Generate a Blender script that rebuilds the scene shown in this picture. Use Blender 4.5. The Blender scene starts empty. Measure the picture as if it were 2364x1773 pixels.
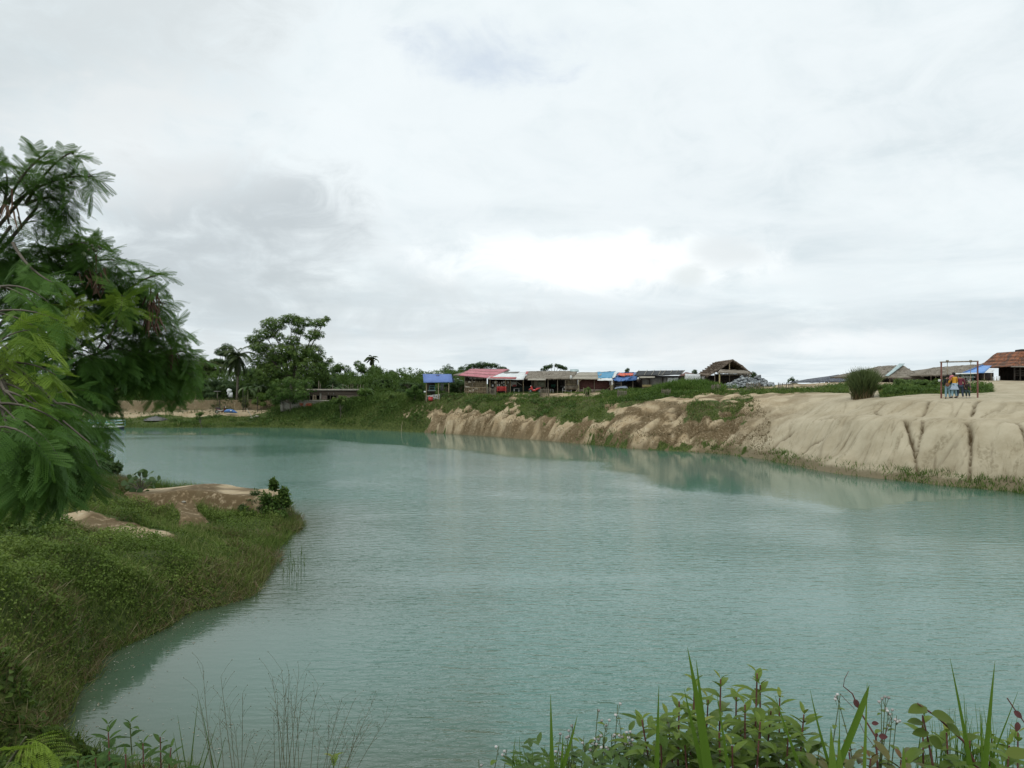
import bpy, math, random
import numpy as np
from mathutils import Vector, Matrix, noise as mnoise

S = bpy.context.scene
C = S.collection
R = math.radians
rng = np.random.default_rng(7)
random.seed(7)

# ------------------------------------------------------------------ camera
EYE = 5.8
F = 1820.0 / 2364.0
cam_d = bpy.data.cameras.new("camera")
cam = bpy.data.objects.new("camera", cam_d)
C.objects.link(cam)
cam.location = (0, 0, EYE)
cam.rotation_euler = (R(90), 0, 0)
cam_d.sensor_width = 36
cam_d.lens = 36 * F
cam_d.clip_start = 0.05
cam_d.clip_end = 5000
S.camera = cam

# ------------------------------------------------------------------ view
S.view_settings.view_transform = 'Standard'
S.view_settings.look = 'None'
S.view_settings.gamma = 1
S.view_settings.exposure = 0.10
S.cycles.max_bounces = 5
S.cycles.diffuse_bounces = 2
S.cycles.glossy_bounces = 3
S.cycles.transmission_bounces = 3
S.cycles.transparent_max_bounces = 4

# ------------------------------------------------------------------ node helper
class NT:
    def __init__(s, tree):
        s.t = tree; s.n = tree.nodes; s.l = tree.links
    def add(s, typ, **kw):
        n = s.n.new(typ)
        for k, v in kw.items():
            setattr(n, k, v)
        return n
    def put(s, sock, v):
        if isinstance(v, bpy.types.NodeSocket): s.l.new(v, sock)
        elif v is not None: sock.default_value = v
    def math(s, op, a, b=None, c=None, clamp=False):
        n = s.add('ShaderNodeMath', operation=op, use_clamp=clamp)
        s.put(n.inputs[0], a)
        if b is not None: s.put(n.inputs[1], b)
        if c is not None: s.put(n.inputs[2], c)
        return n.outputs[0]
    def mix(s, f, a, b):
        n = s.add('ShaderNodeMix', data_type='RGBA')
        s.put(n.inputs[0], f); s.put(n.inputs[6], a); s.put(n.inputs[7], b)
        return n.outputs[2]
    def noise(s, vec, scale, detail=4, rough=.55, dist=0.0):
        n = s.add('ShaderNodeTexNoise')
        s.put(n.inputs['Vector'], vec)
        n.inputs['Scale'].default_value = scale; n.inputs['Detail'].default_value = detail
        n.inputs['Roughness'].default_value = rough; n.inputs['Distortion'].default_value = dist
        return n.outputs[0]
    def ramp(s, f, lo, hi, a=0.0, b=1.0):
        n = s.add('ShaderNodeMapRange', interpolation_type='SMOOTHSTEP')
        s.put(n.inputs[0], f)
        for i, v in enumerate((lo, hi, a, b)): n.inputs[i + 1].default_value = v
        return n.outputs[0]
    def mapping(s, vec, scale=(1, 1, 1), rot=(0, 0, 0), loc=(0, 0, 0)):
        n = s.add('ShaderNodeMapping')
        s.put(n.inputs[0], vec)
        n.inputs[1].default_value = loc; n.inputs[2].default_value = rot; n.inputs[3].default_value = scale
        return n.outputs[0]
    def attr(s, name):
        n = s.add('ShaderNodeAttribute'); n.attribute_name = name
        return n.outputs['Fac']

def rgb(*c): return (c[0], c[1], c[2], 1.0)

# ------------------------------------------------------------------ sky (overcast)
SUN_EL, SUN_AZ = 58.0, 215.0          # azimuth: degrees clockwise from +Y
W = bpy.data.worlds.new("World"); S.world = W; W.use_nodes = True
w = NT(W.node_tree); w.n.clear()
tc = w.add('ShaderNodeTexCoord').outputs['Generated']
sky = w.add('ShaderNodeTexSky', sky_type='NISHITA', sun_disc=False)
sky.sun_elevation = R(SUN_EL); sky.sun_rotation = R(SUN_AZ)
sep = w.add('ShaderNodeSeparateXYZ'); w.l.new(tc, sep.inputs[0])
dx, dy, dz = sep.outputs
zz = w.math('ADD', w.math('MAXIMUM', dz, 0.0), 0.10)
comb = w.add('ShaderNodeCombineXYZ')
w.l.new(w.math('DIVIDE', dx, zz), comb.inputs[0]); w.l.new(w.math('DIVIDE', dy, zz), comb.inputs[1])
plane = comb.outputs[0]
n1 = w.noise(plane, 0.75, 6, .58, .6)
n2 = w.noise(plane, 2.6, 5, .6, .4)
n3 = w.noise(tc, 3.4, 6, .6, .5)
n4 = w.noise(w.mapping(tc, (1, 1, 1.8)), 11, 6, .62, .6)
def blob(az, el, ra, re, warp=.5):
    """soft cloud patch centred on a compass direction (tan units), angular radii ra, re"""
    u = w.math('DIVIDE', dx, w.math('MAXIMUM', dy, .05)); v = w.math('DIVIDE', dz, w.math('MAXIMUM', dy, .05))
    a = w.math('DIVIDE', w.math('SUBTRACT', u, az), ra); b = w.math('DIVIDE', w.math('SUBTRACT', v, el), re)
    q = w.math('ADD', w.math('MULTIPLY', a, a), w.math('MULTIPLY', b, b))
    q = w.math('ADD', q, w.math('MULTIPLY', w.math('SUBTRACT', n3, .5), warp * 5))
    q = w.math('ADD', q, w.math('MULTIPLY', w.math('SUBTRACT', n2, .5), warp * 3))
    q = w.math('ADD', q, w.math('MULTIPLY', w.math('SUBTRACT', n4, .5), 3.6))
    g = w.math('MULTIPLY', w.ramp(q, 1.7, -.3), w.ramp(dy, 0.0, .2))
    return g
base = w.mix(w.ramp(n1, .32, .68), rgb(.51, .58, .615), rgb(.67, .73, .75))
base = w.mix(w.math('MULTIPLY', w.ramp(n2, .4, .75), .30), base, rgb(.73, .76, .77))
def over(col, g, k, c): 
    return w.mix(w.math('MULTIPLY', g, k), col, rgb(*c))
base = over(base, blob(.10, .35, .75, .30, .5), .70, (.70, .745, .765))
base = over(base, blob(-.40, .17, .20, .12, .35), .9, (.42, .465, .49))
base = over(base, blob(-.33, .10, .34, .055, .25), .55, (.45, .50, .52))
base = over(base, blob(-.62, .45, .30, .16, .4), .6, (.46, .50, .515))
base = over(base, blob(-.50, .31, .18, .09, .4), .6, (.68, .71, .72))
base = over(base, blob(-.30, .045, .30, .03, .2), .6, (.60, .635, .645))
base = over(base, blob(.095, .157, .21, .034, .15), .75, (.86, .895, .90))
base = over(base, blob(.16, .148, .20, .03, .15), .5, (.86, .88, .88))
base = over(base, blob(.12, .075, .50, .022, .2), .55, (.50, .55, .575))
base = over(base, blob(.20, .045, .16, .022, .15), .5, (.66, .68, .685))
base = over(base, blob(.27, .165, .05, .022, .35), .65, (.54, .585, .605))
base = over(base, blob(.222, .136, .026, .016, .3), .7, (.55, .60, .61))
base = over(base, blob(.45, .12, .14, .08, .4), .35, (.55, .61, .64))
base = over(base, blob(.45, .05, .12, .022, .4), .8, (.76, .78, .79))
base = over(base, blob(.60, .03, .20, .04, .3), .4, (.56, .63, .66))
thin = w.math('MULTIPLY', blob(.0, .43, .13, .05, .9), .32)
bg1 = w.add('ShaderNodeBackground'); w.put(bg1.inputs[0], base); bg1.inputs[1].default_value = 1.22
bg2 = w.add('ShaderNodeBackground'); w.put(bg2.inputs[0], sky.outputs[0]); bg2.inputs[1].default_value = 0.15
ms = w.add('ShaderNodeMixShader'); w.put(ms.inputs[0], thin)
w.l.new(bg1.outputs[0], ms.inputs[1]); w.l.new(bg2.outputs[0], ms.inputs[2])
w.l.new(ms.outputs[0], w.add('ShaderNodeOutputWorld').inputs[0])

sl = bpy.data.lights.new("sun", 'SUN'); sl.energy = 1.0; sl.angle = R(20); sl.color = (1, .96, .9)
so = bpy.data.objects.new("sun", sl); C.objects.link(so)
so.location = (-20, -20, 60)
az = R(SUN_AZ); el = R(SUN_EL)
so.rotation_euler = Vector((math.sin(az) * math.cos(el), math.cos(az) * math.cos(el), math.sin(el))).to_track_quat('Z', 'Y').to_euler()

# ------------------------------------------------------------------ helpers
def tag(o, label=None, cat=None, group=None, kind=None):
    if label: o['label'] = label
    if cat: o['category'] = cat
    if group: o['group'] = group
    if kind: o['kind'] = kind
    return o

def P(px, py, d):
    """world point seen at photo pixel (px,py) at distance d along +Y"""
    return Vector(((px - 1182) / 1820 * d, d, EYE + (885 - py) / 1820 * d))

def hash2(ix, iy, seed):
    h = (ix.astype(np.int64) * 374761393 + iy.astype(np.int64) * 668265263 + seed * 1442695041) & 0xffffffff
    h = ((h ^ (h >> 13)) * 1274126177) & 0xffffffff
    h = h ^ (h >> 16)
    return (h & 0xffff) / 65535.0
def vnoise(x, y, seed=0):
    x = np.asarray(x, float); y = np.asarray(y, float)
    ix = np.floor(x); iy = np.floor(y); fx = x - ix; fy = y - iy
    ix = ix.astype(np.int64); iy = iy.astype(np.int64)
    sx = fx * fx * (3 - 2 * fx); sy = fy * fy * (3 - 2 * fy)
    a = hash2(ix, iy, seed); b = hash2(ix + 1, iy, seed); c = hash2(ix, iy + 1, seed); d = hash2(ix + 1, iy + 1, seed)
    return (a + (b - a) * sx) * (1 - sy) + (c + (d - c) * sx) * sy
def fbm(x, y, seed=0, oct=4, g=.5):
    s = 0; a = 1; t = 0
    for i in range(oct):
        s = s + a * vnoise(x * 2 ** i, y * 2 ** i, seed + i * 17); t += a; a *= g
    return s / t
def sst(a, b, x):
    t = np.clip((x - a) / (b - a), 0, 1); return t * t * (3 - 2 * t)

def fast_mesh(name, V, faces, mats=(), attrs=None, matidx=None, smooth=False):
    """faces: list of (m,k) int arrays"""
    me = bpy.data.meshes.new(name)
    V = np.asarray(V, np.float32)
    faces = [np.asarray(f, np.int32) for f in faces if len(f)]
    me.vertices.add(len(V)); me.vertices.foreach_set("co", V.ravel())
    nl = sum(f.size for f in faces); nf = sum(len(f) for f in faces)
    me.loops.add(nl); me.loops.foreach_set("vertex_index", np.concatenate([f.ravel() for f in faces]))
    me.polygons.add(nf)
    tot = np.concatenate([np.full(len(f), f.shape[1], np.int32) for f in faces])
    st = np.zeros(nf, np.int32); st[1:] = np.cumsum(tot)[:-1]
    me.polygons.foreach_set("loop_start", st)
    me.polygons.foreach_set("loop_total", tot)
    if matidx is not None: me.polygons.foreach_set("material_index", np.asarray(matidx, np.int32))
    if smooth: me.polygons.foreach_set("use_smooth", np.ones(nf, bool))
    for m in mats: me.materials.append(m)
    me.update(calc_edges=True)
    if attrs:
        for k, v in attrs.items():
            a = me.attributes.new(k, 'FLOAT', 'POINT'); a.data.foreach_set("value", np.asarray(v, np.float32))
    return me

def link(name, me, parent=None, loc=(0, 0, 0)):
    o = bpy.data.objects.new(name, me); C.objects.link(o)
    if parent: o.parent = parent
    o.location = loc
    return o

def thing(name, label, cat, loc=(0, 0, 0), group=None, rz=0):
    o = bpy.data.objects.new(name, None); C.objects.link(o)
    o.location = loc; o.rotation_euler = (0, 0, rz); o.empty_display_size = .3
    return tag(o, label, cat, group)

def copy_tree(o, loc=None, rz=None, sc=None, label=None):
    kids = [ch for ch in bpy.data.objects if ch.parent == o]
    c = o.copy(); C.objects.link(c)
    if loc is not None: c.location = loc
    if rz is not None: c.rotation_euler = (0, 0, rz)
    if sc is not None: c.scale = sc if hasattr(sc, '__len__') else (sc, sc, sc)
    if label: c['label'] = label
    for ch in kids:
        k = ch.copy(); C.objects.link(k); k.parent = c
        for g in [q for q in bpy.data.objects if q.parent == ch]:
            k2 = g.copy(); C.objects.link(k2); k2.parent = k
    return c

class MB:
    """collects simple shapes in world space, links them as ONE mesh"""
    def __init__(s): s.V = []; s.F = {3: [], 4: []}; s.n = 0; s.T = []; s.big = []
    def add(s, V, F, t=.5):
        V = np.asarray(V, float)
        F = np.asarray(F, int)
        s.F[F.shape[1]].append(F + s.n); s.V.append(V); s.n += len(V)
        s.T.append(np.full(len(V), t) if np.isscalar(t) else np.asarray(t, float))
        return s
    def box(s, c, d, rz=0, t=.5, ry=0, rx=0):
        x, y, z = d[0] / 2, d[1] / 2, d[2] / 2
        V = np.array([(i, j, k) for k in (-z, z) for j in (-y, y) for i in (-x, x)], float)
        M = np.array((Matrix.Rotation(rz, 3, 'Z') @ Matrix.Rotation(ry, 3, 'Y') @ Matrix.Rotation(rx, 3, 'X')))
        V = V @ M.T + np.array(c)
        s.add(V, [(0, 2, 3, 1), (4, 5, 7, 6), (0, 1, 5, 4), (2, 6, 7, 3), (0, 4, 6, 2), (1, 3, 7, 5)], t); return s
    def tube(s, pts, rad, n=6, t=.5, cap=True):
        pts = [Vector(p) for p in pts]
        if np.isscalar(rad): rad = [rad] * len(pts)
        V = []; up = Vector((0.31, 0.17, .93)).normalized()
        for i, p in enumerate(pts):
            d = (pts[min(i + 1, len(pts) - 1)] - pts[max(i - 1, 0)])
            d = d.normalized() if d.length > 1e-9 else Vector((0, 0, 1))
            a = d.cross(up)
            if a.length < .05: a = d.cross(Vector((1, 0, 0)))
            a.normalize(); b = d.cross(a)
            for k in range(n):
                an = 2 * math.pi * k / n
                V.append(p + (a * math.cos(an) + b * math.sin(an)) * rad[i])
        Fq = [(i * n + k, i * n + (k + 1) % n, (i + 1) * n + (k + 1) % n, (i + 1) * n + k) for i in range(len(pts) - 1) for k in range(n)]
        s.add(V, Fq, t)
        if cap and len(pts) > 1:
            for base, rev in ((0, True), ((len(pts) - 1) * n, False)):
                vv = V[base:base + n]; cc = sum(vv, Vector()) / n
                Ft = [(0, (k + 1) % n + 1, k + 1) if rev else (0, k + 1, (k + 1) % n + 1) for k in range(n)]
                s.add([cc] + vv, Ft, t)
        return s
    def bar(s, a, b, r=.03, n=6, t=.5): return s.tube([a, b], r, n, t)
    def slab(s, quad, th=.04, t=.5, nu=1, nv=1, sag=0.0, jit=0.0):
        """thick (subdivided, sagging, uneven) sheet from four corners a-b-c-d"""
        a, b, c, d = [np.array(q, float) for q in quad]
        us = np.linspace(0, 1, nu + 1); vs = np.linspace(0, 1, nv + 1)
        U, Vv = np.meshgrid(us, vs)
        U = U.ravel()[:, None]; Vv = Vv.ravel()[:, None]
        Pp = (a * (1 - U) + b * U) * (1 - Vv) + (d * (1 - U) + c * U) * Vv
        nrm = np.cross(b - a, d - a); nrm /= np.linalg.norm(nrm) + 1e-9
        if nrm[2] < 0: nrm = -nrm
        off = -sag * 4 * (U * (1 - U) + 0 * Vv)[:, 0]
        if jit: off = off + (rng.random(len(Pp)) - .5) * jit
        Pp = Pp + nrm * off[:, None]
        Q = Pp - nrm * th
        m = len(Pp); w_ = nu + 1
        Fq = []
        for j in range(nv):
            for i in range(nu):
                q = (j * w_ + i, j * w_ + i + 1, (j + 1) * w_ + i + 1, (j + 1) * w_ + i)
                Fq.append(q); Fq.append(tuple(x + m for x in reversed(q)))
        edge = [j for j in range(w_)] + [j * w_ + nu for j in range(1, nv + 1)] + [nv * w_ + i for i in range(nu - 1, -1, -1)] + [j * w_ for j in range(nv - 1, 0, -1)]
        for k in range(len(edge)):
            e, f = edge[k], edge[(k + 1) % len(edge)]
            Fq.append((e, e + m, f + m, f))
        s.add(np.vstack([Pp, Q]), Fq, t); return s
    def ball(s, c, r, n=8, m=6, t=.5, jit=0):
        V = []
        for j in range(m + 1):
            th = math.pi * j / m
            for i in range(n):
                ph = 2 * math.pi * i / n
                k = 1 + (random.random() - .5) * jit
                V.append((c[0] + r[0] * math.sin(th) * math.cos(ph) * k, c[1] + r[1] * math.sin(th) * math.sin(ph) * k, c[2] + r[2] * math.cos(th) * k))
        Fq = [(j * n + i, (j + 1) * n + i, (j + 1) * n + (i + 1) % n, j * n + (i + 1) % n) for j in range(m) for i in range(n)]
        s.add(V, Fq, t); return s
    def scatter(s, TV, TF, Tt, M, O, tint):
        """many copies of template TV/TF; M (n,3,3) columns = axes, O (n,3) origins"""
        n = len(O); k = len(TV)
        if n == 0: return s
        V = np.einsum('nij,kj->nki', M, TV) + O[:, None, :]
        t = (tint[:, None] + (Tt[None, :] if Tt is not None else 0))
        for f in TF:
            Fx = (f[None] + (np.arange(n) * k)[:, None, None]).reshape(-1, f.shape[1])
            s.F[f.shape[1]].append(Fx + s.n)
        s.V.append(V.reshape(-1, 3)); s.n += n * k; s.T.append(np.broadcast_to(t, (n, k)).ravel())
        return s
    def build(s, name, mat, parent=None, smooth=False, label=None, cat=None, group=None, kind=None, origin=None):
        V = np.vstack(s.V); T = np.concatenate(s.T)
        if parent is not None:
            root = parent if parent.parent is None else parent.parent
            off = np.array(root.location)
        else:
            off = np.array(origin) if origin is not None else np.array((V[:, 0].mean(), V[:, 1].mean(), V[:, 2].min()))
        faces = [np.vstack(s.F[k]) for k in (3, 4) if s.F[k]]
        me = fast_mesh(name, V - off, faces, [mat], {'tint': T}, smooth=smooth)
        o = link(name, me, parent, (0, 0, 0) if parent is not None else off)
        tag(o, label, cat, group, kind)
        return o

def frames(dirs, ups=None, roll=None):
    """(n,3,3) matrices whose columns are x=side, y=dir, z=normal"""
    y = dirs / (np.linalg.norm(dirs, axis=1, keepdims=True) + 1e-9)
    if ups is None: ups = np.tile((0, 0, 1.0), (len(y), 1))
    x = np.cross(y, ups); bad = np.linalg.norm(x, axis=1) < 1e-3
    x[bad] = (1, 0, 0)
    x /= np.linalg.norm(x, axis=1, keepdims=True)
    z = np.cross(x, y)
    if roll is not None:
        c = np.cos(roll)[:, None]; sn = np.sin(roll)[:, None]
        x, z = x * c + z * sn, z * c - x * sn
    return np.stack([x, y, z], axis=2)
def rand_dirs(n):
    v = rng.normal(size=(n, 3)); return v / np.linalg.norm(v, axis=1, keepdims=True)

# ------------------------------------------------------------------ materials
def new_mat(name):
    m = bpy.data.materials.new(name); m.use_nodes = True
    t = NT(m.node_tree); t.n.clear()
    out = t.add('ShaderNodeOutputMaterial'); b = t.add('ShaderNodeBsdfPrincipled')
    t.l.new(b.outputs[0], out.inputs[0])
    return m, t, b, out
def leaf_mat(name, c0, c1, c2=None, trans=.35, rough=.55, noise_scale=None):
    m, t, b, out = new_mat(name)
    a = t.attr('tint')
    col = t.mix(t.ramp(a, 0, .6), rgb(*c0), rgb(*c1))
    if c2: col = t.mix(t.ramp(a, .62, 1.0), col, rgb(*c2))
    if noise_scale:
        g = t.add('ShaderNodeTexCoord').outputs['Object']
        col = t.mix(t.math('MULTIPLY', t.ramp(t.noise(g, noise_scale, 3), .35, .7), .45), col, rgb(*[x * 1.7 for x in c1]))
    t.put(b.inputs['Base Color'], col); b.inputs['Roughness'].default_value = rough
    b.inputs['Specular IOR Level'].default_value = .18
    tr = t.add('ShaderNodeBsdfTranslucent'); t.put(tr.inputs[0], t.mix(.5, col, rgb(.10, .16, .02)))
    mx = t.add('ShaderNodeMixShader'); mx.inputs[0].default_value = trans
    t.l.new(b.outputs[0], mx.inputs[1]); t.l.new(tr.outputs[0], mx.inputs[2]); t.l.new(mx.outputs[0], out.inputs[0])
    return m
def rough_mat(name, c0, c1, scale=3.0, rough=.8, stretch=(1, 1, 1), c2=None, bump=.3, fine=18, spec=.3, metal=0):
    """two/three-tone weathered surface with bump"""
    m, t, b, out = new_mat(name)
    g = t.mapping(t.add('ShaderNodeTexCoord').outputs['Object'], stretch)
    n = t.noise(g, scale, 5, .65); f = t.noise(g, fine, 3, .6)
    col = t.mix(t.ramp(n, .3, .7), rgb(*c0), rgb(*c1))
    if c2: col = t.mix(t.ramp(f, .52, .68), col, rgb(*c2))
    col = t.mix(t.math('MULTIPLY', t.ramp(f, .3, .6, 1, 0), .35), col, rgb(*[x * .5 for x in c0]))
    t.put(b.inputs['Base Color'], col); b.inputs['Roughness'].default_value = rough
    b.inputs['Specular IOR Level'].default_value = spec; b.inputs['Metallic'].default_value = metal
    if bump:
        bp = t.add('ShaderNodeBump'); bp.inputs['Strength'].default_value = bump; bp.inputs['Distance'].default_value = .03
        t.put(bp.inputs['Height'], f); t.l.new(bp.outputs[0], b.inputs['Normal'])
    return m
# ------------------------------------------------------------------ lake outline and terrain
def shore_pt(px, py):
    d = EYE * 1820 / (py - 885); return ((px - 1182) / 1820 * d, d)
far = [(-92, 104), (-75, 106)] + [shore_pt(*q) for q in [(246, 985), (400, 985.3), (513, 985), (598, 984.3), (748, 987), (840, 990), (919, 993), (1026, 999), (1100, 1004), (1176, 1009), (1325, 1021), (1475, 1036), (1603, 1041), (1710, 1050), (1817, 1069), (1924, 1090), (2030, 1103), (2115, 1110), (2201, 1122), (2290, 1128), (2364, 1139)]]
far += [(30.5, 35), (36, 27), (43, 16), (47, 4), (38, 1.5), (26, 6), (12, 9.6), (3, 10.4), (-3, 10.9), (-5.6, 11.6)]
near = [(-7.2, 12.6), (-8.0, 14.0), (-8.8, 16.2), (-8.5, 18.4), (-8.0, 20.2), (-6.9, 21.4), (-7.2, 22.6), (-7.5, 24), (-8.0, 26.5), (-8.4, 29), (-8.6, 31.7), (-9.3, 33.8), (-10.6, 35.3), (-13, 36.4), (-16, 36.9), (-19, 37.6), (-22, 41), (-27, 50), (-38, 62), (-62, 72), (-88, 84)]
lake = np.array(far + near, float)
def chaikin(p, k=2):
    for _ in range(k):
        q = np.roll(p, -1, 0); p = np.stack([.75 * p + .25 * q, .25 * p + .75 * q], 1).reshape(-1, 2)
    return p
lake_s = chaikin(lake, 2)
A_ = lake_s; B_ = np.roll(lake_s, -1, 0)
seglen = np.linalg.norm(B_ - A_, axis=1); cum = np.concatenate([[0], np.cumsum(seglen)[:-1]])
def shore_dist(x, y):
    """signed distance to the shoreline (positive on land) and arc position"""
    x = np.asarray(x, float).ravel(); y = np.asarray(y, float).ravel()
    best = np.full(len(x), 1e9); arc = np.zeros(len(x)); inside = np.zeros(len(x), bool)
    for a, b, L, c in zip(A_, B_, seglen, cum):
        ab = b - a
        t = np.clip(((x - a[0]) * ab[0] + (y - a[1]) * ab[1]) / (L * L + 1e-12), 0, 1)
        d = (x - a[0] - t * ab[0]) ** 2 + (y - a[1] - t * ab[1]) ** 2
        m = d < best; best[m] = d[m]; arc[m] = c + t[m] * L
        cr = ((a[1] > y) != (b[1] > y))
        if abs(b[1] - a[1]) > 1e-12:
            inside ^= cr & (x < (b[0] - a[0]) * (y - a[1]) / (b[1] - a[1]) + a[0])
    s = np.sqrt(best); s[inside] *= -1
    return s, arc
def arc_of(x, y): return float(shore_dist([x], [y])[1][0])
def arc_px(px, py): return arc_of(*shore_pt(px, py))

# bank profiles (fraction of the plateau height against metres inland)
PS = np.array([0, .5, 1, 1.5, 2.5, 3.2, 3.8, 5, 6, 7, 8.5, 10, 12])
prof = [
    (arc_px(246, 985),  [0, .12, .25, .32, .45, .55, .65, .85, .95, 1, 1, 1, 1]),
    (arc_px(598, 984.3),[0, .15, .25, .32, .45, .6, .7, .9, 1, 1, 1, 1, 1]),
    (arc_px(748, 987),  [0, .2, .3, .4, .65, .8, .9, 1, 1, 1, 1, 1, 1]),
    (arc_px(919, 993),  [0, .22, .32, .42, .6, .74, .84, .97, 1, 1, 1, 1, 1]),
    (arc_px(1000, 997), [0, .27, .40, .44, .55, .66, .76, .92, .98, 1, 1, 1, 1]),
    (arc_px(1176, 1009),[0, .27, .40, .45, .54, .6, .66, .76, .83, .9, .96, .99, 1]),
    (arc_px(1325, 1021),[0, .16, .28, .36, .5, .58, .64, .76, .85, .92, .97, 1, 1]),
    (arc_px(1475, 1036),[0, .12, .2, .26, .37, .44, .5, .62, .72, .81, .92, .98, 1]),
    (arc_px(1660, 1045),[0, .10, .17, .24, .37, .46, .53, .68, .77, .85, .94, .98, 1]),
    (arc_px(1817, 1069),[0, .09, .15, .24, .50, .68, .745, .765, .83, .95, .99, 1, 1]),
    (arc_px(2030, 1103),[0, .07, .13, .30, .60, .735, .755, .758, .85, .96, .99, 1, 1]),
    (arc_px(2364, 1139),[0, .06, .12, .26, .56, .72, .755, .758, .85, .96, 1, 1, 1]),
    (arc_of(36, 27),    [0, .1, .2, .3, .45, .6, .7, .85, .95, 1, 1, 1, 1]),
]
PA = np.array([p[0] for p in prof]); PZ = np.array([p[1] for p in prof])
ctrl = []
def cp(px, py, d): p = P(px, py, d); ctrl.append((p.x, p.y, p.z))
for q in [(-200, 962, 110), (100, 962, 110), (250, 962, 110), (450, 961, 110), (560, 959, 110), (250, 948, 115), (450, 946, 115), (560, 945, 115), (620, 948, 110),
          (690, 936, 107), (800, 923, 106), (900, 921, 104), (960, 917, 103), (1000, 914, 101), (1100, 907, 108), (1250, 905, 105), (1250, 916, 92), (1350, 917, 85), (1350, 904, 103),
          (1180, 912, 98), (1450, 917, 80), (1600, 918, 76), (1480, 905, 88), (1560, 899, 88), (1650, 896, 88), (1720, 890, 92), (1500, 897, 98), (1600, 888, 96), (1800, 915, 66), (1900, 922, 60),
          (1780, 898, 80), (1760, 888, 90), (1850, 884, 90), (1960, 882, 85), (2000, 915, 60), (2200, 917, 54), (2100, 917, 55), (2300, 917, 54), (2200, 906, 62), (2100, 905, 64), (2300, 904, 62),
          (2050, 882, 80), (2200, 880, 80), (2330, 879, 80), (2330, 880, 74), (2600, 917, 50), (2700, 880, 80), (2600, 880, 100), (300, 912, 140), (600, 905, 140), (900, 905, 130), (900, 912, 116), (780, 928, 113), (-100, 915, 140)]:
    cp(*q)
for q in [(0, 250, 5.0), (-150, 200, 4.2), (150, 200, 5.2), (60, 60, 5.4), (60, 30, 5.0), (70, 10, 4.6), (0, 500, 4.6), (-200, 500, 4.6), (250, 400, 5), (60, 120, 5.3), (20, 130, 5.0), (0, 135, 4.8), (-70, 180, 4.2), (-120, 110, 2.0)]:
    ctrl.append(q)
ctrl = np.array(ctrl)
nctrl = []
def ncp(px, py, d): p = P(px, py, d); nctrl.append((p.x, p.y, p.z))
for q in [(470, 1165, 33.5), (560, 1175, 33.0), (655, 1200, 32.6), (400, 1150, 33.2), (330, 1150, 34), (400, 1200, 30.5), (500, 1205, 31), (450, 1240, 29.3), (300, 1170, 31.5), (250, 1207, 25.2), (330, 1228, 24.6), (190, 1190, 25.6),
          (560, 1205, 30.6), (520, 1190, 31.2), (600, 1255, 28), (470, 1288, 22.2), (400, 1275, 21.6), (540, 1300, 23.4), (320, 1290, 20.9), (420, 1340, 20.6), (540, 1335, 22.2), (470, 1230, 27), (540, 1262, 27),
          (230, 1298, 20), (260, 1370, 17.8), (130, 1275, 18.8), (100, 1390, 15.5), (120, 1500, 14.2), (30, 1500, 12.5), (-60, 1500, 11), (0, 1300, 15), (150, 1110, 32), (230, 1105, 35.2), (60, 1090, 35), (0, 1100, 30), (-300, 1100, 30), (-500, 1100, 18), (60, 1640, 11.8)]:
    ncp(*q)
for q in [(-7, 7.5, 3.1), (-6, 4.5, 3.9), (-9, 5, 4.0), (-10, 8, 3.4), (-10, 12, 2.7), (-14, 12, 3.4), (-20, 12, 4), (-20, 25, 3), (-40, 30, 3), (-40, 45, 2), (-60, 60, 2), (-12, 0, 4.2), (-30, 0, 4.4), (-24, 38, 1.6)]:
    nctrl.append(q)
nctrl = np.array(nctrl)
def idw(x, y, pts, p=3.2, soft=1.0):
    num = np.zeros_like(x); den = np.zeros_like(x)
    for a, b, c in pts:
        wgt = 1 / ((x - a) ** 2 + (y - b) ** 2 + soft) ** (p / 2)
        num += wgt * c; den += wgt
    return num / den
def smoothmin(a, b, k): 
    h = np.clip(.5 + .5 * (b - a) / k, 0, 1); return b * (1 - h) + a * h - k * h * (1 - h)

def seg_d(x, y, pts):
    """distance to a polyline"""
    best = np.full(np.shape(x), 1e9)
    for (a, b) in zip(pts[:-1], pts[1:]):
        ax, ay = a; bx, by = b; L = (bx - ax) ** 2 + (by - ay) ** 2
        t = np.clip(((x - ax) * (bx - ax) + (y - ay) * (by - ay)) / L, 0, 1)
        best = np.minimum(best, np.hypot(x - ax - t * (bx - ax), y - ay - t * (by - ay)))
    return best

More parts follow.
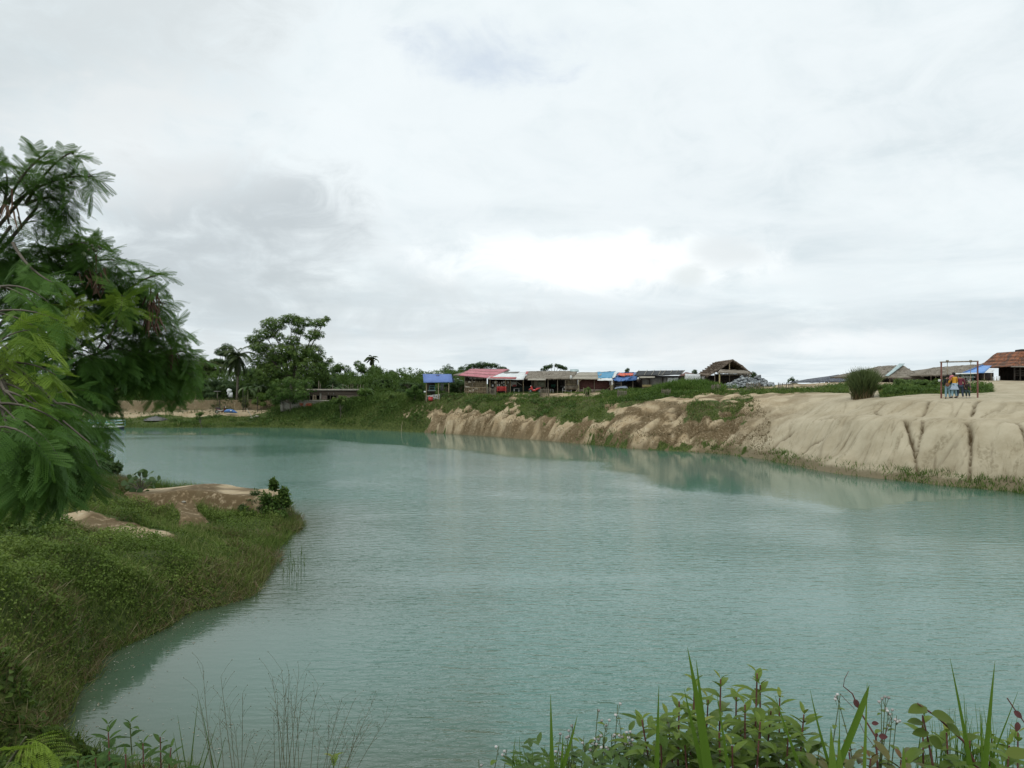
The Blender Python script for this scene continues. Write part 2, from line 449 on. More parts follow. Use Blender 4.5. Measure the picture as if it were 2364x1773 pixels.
LEDGE = [(-15.2, 33.7), (-13.5, 33.7), (-11.0, 33.5)]
def face_pt(px, t):
    """point on the right-hand bank face: photo column px, t from foot (0) to lip (1), >1 = second tier"""
    d = float(np.interp(px, [1710, 1817, 1924, 2030, 2201, 2364], [64, 57.4, 51.5, 48.4, 44.5, 41.6])) + .7 + 3.0 * t * (1.25 if px < 1900 else 1.08)
    return ((px - 1182) / 1820 * d, d)
CRACKS = [(.10, .34, [(2086, 1.0), (2099, .66), (2111, .42), (2120, .03)]), (.09, .32, [(2131, 1.0), (2129, .72), (2116, .38)]), (.11, .38, [(2230, 1.0), (2241, .7), (2242, .4), (2235, .03)]),
          (.14, .42, [(1828, 1.0), (1800, .68), (1786, .4), (1758, .03)]), (.10, .25, [(1902, .98), (1866, .55), (1830, .08)]), (.08, .18, [(1966, .9), (1932, .5), (1903, .15)]), (.06, .12, [(1945, .85), (1905, .4)]),
          (.08, .22, [(2345, 1.0), (2364, .7), (2372, .4)]), (.06, .12, [(2290, .55), (2289, .25)]), (.05, .10, [(2160, .6), (2158, .2)]), (.06, .10, [(2010, .5), (1990, .2)]), (.07, .14, [(1770, .85), (1735, .5), (1715, .2)]),
          (.10, .22, [(2150, 2.3), (2138, 1.8), (2122, 1.45)]), (.12, .26, [(2262, 2.3), (2250, 1.8), (2244, 1.5)]), (.08, .2, [(2040, 2.4), (2020, 2.0), (2036, 1.7), (2028, 1.5)]), (.07, .14, [(1980, 2.0), (1935, 1.7), (1890, 1.5)]), (.05, .1, [(2228, 2.1), (2205, 1.5)])]
def terrain(x, y, full=False):
    sh = np.shape(x); x = np.asarray(x, float).ravel(); y = np.asarray(y, float).ravel()
    s, arc = shore_dist(x, y)
    s = s + (fbm(x * .7, y * .7, 303, 3) - .5) * np.where(y < 42, .9, 1.3) * sst(3, 0, np.abs(s))
    wob = (fbm(x * .5, y * .5, 3, 3) - .5) * 1.0
    # ---- far land
    farz = idw(x, y, ctrl, 3.4, 2.0)
    emb = 1.45 * sst(116.0, 118.2, y + 2.6 * wob) * sst(-33, -37, x)
    farz = farz + emb
    a2 = arc + 1.5 * (fbm(x * .25, y * .25, 9, 2) - .5)
    fr = np.zeros_like(x); ss = np.clip(s, 0, 12)
    rightw = sst(arc_px(1560, 1039), arc_px(1760, 1058), arc) * sst(arc_of(36, 27), arc_px(2364, 1139) + 2, arc)
    cw = sst(arc_px(900, 992), arc_px(1000, 997), arc) * (1 - rightw)
    edge_n = (fbm(a2 * .8, s * .15, 5, 3) - .5)
    ssw = ss + edge_n * (1.1 * cw + .05 * rightw + .5 * (1 - rightw)) * sst(.1, 2.0, ss)
    # scalloped lobes: second tier of the right-hand bank
    lobe = np.abs(np.sin(a2 * .62 + 1.3 * fbm(a2 * .2, s * 0, 21, 2)))
    ssw = ssw + rightw * sst(4.6, 5.6, ss) * (1.0 * lobe ** .6 - .75)
    ssw = np.clip(ssw, 0, 12)
    col = [np.interp(ssw, PS, PZ[i]) for i in range(len(PA))]
    col = np.stack(col)                         # profile curves at this offset
    idx = np.clip(np.searchsorted(PA, arc) - 1, 0, len(PA) - 2)
    t = np.clip((arc - PA[idx]) / (PA[idx + 1] - PA[idx]), 0, 1)
    ar = np.arange(len(x))
    fr = col[idx, ar] * (1 - t) + col[idx + 1, ar] * t
    z = farz * fr
    # erosion gullies on the faces
    onface = sst(.5, 1.3, s) * sst(13, 7, s)
    wv = a2 + .35 * np.sin(s * 1.1 + a2) + .5 * (fbm(x * .8, y * .8, 44, 2) - .5)
    lean = wv + (s - 2) * (.7 * (1 - sst(arc_px(1760, 1058), arc_px(2000, 1098), arc)))
    gn = fbm(lean * 1.0, s * .12, 31, 3)
    crack = np.exp(-((gn - .5) / .022) ** 2)
    cmask = vnoise(lean * .45, s * .05, 77)
    crack = crack * sst(.15, .4, cmask) * onface * rightw * sst(4.6, 3.4, s)
    crack2 = np.exp(-((fbm(lean * .7 + 9, s * .25, 55, 2) - .5) / .02) ** 2) * onface * rightw * sst(4.6, 5.4, s) * sst(8.6, 7.2, s)
    rib = (1 - np.abs(2 * vnoise(lean * 1.6, s * .1, 61) - 1)) 
    crack = crack * .35; crack2 = crack2 * .3
    z = z - .38 * crack - .28 * crack2 - rightw * onface * .14 * sst(4.5, 3.0, s) * (1 - rib) ** 2.5 - rightw * onface * .05 * sst(4.5, 3, s) * vnoise(lean * 5.5, s * .3, 63) 
    jig = .10 * (fbm(x * 3, y * 3, 47, 2) - .5)
    ecr = np.zeros_like(x); near_r = (rightw > .02) & (s > -.5) & (s < 11)
    if near_r.any():
        xr, yr = x[near_r], y[near_r]; acc_ = np.zeros_like(xr); dz_ = np.zeros_like(xr)
        for wd, dp, pl in CRACKS:
            dd = seg_d(xr, yr, [face_pt(*q) for q in pl]) + jig[near_r]
            g_ = np.exp(-(np.maximum(dd, 0) / (wd * .72)) ** 2); acc_ = np.maximum(acc_, g_ * min(1, dp * 2.6)); dz_ = np.maximum(dz_, dp * g_ + dp * .38 * np.exp(-(dd / .42) ** 2))
        z[near_r] -= dz_ * sst(.2, .9, s[near_r]); ecr[near_r] = acc_
    # crumbly, broken cliff in the middle
    rid = (1 - np.abs(2 * fbm(a2 * 1.1, s * .35, 13, 3) - 1))
    midface = cw * sst(.2, .7, s) * sst(9, 4, s)
    z = z + midface * (.95 * (rid - .62) + .8 * (fbm(x * .55, y * .55, 66, 4, .6) - .5)) 
    midw = sst(arc_px(1200, 1011), arc_px(1420, 1031), arc) * (1 - rightw)
    gul = np.exp(-((fbm(x * .22, y * .22, 71, 3) - .5) / .03) ** 2)
    z = z - .28 * gul * midw * sst(1, 3, s) * sst(16, 10, s)
    rough = (fbm(x * .9, y * .9, 2, 4) - .5)
    z = z + rough * .16 * sst(.5, 3, s) * (1 - .6 * rightw) + .35 * (fbm(x * .12, y * .12, 91, 3) - .5) * sst(8, 20, s) * sst(200, 100, y)
    zfar = z
    # ---- near-left peninsula
    nz = idw(x, y, nctrl, 3.6, .25)
    nfr = np.interp(s + .3 * (fbm(x * 1.3, y * 1.3, 8, 2) - .5), [0, .25, .6, 1.1], [0, .35, .8, 1])
    hum = .42 * (fbm(x * .9, y * .9, 19, 3) - .5) + .06 * (fbm(x * 4, y * 4, 29, 2) - .5)
    ldg = sst(1.75, 1.15, seg_d(x, y, LEDGE) + .45 * (fbm(x * 1.5, y * 1.5, 15, 3) - .5))
    rdg = sst(.9, .3, seg_d(x, y, [(-13.7, 33.0), (-12.9, 31.4), (-12.3, 30.5)]))
    znear = (nz + hum) * nfr
    znear = np.maximum(znear, ldg * (1.30 + .1 * np.sin(x * 1.3))) * sst(-.02, .1, s) 
    znear = znear + .25 * rdg * (1 - ldg)
    # ---- bank under the camera
    zcam = smoothmin(.555 * s, 4.2 + 0 * s, .35) + .10 * (fbm(x * 1.2, y * 1.2, 39, 3) - .5) * sst(.3, 1, s)
    wn = sst(-3.2, -6.2, x + .0 * y)
    znf = znear * wn + zcam * (1 - wn)
    lim = np.maximum(5.25 - .5 * y, .18) + np.maximum(0, -.70 * y - x) * 1.2
    znf = np.where((y < 14) & (y > 1.5), smoothmin(znf, lim + 9 * sst(11.5, 13.5, y), .25), znf)
    isnear = (sst(44, 40, y) * sst(34, 30, x)) if True else 0
    side = sst(40, 60, x) * sst(45, 20, y)
    isnear = np.maximum(isnear * 1.0, 0)
    left_far = sst(-16, -24, x) * sst(48, 42, y + x * 0)
    m = np.where((y < 42 + np.maximum(0, -x - 22) * .9) & (x < 30), 1.0, 0.0)
    z = zfar * (1 - m) + znf * m
    # right-hand side behind the camera
    # lake bed
    bed = np.clip(s, -60, 0) * .35
    z = np.where(s < 0, np.maximum(bed, -6), z)
    z = np.where(s >= 0, np.maximum(z, 0.02 + .03 * np.minimum(s, 1)), z)
    globals()['AL'] = lean.reshape(sh)
    if not full: return z.reshape(sh)
    return z.reshape(sh), s.reshape(sh), arc.reshape(sh), rightw.reshape(sh), cw.reshape(sh), np.maximum(ecr, .6 * (crack + crack2 * .8)).reshape(sh), midw.reshape(sh), m.reshape(sh), (gul * midw).reshape(sh), rid.reshape(sh)

def veg_mask(x, y, s, arc, rightw, cw, midw, m):
    """1 where grass grows, 0 on bare soil"""
    n = fbm(x * .35, y * .35, 101, 4, .6); n2 = fbm(x * 1.2, y * 1.2, 111, 3)
    nn = n * .7 + n2 * .3
    px = 1182 + 1820 * x / np.maximum(y, 1); 
    g = np.zeros_like(x)
    # left far shore: grass strip then bare building ground, then field
    L = px < 640
    strip = sst(5.8, 4.6, s + 2 * (n - .5))
    fld = sst(121, 122.5, y + 2 * (n - .5))
    g = np.where(L, np.maximum(strip, fld), g)
    # middle-left grass bank
    Mx = (px >= 640) & (px < 1030)
    g = np.where(Mx, 1 - sst(9.0, 10.5, s + 3 * (n - .5)) * sst(800, 900, px) * .7, g)
    cmid = (px >= 930) & (px < 1800)
    pxn = px + 90 * (n2 - .5) + 90 * (n - .5); sn = s + 3.0 * (n2 - .5)
    E_ = lambda a, b, c, d: sst(a - 25, a + 15, pxn) * sst(b + 25, b - 15, pxn) * sst(c - .7, c + .7, sn) * sst(d + .7, d - .7, sn)
    bankg = np.maximum(np.maximum(E_(925, 1165, 2.7, 10.5), E_(1200, 1400, 1.9, 10.2)), .8 * E_(1590, 1740, 3.6, 9.5) * sst(.40, .52, nn + .05))
    topg = sst(.50, .58, nn) * .8
    gm = np.where(s < 9.5, bankg, topg)
    gm = np.maximum(gm, sst(1.1, .3, s) * sst(1290, 1400, px) * sst(.46, .56, n2))
    # grass mound in front of the huts
    d_ = y
    mound = sst(1390, 1460, px) * sst(1680, 1640, px) * sst(78.5, 80.5, d_ + (px - 1500) * -.015) * sst(94, 92, d_)
    g2 = sst(1690, 1720, px) * sst(1980, 1940, px) * sst(66, 69, d_ + 1.5 * (n - .5)) * sst(83, 79, d_ + 4 * (n - .5)) * sst(10.5, 12.5, s + 5 * (n - .5)) * sst(.0, .3, n2 + .2)
    gm = np.maximum(gm, np.maximum(mound, g2))
    w_ = sst(915, 1000, px + 170 * (n2 - .5) + 140 * (n - .5) - 50 * sst(2.5, .3, s))
    g = np.where(cmid, np.maximum(gm * w_, g * (1 - w_)), g)
    # path across the crest
    rt = px >= 1740
    gr = g2
    hed = sst(2000, 2060, px) * sst(2330, 2260, px) * sst(59.5, 61.5, d_ + 1.5 * (n - .5)) * sst(72, 69, d_)
    gr = np.maximum(gr, hed)
    gr = np.maximum(gr, .43 * sst(8.5, 10, s) * sst(62, 60, d_) * sst(.46, .56, fbm(x * .5 + y * .2, y * 1.6, 115, 3)))
    g = np.where(rt, gr, g)
    # peninsula
    soil1 = sst(1.75, 1.4, seg_d(x, y, LEDGE) + .5 * (n2 - .5))
    soil2 = sst(.50, .3, seg_d(x, y, [(-13.7, 33.0), (-12.9, 31.4), (-12.2, 30.3), (-11.4, 29.6)]) - .35 * sst(30.6, 29.6, y) + .4 * (n2 - .5))
    soil3 = sst(.95, .6, seg_d(x, y, [(-15.6, 26.3), (-12.9, 25.3), (-11.3, 24.5)]) + .8 * (n2 - .5))
    soil4 = sst(.9, .5, seg_d(x, y, [(-20, 34.5), (-17.5, 33.6), (-15.5, 33.4)]) + .6 * (n2 - .5))
    gn = 1 - np.clip(soil1 + soil2 + soil3 + soil4, 0, 1)
    g = np.where(m > .5, gn, g)
    g = np.where((m < .5) & (y > 125) & (px > 900), 1.0, g)
    return g

def spaced(pts):
    """pts: list of (value, step) -> coordinates"""
    out = [pts[0][0]]
    for (a, st), (b, _) in zip(pts[:-1], pts[1:]):
        n = max(1, int(round((b - a) / st))); out += list(np.linspace(a, b, n + 1)[1:])
    return np.array(out)
gx = spaced([(-900, 150), (-150, 10), (-95, 1.0), (-62, .6), (-30, .3), (-20, .13), (-6.5, .22), (-3, .3), (16, .12), (33, .3), (46, .6), (60, 3), (120, 50), (900, 1)])
gy = spaced([(-300, 60), (-30, 6), (0, .5), (8, .25), (14, .13), (36, .2), (40, .12), (58, .2), (62, .25), (112, .4), (124, .9), (150, 10), (250, 100), (1500, 1)])
X, Y = np.meshgrid(gx, gy)
AL = None
Z, Sd, Arc, Rw, Cw, Crk, Mw, Mn, Gul, Rid = terrain(X, Y, True)
G = veg_mask(X, Y, Sd, Arc, Rw, Cw, Mw, Mn)
wet = np.exp(-np.clip(Z, 0, 9) / (.28 + .35 * Rw * fbm(X * .8, Y * .8, 205, 3))) * (Sd > -1)
wet = np.clip(wet + .9 * Rw * sst(1.0, .45, Sd + 1.0 * (fbm(X * .7, Y * .7, 208, 3) - .5)), 0, 1)
nx, ny = len(gx), len(gy)
ii = (np.arange(ny - 1)[:, None] * nx + np.arange(nx - 1)[None]).ravel()
quads = np.stack([ii, ii + 1, ii + nx + 1, ii + nx], 1)

m_ground, t, b, out = new_mat("soil_and_turf")
gc = t.add('ShaderNodeTexCoord').outputs['Object']
f1 = t.noise(gc, .6, 6, .62); f2 = t.noise(gc, 5, 5, .65); f3 = t.noise(gc, 22, 4, .7)
soil = t.mix(t.ramp(f1, .32, .68), rgb(.36, .265, .155), rgb(.50, .405, .265))
soil = t.mix(t.math('MULTIPLY', t.ramp(f2, .52, .72), .55), soil, rgb(.60, .53, .40))
soil = t.mix(t.math('MULTIPLY', t.ramp(f2, .45, .28), .5), soil, rgb(.25, .19, .12))
soil = t.mix(t.math('MULTIPLY', t.ramp(f3, .56, .72), .35), soil, rgb(.20, .16, .10))
soil = t.mix(t.math('MULTIPLY', t.attr('grey'), .8), soil, t.mix(t.ramp(f1, .3, .7), rgb(.375, .325, .225), rgb(.475, .42, .305)))
soil = t.mix(t.math('MULTIPLY', t.attr('brown'), t.ramp(f2, .28, .50)), soil, rgb(.135, .095, .05))
st_v = t.add('ShaderNodeCombineXYZ'); t.l.new(t.attr('along'), st_v.inputs[0]); t.l.new(t.attr('down'), st_v.inputs[1])
streak = t.noise(t.mapping(st_v.outputs[0], (1, .22, 1)), 1.9, 5, .65)
mott = t.math('MULTIPLY', t.ramp(streak, .50, .66), t.ramp(f2, .35, .62))
soil = t.mix(t.math('MULTIPLY', t.math('MULTIPLY', mott, t.attr('face')), .8), soil, rgb(.17, .135, .075))
soil = t.mix(t.attr('crack'), soil, rgb(.085, .06, .03))
soil = t.mix(t.math('MULTIPLY', t.attr('wet'), .85), soil, rgb(.13, .105, .06))
turf = t.mix(t.ramp(f2, .3, .7), rgb(.035, .055, .015), rgb(.10, .12, .035))
gm_ = t.math('ADD', t.attr('grass'), t.math('MULTIPLY', t.math('SUBTRACT', f2, .5), .9))
colr = t.mix(t.ramp(gm_, .38, .62), soil, turf)
t.put(b.inputs['Base Color'], colr); b.inputs['Roughness'].default_value = .93; b.inputs['Specular IOR Level'].default_value = .15
bp = t.add('ShaderNodeBump'); bp.inputs['Strength'].default_value = .5; bp.inputs['Distance'].default_value = .05
t.put(bp.inputs['Height'], t.math('ADD', f2, t.math('MULTIPLY', f3, .4))); t.l.new(bp.outputs[0], b.inputs['Normal'])
brown = np.clip(Cw * (1.2 * sst(.80, .55, Rid) * sst(7, 4, Sd) + .8 * sst(.45, .55, fbm(X * .6, Y * .6, 204, 3))) + Mw * .35 * sst(6, 2.5, Sd) * sst(.42, .6, fbm(X * .6, Y * .6, 204, 3)) * 2, 0, 1) + .5 * Mn * sst(.53, .66, fbm(X * 1.3, Y * 1.3, 202, 3)) * sst(1.35, 1.1, Z)
brown = np.clip(brown + sst(115.8, 116.5, Y) * sst(119.5, 118.5, Y) * sst(-30, -36, X) * .9, 0, 1)
wet = np.clip(wet + .75 * sst(115.3, 116.8, Y + 2 * fbm(X * .4, Y * .4, 211, 3)) * sst(121, 119.5, Y) * sst(-26, -32, X) * (.6 + .6 * fbm(X * .8, Y * .8, 212, 2)) + .35 * sst(104, 106, Y) * sst(117, 114, Y) * sst(-26, -32, X) * fbm(X * .5, Y * .8, 213, 3), 0, 1)
me = fast_mesh("ground", np.stack([X.ravel(), Y.ravel(), Z.ravel()], 1), [quads], [m_ground],
               {'grass': G.ravel(), 'crack': np.clip(1.7 * Crk * (.6 + .6 * fbm(X * 2, Y * 2, 207, 2)) + .6 * Gul, 0, 1).ravel(), 'wet': wet.ravel(), 'brown': brown.ravel(), 'grey': Rw.ravel(), 'along': AL.ravel(), 'down': Sd.ravel(), 'face': (sst(.3, 1.2, Sd) * sst(8.5, 6, Sd) * np.maximum(Rw * .75, .9 * Cw)).ravel()}, smooth=True)
tag(link("ground", me), kind='structure')

# ------------------------------------------------------------------ water
wx = spaced([(-95, 1.6), (-30, .5), (5, .5), (48, 1)]); wy = spaced([(0, .5), (36, .8), (108, 1)])
XW, YW = np.meshgrid(wx, wy)
sw, aw = shore_dist(XW, YW)
sw = sw.reshape(XW.shape); aw = aw.reshape(XW.shape)
wn_ = fbm(XW * .08, YW * .08, 301, 3)
farside = (aw < arc_px(2364, 1139)) & (aw > 0)
calm = np.where(farside, sst(-17, -13, sw + 7 * (wn_ - .5)), 0)
calm = np.maximum(calm, sst(-10, -3, sw) * sst(26, 17, YW) * sst(0, -6, XW))
shal_shade = np.exp(np.clip(sw, -50, 0) / np.where((YW < 40) & (XW < 0), 3.6, 1.5))  # murky shallows; the longer near-left reach also paints in the blocked sky
nx2 = len(wx); i2 = (np.arange(len(wy) - 1)[:, None] * nx2 + np.arange(nx2 - 1)[None]).ravel()
m_w, t, b, out = new_mat("turquoise_water")
g = t.add('ShaderNodeTexCoord').outputs['Object']
body = t.mix(t.ramp(t.noise(g, .05, 3), .3, .7), rgb(.078, .178, .148), rgb(.092, .202, .170))
body = t.mix(t.math('MULTIPLY', t.attr('shallow'), .95), body, rgb(.055, .075, .038))  # shallow tint, plus left-bank shade put into the water colour
t.put(b.inputs['Base Color'], body); b.inputs['Roughness'].default_value = .04; b.inputs['IOR'].default_value = 1.42
w1 = t.noise(t.mapping(g, (1, 3.0, 1), (0, 0, R(6))), 1.2, 2, .5, .3)
w2 = t.noise(t.mapping(g, (1, 2.1, 1), (0, 0, R(-14))), 3.6, 3, .55, .4)
w3 = t.noise(t.mapping(g, (1, 1.5, 1), (0, 0, R(20))), 11, 2, .5, .2)
gust = t.ramp(t.noise(t.mapping(g, (.6, 1, 1)), .10, 3, .5, .5), .30, .65, .30, 1.0)
h = t.math('ADD', t.math('MULTIPLY', w1, 1.0), t.math('ADD', t.math('MULTIPLY', w2, .62), t.math('MULTIPLY', w3, .16)))
bp = t.add('ShaderNodeBump'); bp.inputs['Distance'].default_value = .062
amp = t.math('MULTIPLY', gust, t.math('SUBTRACT', 1.0, t.math('MULTIPLY', t.attr('calm'), .93)))
t.put(bp.inputs['Strength'], amp); t.put(bp.inputs['Height'], h); t.l.new(bp.outputs[0], b.inputs['Normal'])
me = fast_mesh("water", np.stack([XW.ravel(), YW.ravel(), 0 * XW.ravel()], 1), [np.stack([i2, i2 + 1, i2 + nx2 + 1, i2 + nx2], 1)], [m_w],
               {'calm': calm.ravel(), 'shallow': shal_shade.ravel()}, smooth=True)
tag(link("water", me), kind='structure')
# ------------------------------------------------------------------ terrain lookups
def grid_at(A, x, y):
    x = np.asarray(x, float); y = np.asarray(y, float)
    i = np.clip(np.searchsorted(gx, x) - 1, 0, nx - 2); j = np.clip(np.searchsorted(gy, y) - 1, 0, ny - 2)
    u = np.clip((x - gx[i]) / (gx[i + 1] - gx[i]), 0, 1); v = np.clip((y - gy[j]) / (gy[j + 1] - gy[j]), 0, 1)
    return (A[j, i] * (1 - u) + A[j, i + 1] * u) * (1 - v) + (A[j + 1, i] * (1 - u) + A[j + 1, i + 1] * u) * v
def gz(x, y): return float(grid_at(Z, np.array([x]), np.array([y]))[0])
def G3(px, d, dz=0.0):
    """ground point under photo column px at distance d"""
    x = (px - 1182) / 1820 * d; return Vector((x, d, gz(x, d) + dz))

# leaf and blade templates (x side, y along, z normal)
LEAF_V = np.array([(0, 0, 0), (0, .55, -.02), (0, 1, -.10), (-.30, .42, .07), (.30, .42, .07)])
LEAF_F = [np.array([(0, 4, 2, 1), (0, 1, 2, 3)])]
CLUMP_V = np.vstack([LEAF_V @ np.array(Matrix.Rotation(a, 3, 'Z')).T * s_ + np.array(o_) for a, s_, o_ in
                     ((0, 1, (0, .1, 0)), (1.9, .9, (-.1, 0, .12)), (-1.8, .95, (.1, 0, .06)), (3.0, .7, (0, -.1, -.1)))])
CLUMP_F = [np.vstack([LEAF_F[0] + 5 * k for k in range(4)])]
CLUMP_T = np.repeat([0, .06, -.05, .02], 5)
BL_V = np.array([(-.5, 0, 0), (.5, 0, 0), (-.42, .45, .03), (.42, .45, .03), (-.25, .8, .12), (.25, .8, .12), (0, 1.0, .30)])
BL_F = [np.array([(0, 1, 3, 2), (2, 3, 5, 4)]), np.array([(4, 5, 6)])]

def blades(mb, x, y, z, h, wd, lean=.35, tint=None):
    n = len(x)
    d = np.stack([rng.normal(0, lean, n), rng.normal(0, lean, n), np.ones(n)], 1)
    M = frames(d, np.stack([rng.normal(size=n), rng.normal(size=n), 0 * x], 1))
    M = M * np.stack([wd, h, h], 1)[:, None, :]
    if tint is None: tint = rng.random(n)
    mb.scatter(BL_V, BL_F, np.array([-.15, -.15, 0, 0, .1, .1, .15]), M, np.stack([x, y, z - .03], 1), tint)
def leaves(mb, O, size, tint, up=.6, clump=False):
    n = len(O)
    nrm = rand_dirs(n) + np.array((0, 0, up)); nrm /= np.linalg.norm(nrm, axis=1, keepdims=True)
    d = np.cross(rand_dirs(n), nrm)
    M = frames(d, nrm) * size[:, None, None]
    if clump: mb.scatter(CLUMP_V, CLUMP_F, CLUMP_T, M, O, tint)
    else: mb.scatter(LEAF_V, LEAF_F, None, M, O, tint)

def pick(n, x0, x1, y0, y1, dens):
    """rejection-sample n points where dens(x,y) in 0..1"""
    xs = []; ys = []; c = 0; it = 0
    while c < n and it < 60:
        x = rng.uniform(x0, x1, n * 2); y = rng.uniform(y0, y1, n * 2)
        k = rng.random(n * 2) < dens(x, y); xs.append(x[k]); ys.append(y[k]); c += k.sum(); it += 1
    return np.concatenate(xs)[:n], np.concatenate(ys)[:n]
def pxof(x, y): return 1182 + 1820 * x / np.maximum(y, .1)

mt_grass = leaf_mat("grass_blade", (.052, .095, .018), (.14, .20, .042), (.29, .29, .11), .3)
mt_tall = leaf_mat("tall_grass_blade", (.032, .070, .015), (.10, .16, .035), (.22, .23, .08), .3)
mt_bright = leaf_mat("bright_grass_blade", (.045, .095, .018), (.11, .19, .035), (.17, .23, .06), .35)
mt_vine = leaf_mat("creeper_leaf", (.038, .075, .012), (.115, .175, .030), (.20, .265, .055), .3)
mt_dry = leaf_mat("dry_stem", (.10, .07, .035), (.19, .14, .07), (.30, .25, .15), .15)
mt_tree_d = leaf_mat("dark_tree_leaf", (.028, .058, .020), (.062, .108, .036), (.11, .155, .05), .25)
mt_tree_m = leaf_mat("tree_leaf", (.038, .078, .018), (.095, .160, .036), (.17, .235, .055), .3)
mt_tree_o = leaf_mat("olive_tree_leaf", (.045, .065, .022), (.095, .12, .038), (.155, .175, .055), .25)
mt_tree_l = leaf_mat("light_tree_leaf", (.045, .095, .02), (.085, .155, .035), (.14, .21, .05), .35)
mt_bark = rough_mat("bark", (.10, .085, .065), (.19, .165, .13), 6, .9)

# ------------------------------------------------------------------ grass and ground cover (uncountable)
def gmask(x, y): return np.clip(grid_at(G, x, y), 0, 1)
# far bank turf
mb = MB()
def dn(x, y):
    p = pxof(x, y); s = grid_at(Sd, x, y)
    return (gmask(x, y) > .5) * (s > .1) * np.where(s < 14, 1, .45) * (p > -50) * (p < 2450) * sst(.25, .55, fbm(x * .5, y * .5, 401, 3))
x, y = pick(62000, -62, 40, 42, 112, dn)
p = pxof(x, y); hh = rng.uniform(.10, .34, len(x)) * (.6 + .9 * vnoise(x * .7, y * .7, 5)); hh *= np.where((p > 1390) & (p < 1680) & (y > 79), 1.3, 1)
blades(mb, x, y, grid_at(Z, x, y), hh, rng.uniform(.03, .06, len(x)), .45, np.clip(rng.random(len(x)) * .6 + .6 * (fbm(x * .4, y * .4, 9, 3) - .3), 0, 1))
mb.build("grass", mt_grass, kind='stuff')
# tall grass bank, middle-left
mb = MB()
def dn(x, y):
    p = pxof(x, y); s = grid_at(Sd, x, y)
    return (s > .05) * (s < 13) * sst(610, 700, p) * sst(1010, 930, p) * sst(.2, .5, fbm(x * .35, y * .35, 402, 3) + .15 * (s < 4))
x, y = pick(42000, -40, -6, 88, 122, dn)
s_ = grid_at(Sd, x, y); big = fbm(x * .4, y * .4, 55, 3)
hh = rng.uniform(.3, .75, len(x)) * (.35 + 1.25 * big) * sst(-1, 5, s_)
blades(mb, x, y, grid_at(Z, x, y), hh, rng.uniform(.04, .09, len(x)), .35, np.clip(rng.random(len(x)) * .5 + .9 * (fbm(x * .3, y * .3, 19, 3) - .35), 0, 1))
mb.build("tall_grass", mt_tall, kind='stuff')
# bright tall grass on the mound in front of the huts
mb = MB()
def dn(x, y):
    p = pxof(x, y)
    return sst(1385, 1440, p) * sst(1680, 1650, p) * sst(80, 82, y) * sst(92, 90, y)
x, y = pick(26000, 8, 26, 78, 93, dn)
p = pxof(x, y)
hump = .16 + .62 * np.exp(-((p - 1585) / 70) ** 2) * sst(82, 84, y) + .12 * sst(1480, 1520, p)
hh = rng.uniform(.55, 1.3, len(x)) * hump * (.6 + .8 * vnoise(x * 1.2, y * 1.2, 45))
blades(mb, x, y, grid_at(Z, x, y), hh + .08, rng.uniform(.04, .09, len(x)), .38, np.clip(rng.random(len(x)) * .7 + .6 * (vnoise(x, y, 3) - .4), 0, 1))
mb.build("bright_tall_grass", mt_bright, kind='stuff')
# scrubby weeds, patches on the mid bank and field
mb = MB()
def dn(x, y):
    p = pxof(x, y); s = grid_at(Sd, x, y)
    a = (s > .2) * (s < 12) * (gmask(x, y) > .5) * sst(.50, .62, fbm(x * .6, y * .6, 403, 3)) * (p > 240) * (p < 1330)
    b = (p > 2040) * (p < 2320) * (y > 61.5) * (y < 70) * (gmask(x, y) > .6)
    c_ = (p > 1385) * (p < 1700) * (y > 80) * (y < 92) * sst(.45, .6, fbm(x * .8, y * .8, 404, 2))
    return np.clip(a + b + c_ + (gmask(x, y) > .5) * .10 * (p > 1690) * (p < 1980) * (y > 66), 0, 1)
x, y = pick(17000, -60, 42, 60, 118, dn)
p = pxof(x, y); hv = np.where(p > 2040, .62, .4) * rng.random(len(x)) * (.4 + vnoise(x * .8, y * .8, 8))
leaves(mb, np.stack([x, y, grid_at(Z, x, y) + hv], 1), rng.uniform(.09, .2, len(x)), np.clip(rng.random(len(x)) * .5 + hv * .6, 0, 1), .8, True)
mb.build("weeds", mt_tree_m, kind='stuff')
# undergrowth at the foot of the far treeline
mb = MB()
def dn(x, y):
    p = pxof(x, y); return (p > 150) * (p < 1075) * (gmask(x, y) > .3) * (grid_at(Sd, x, y) > 12)
x, y = pick(19000, -85, -5, 117, 136, dn)
topz = (1.4 + 3.6 * fbm(x * .22, y * .22, 441, 3)) * sst(118, 126, y)
leaves(mb, np.stack([x, y, grid_at(Z, x, y) + topz * rng.random(len(x)) ** .6], 1), rng.uniform(.18, .36, len(x)), np.clip(.15 + rng.random(len(x)) * .4 + .35 * (vnoise(x * .4, y * .4, 6) - .3), 0, 1), .7, True)
mb.build("undergrowth", mt_tree_m, kind='stuff')
# weeds on the dirt bank at the far left
mb = MB(); x, y = pick(2600, -68, -30, 112, 120, lambda x, y: sst(.48, .6, fbm(x * .35, y * .35, 451, 3)) * (.25 + .75 * (y > 116)))
leaves(mb, np.stack([x, y, grid_at(Z, x, y) + .3 * rng.random(len(x))], 1), rng.uniform(.10, .22, len(x)), rng.random(len(x)) * .6, .8, True)
mb.build("bank_weeds", mt_tree_o, kind='stuff')
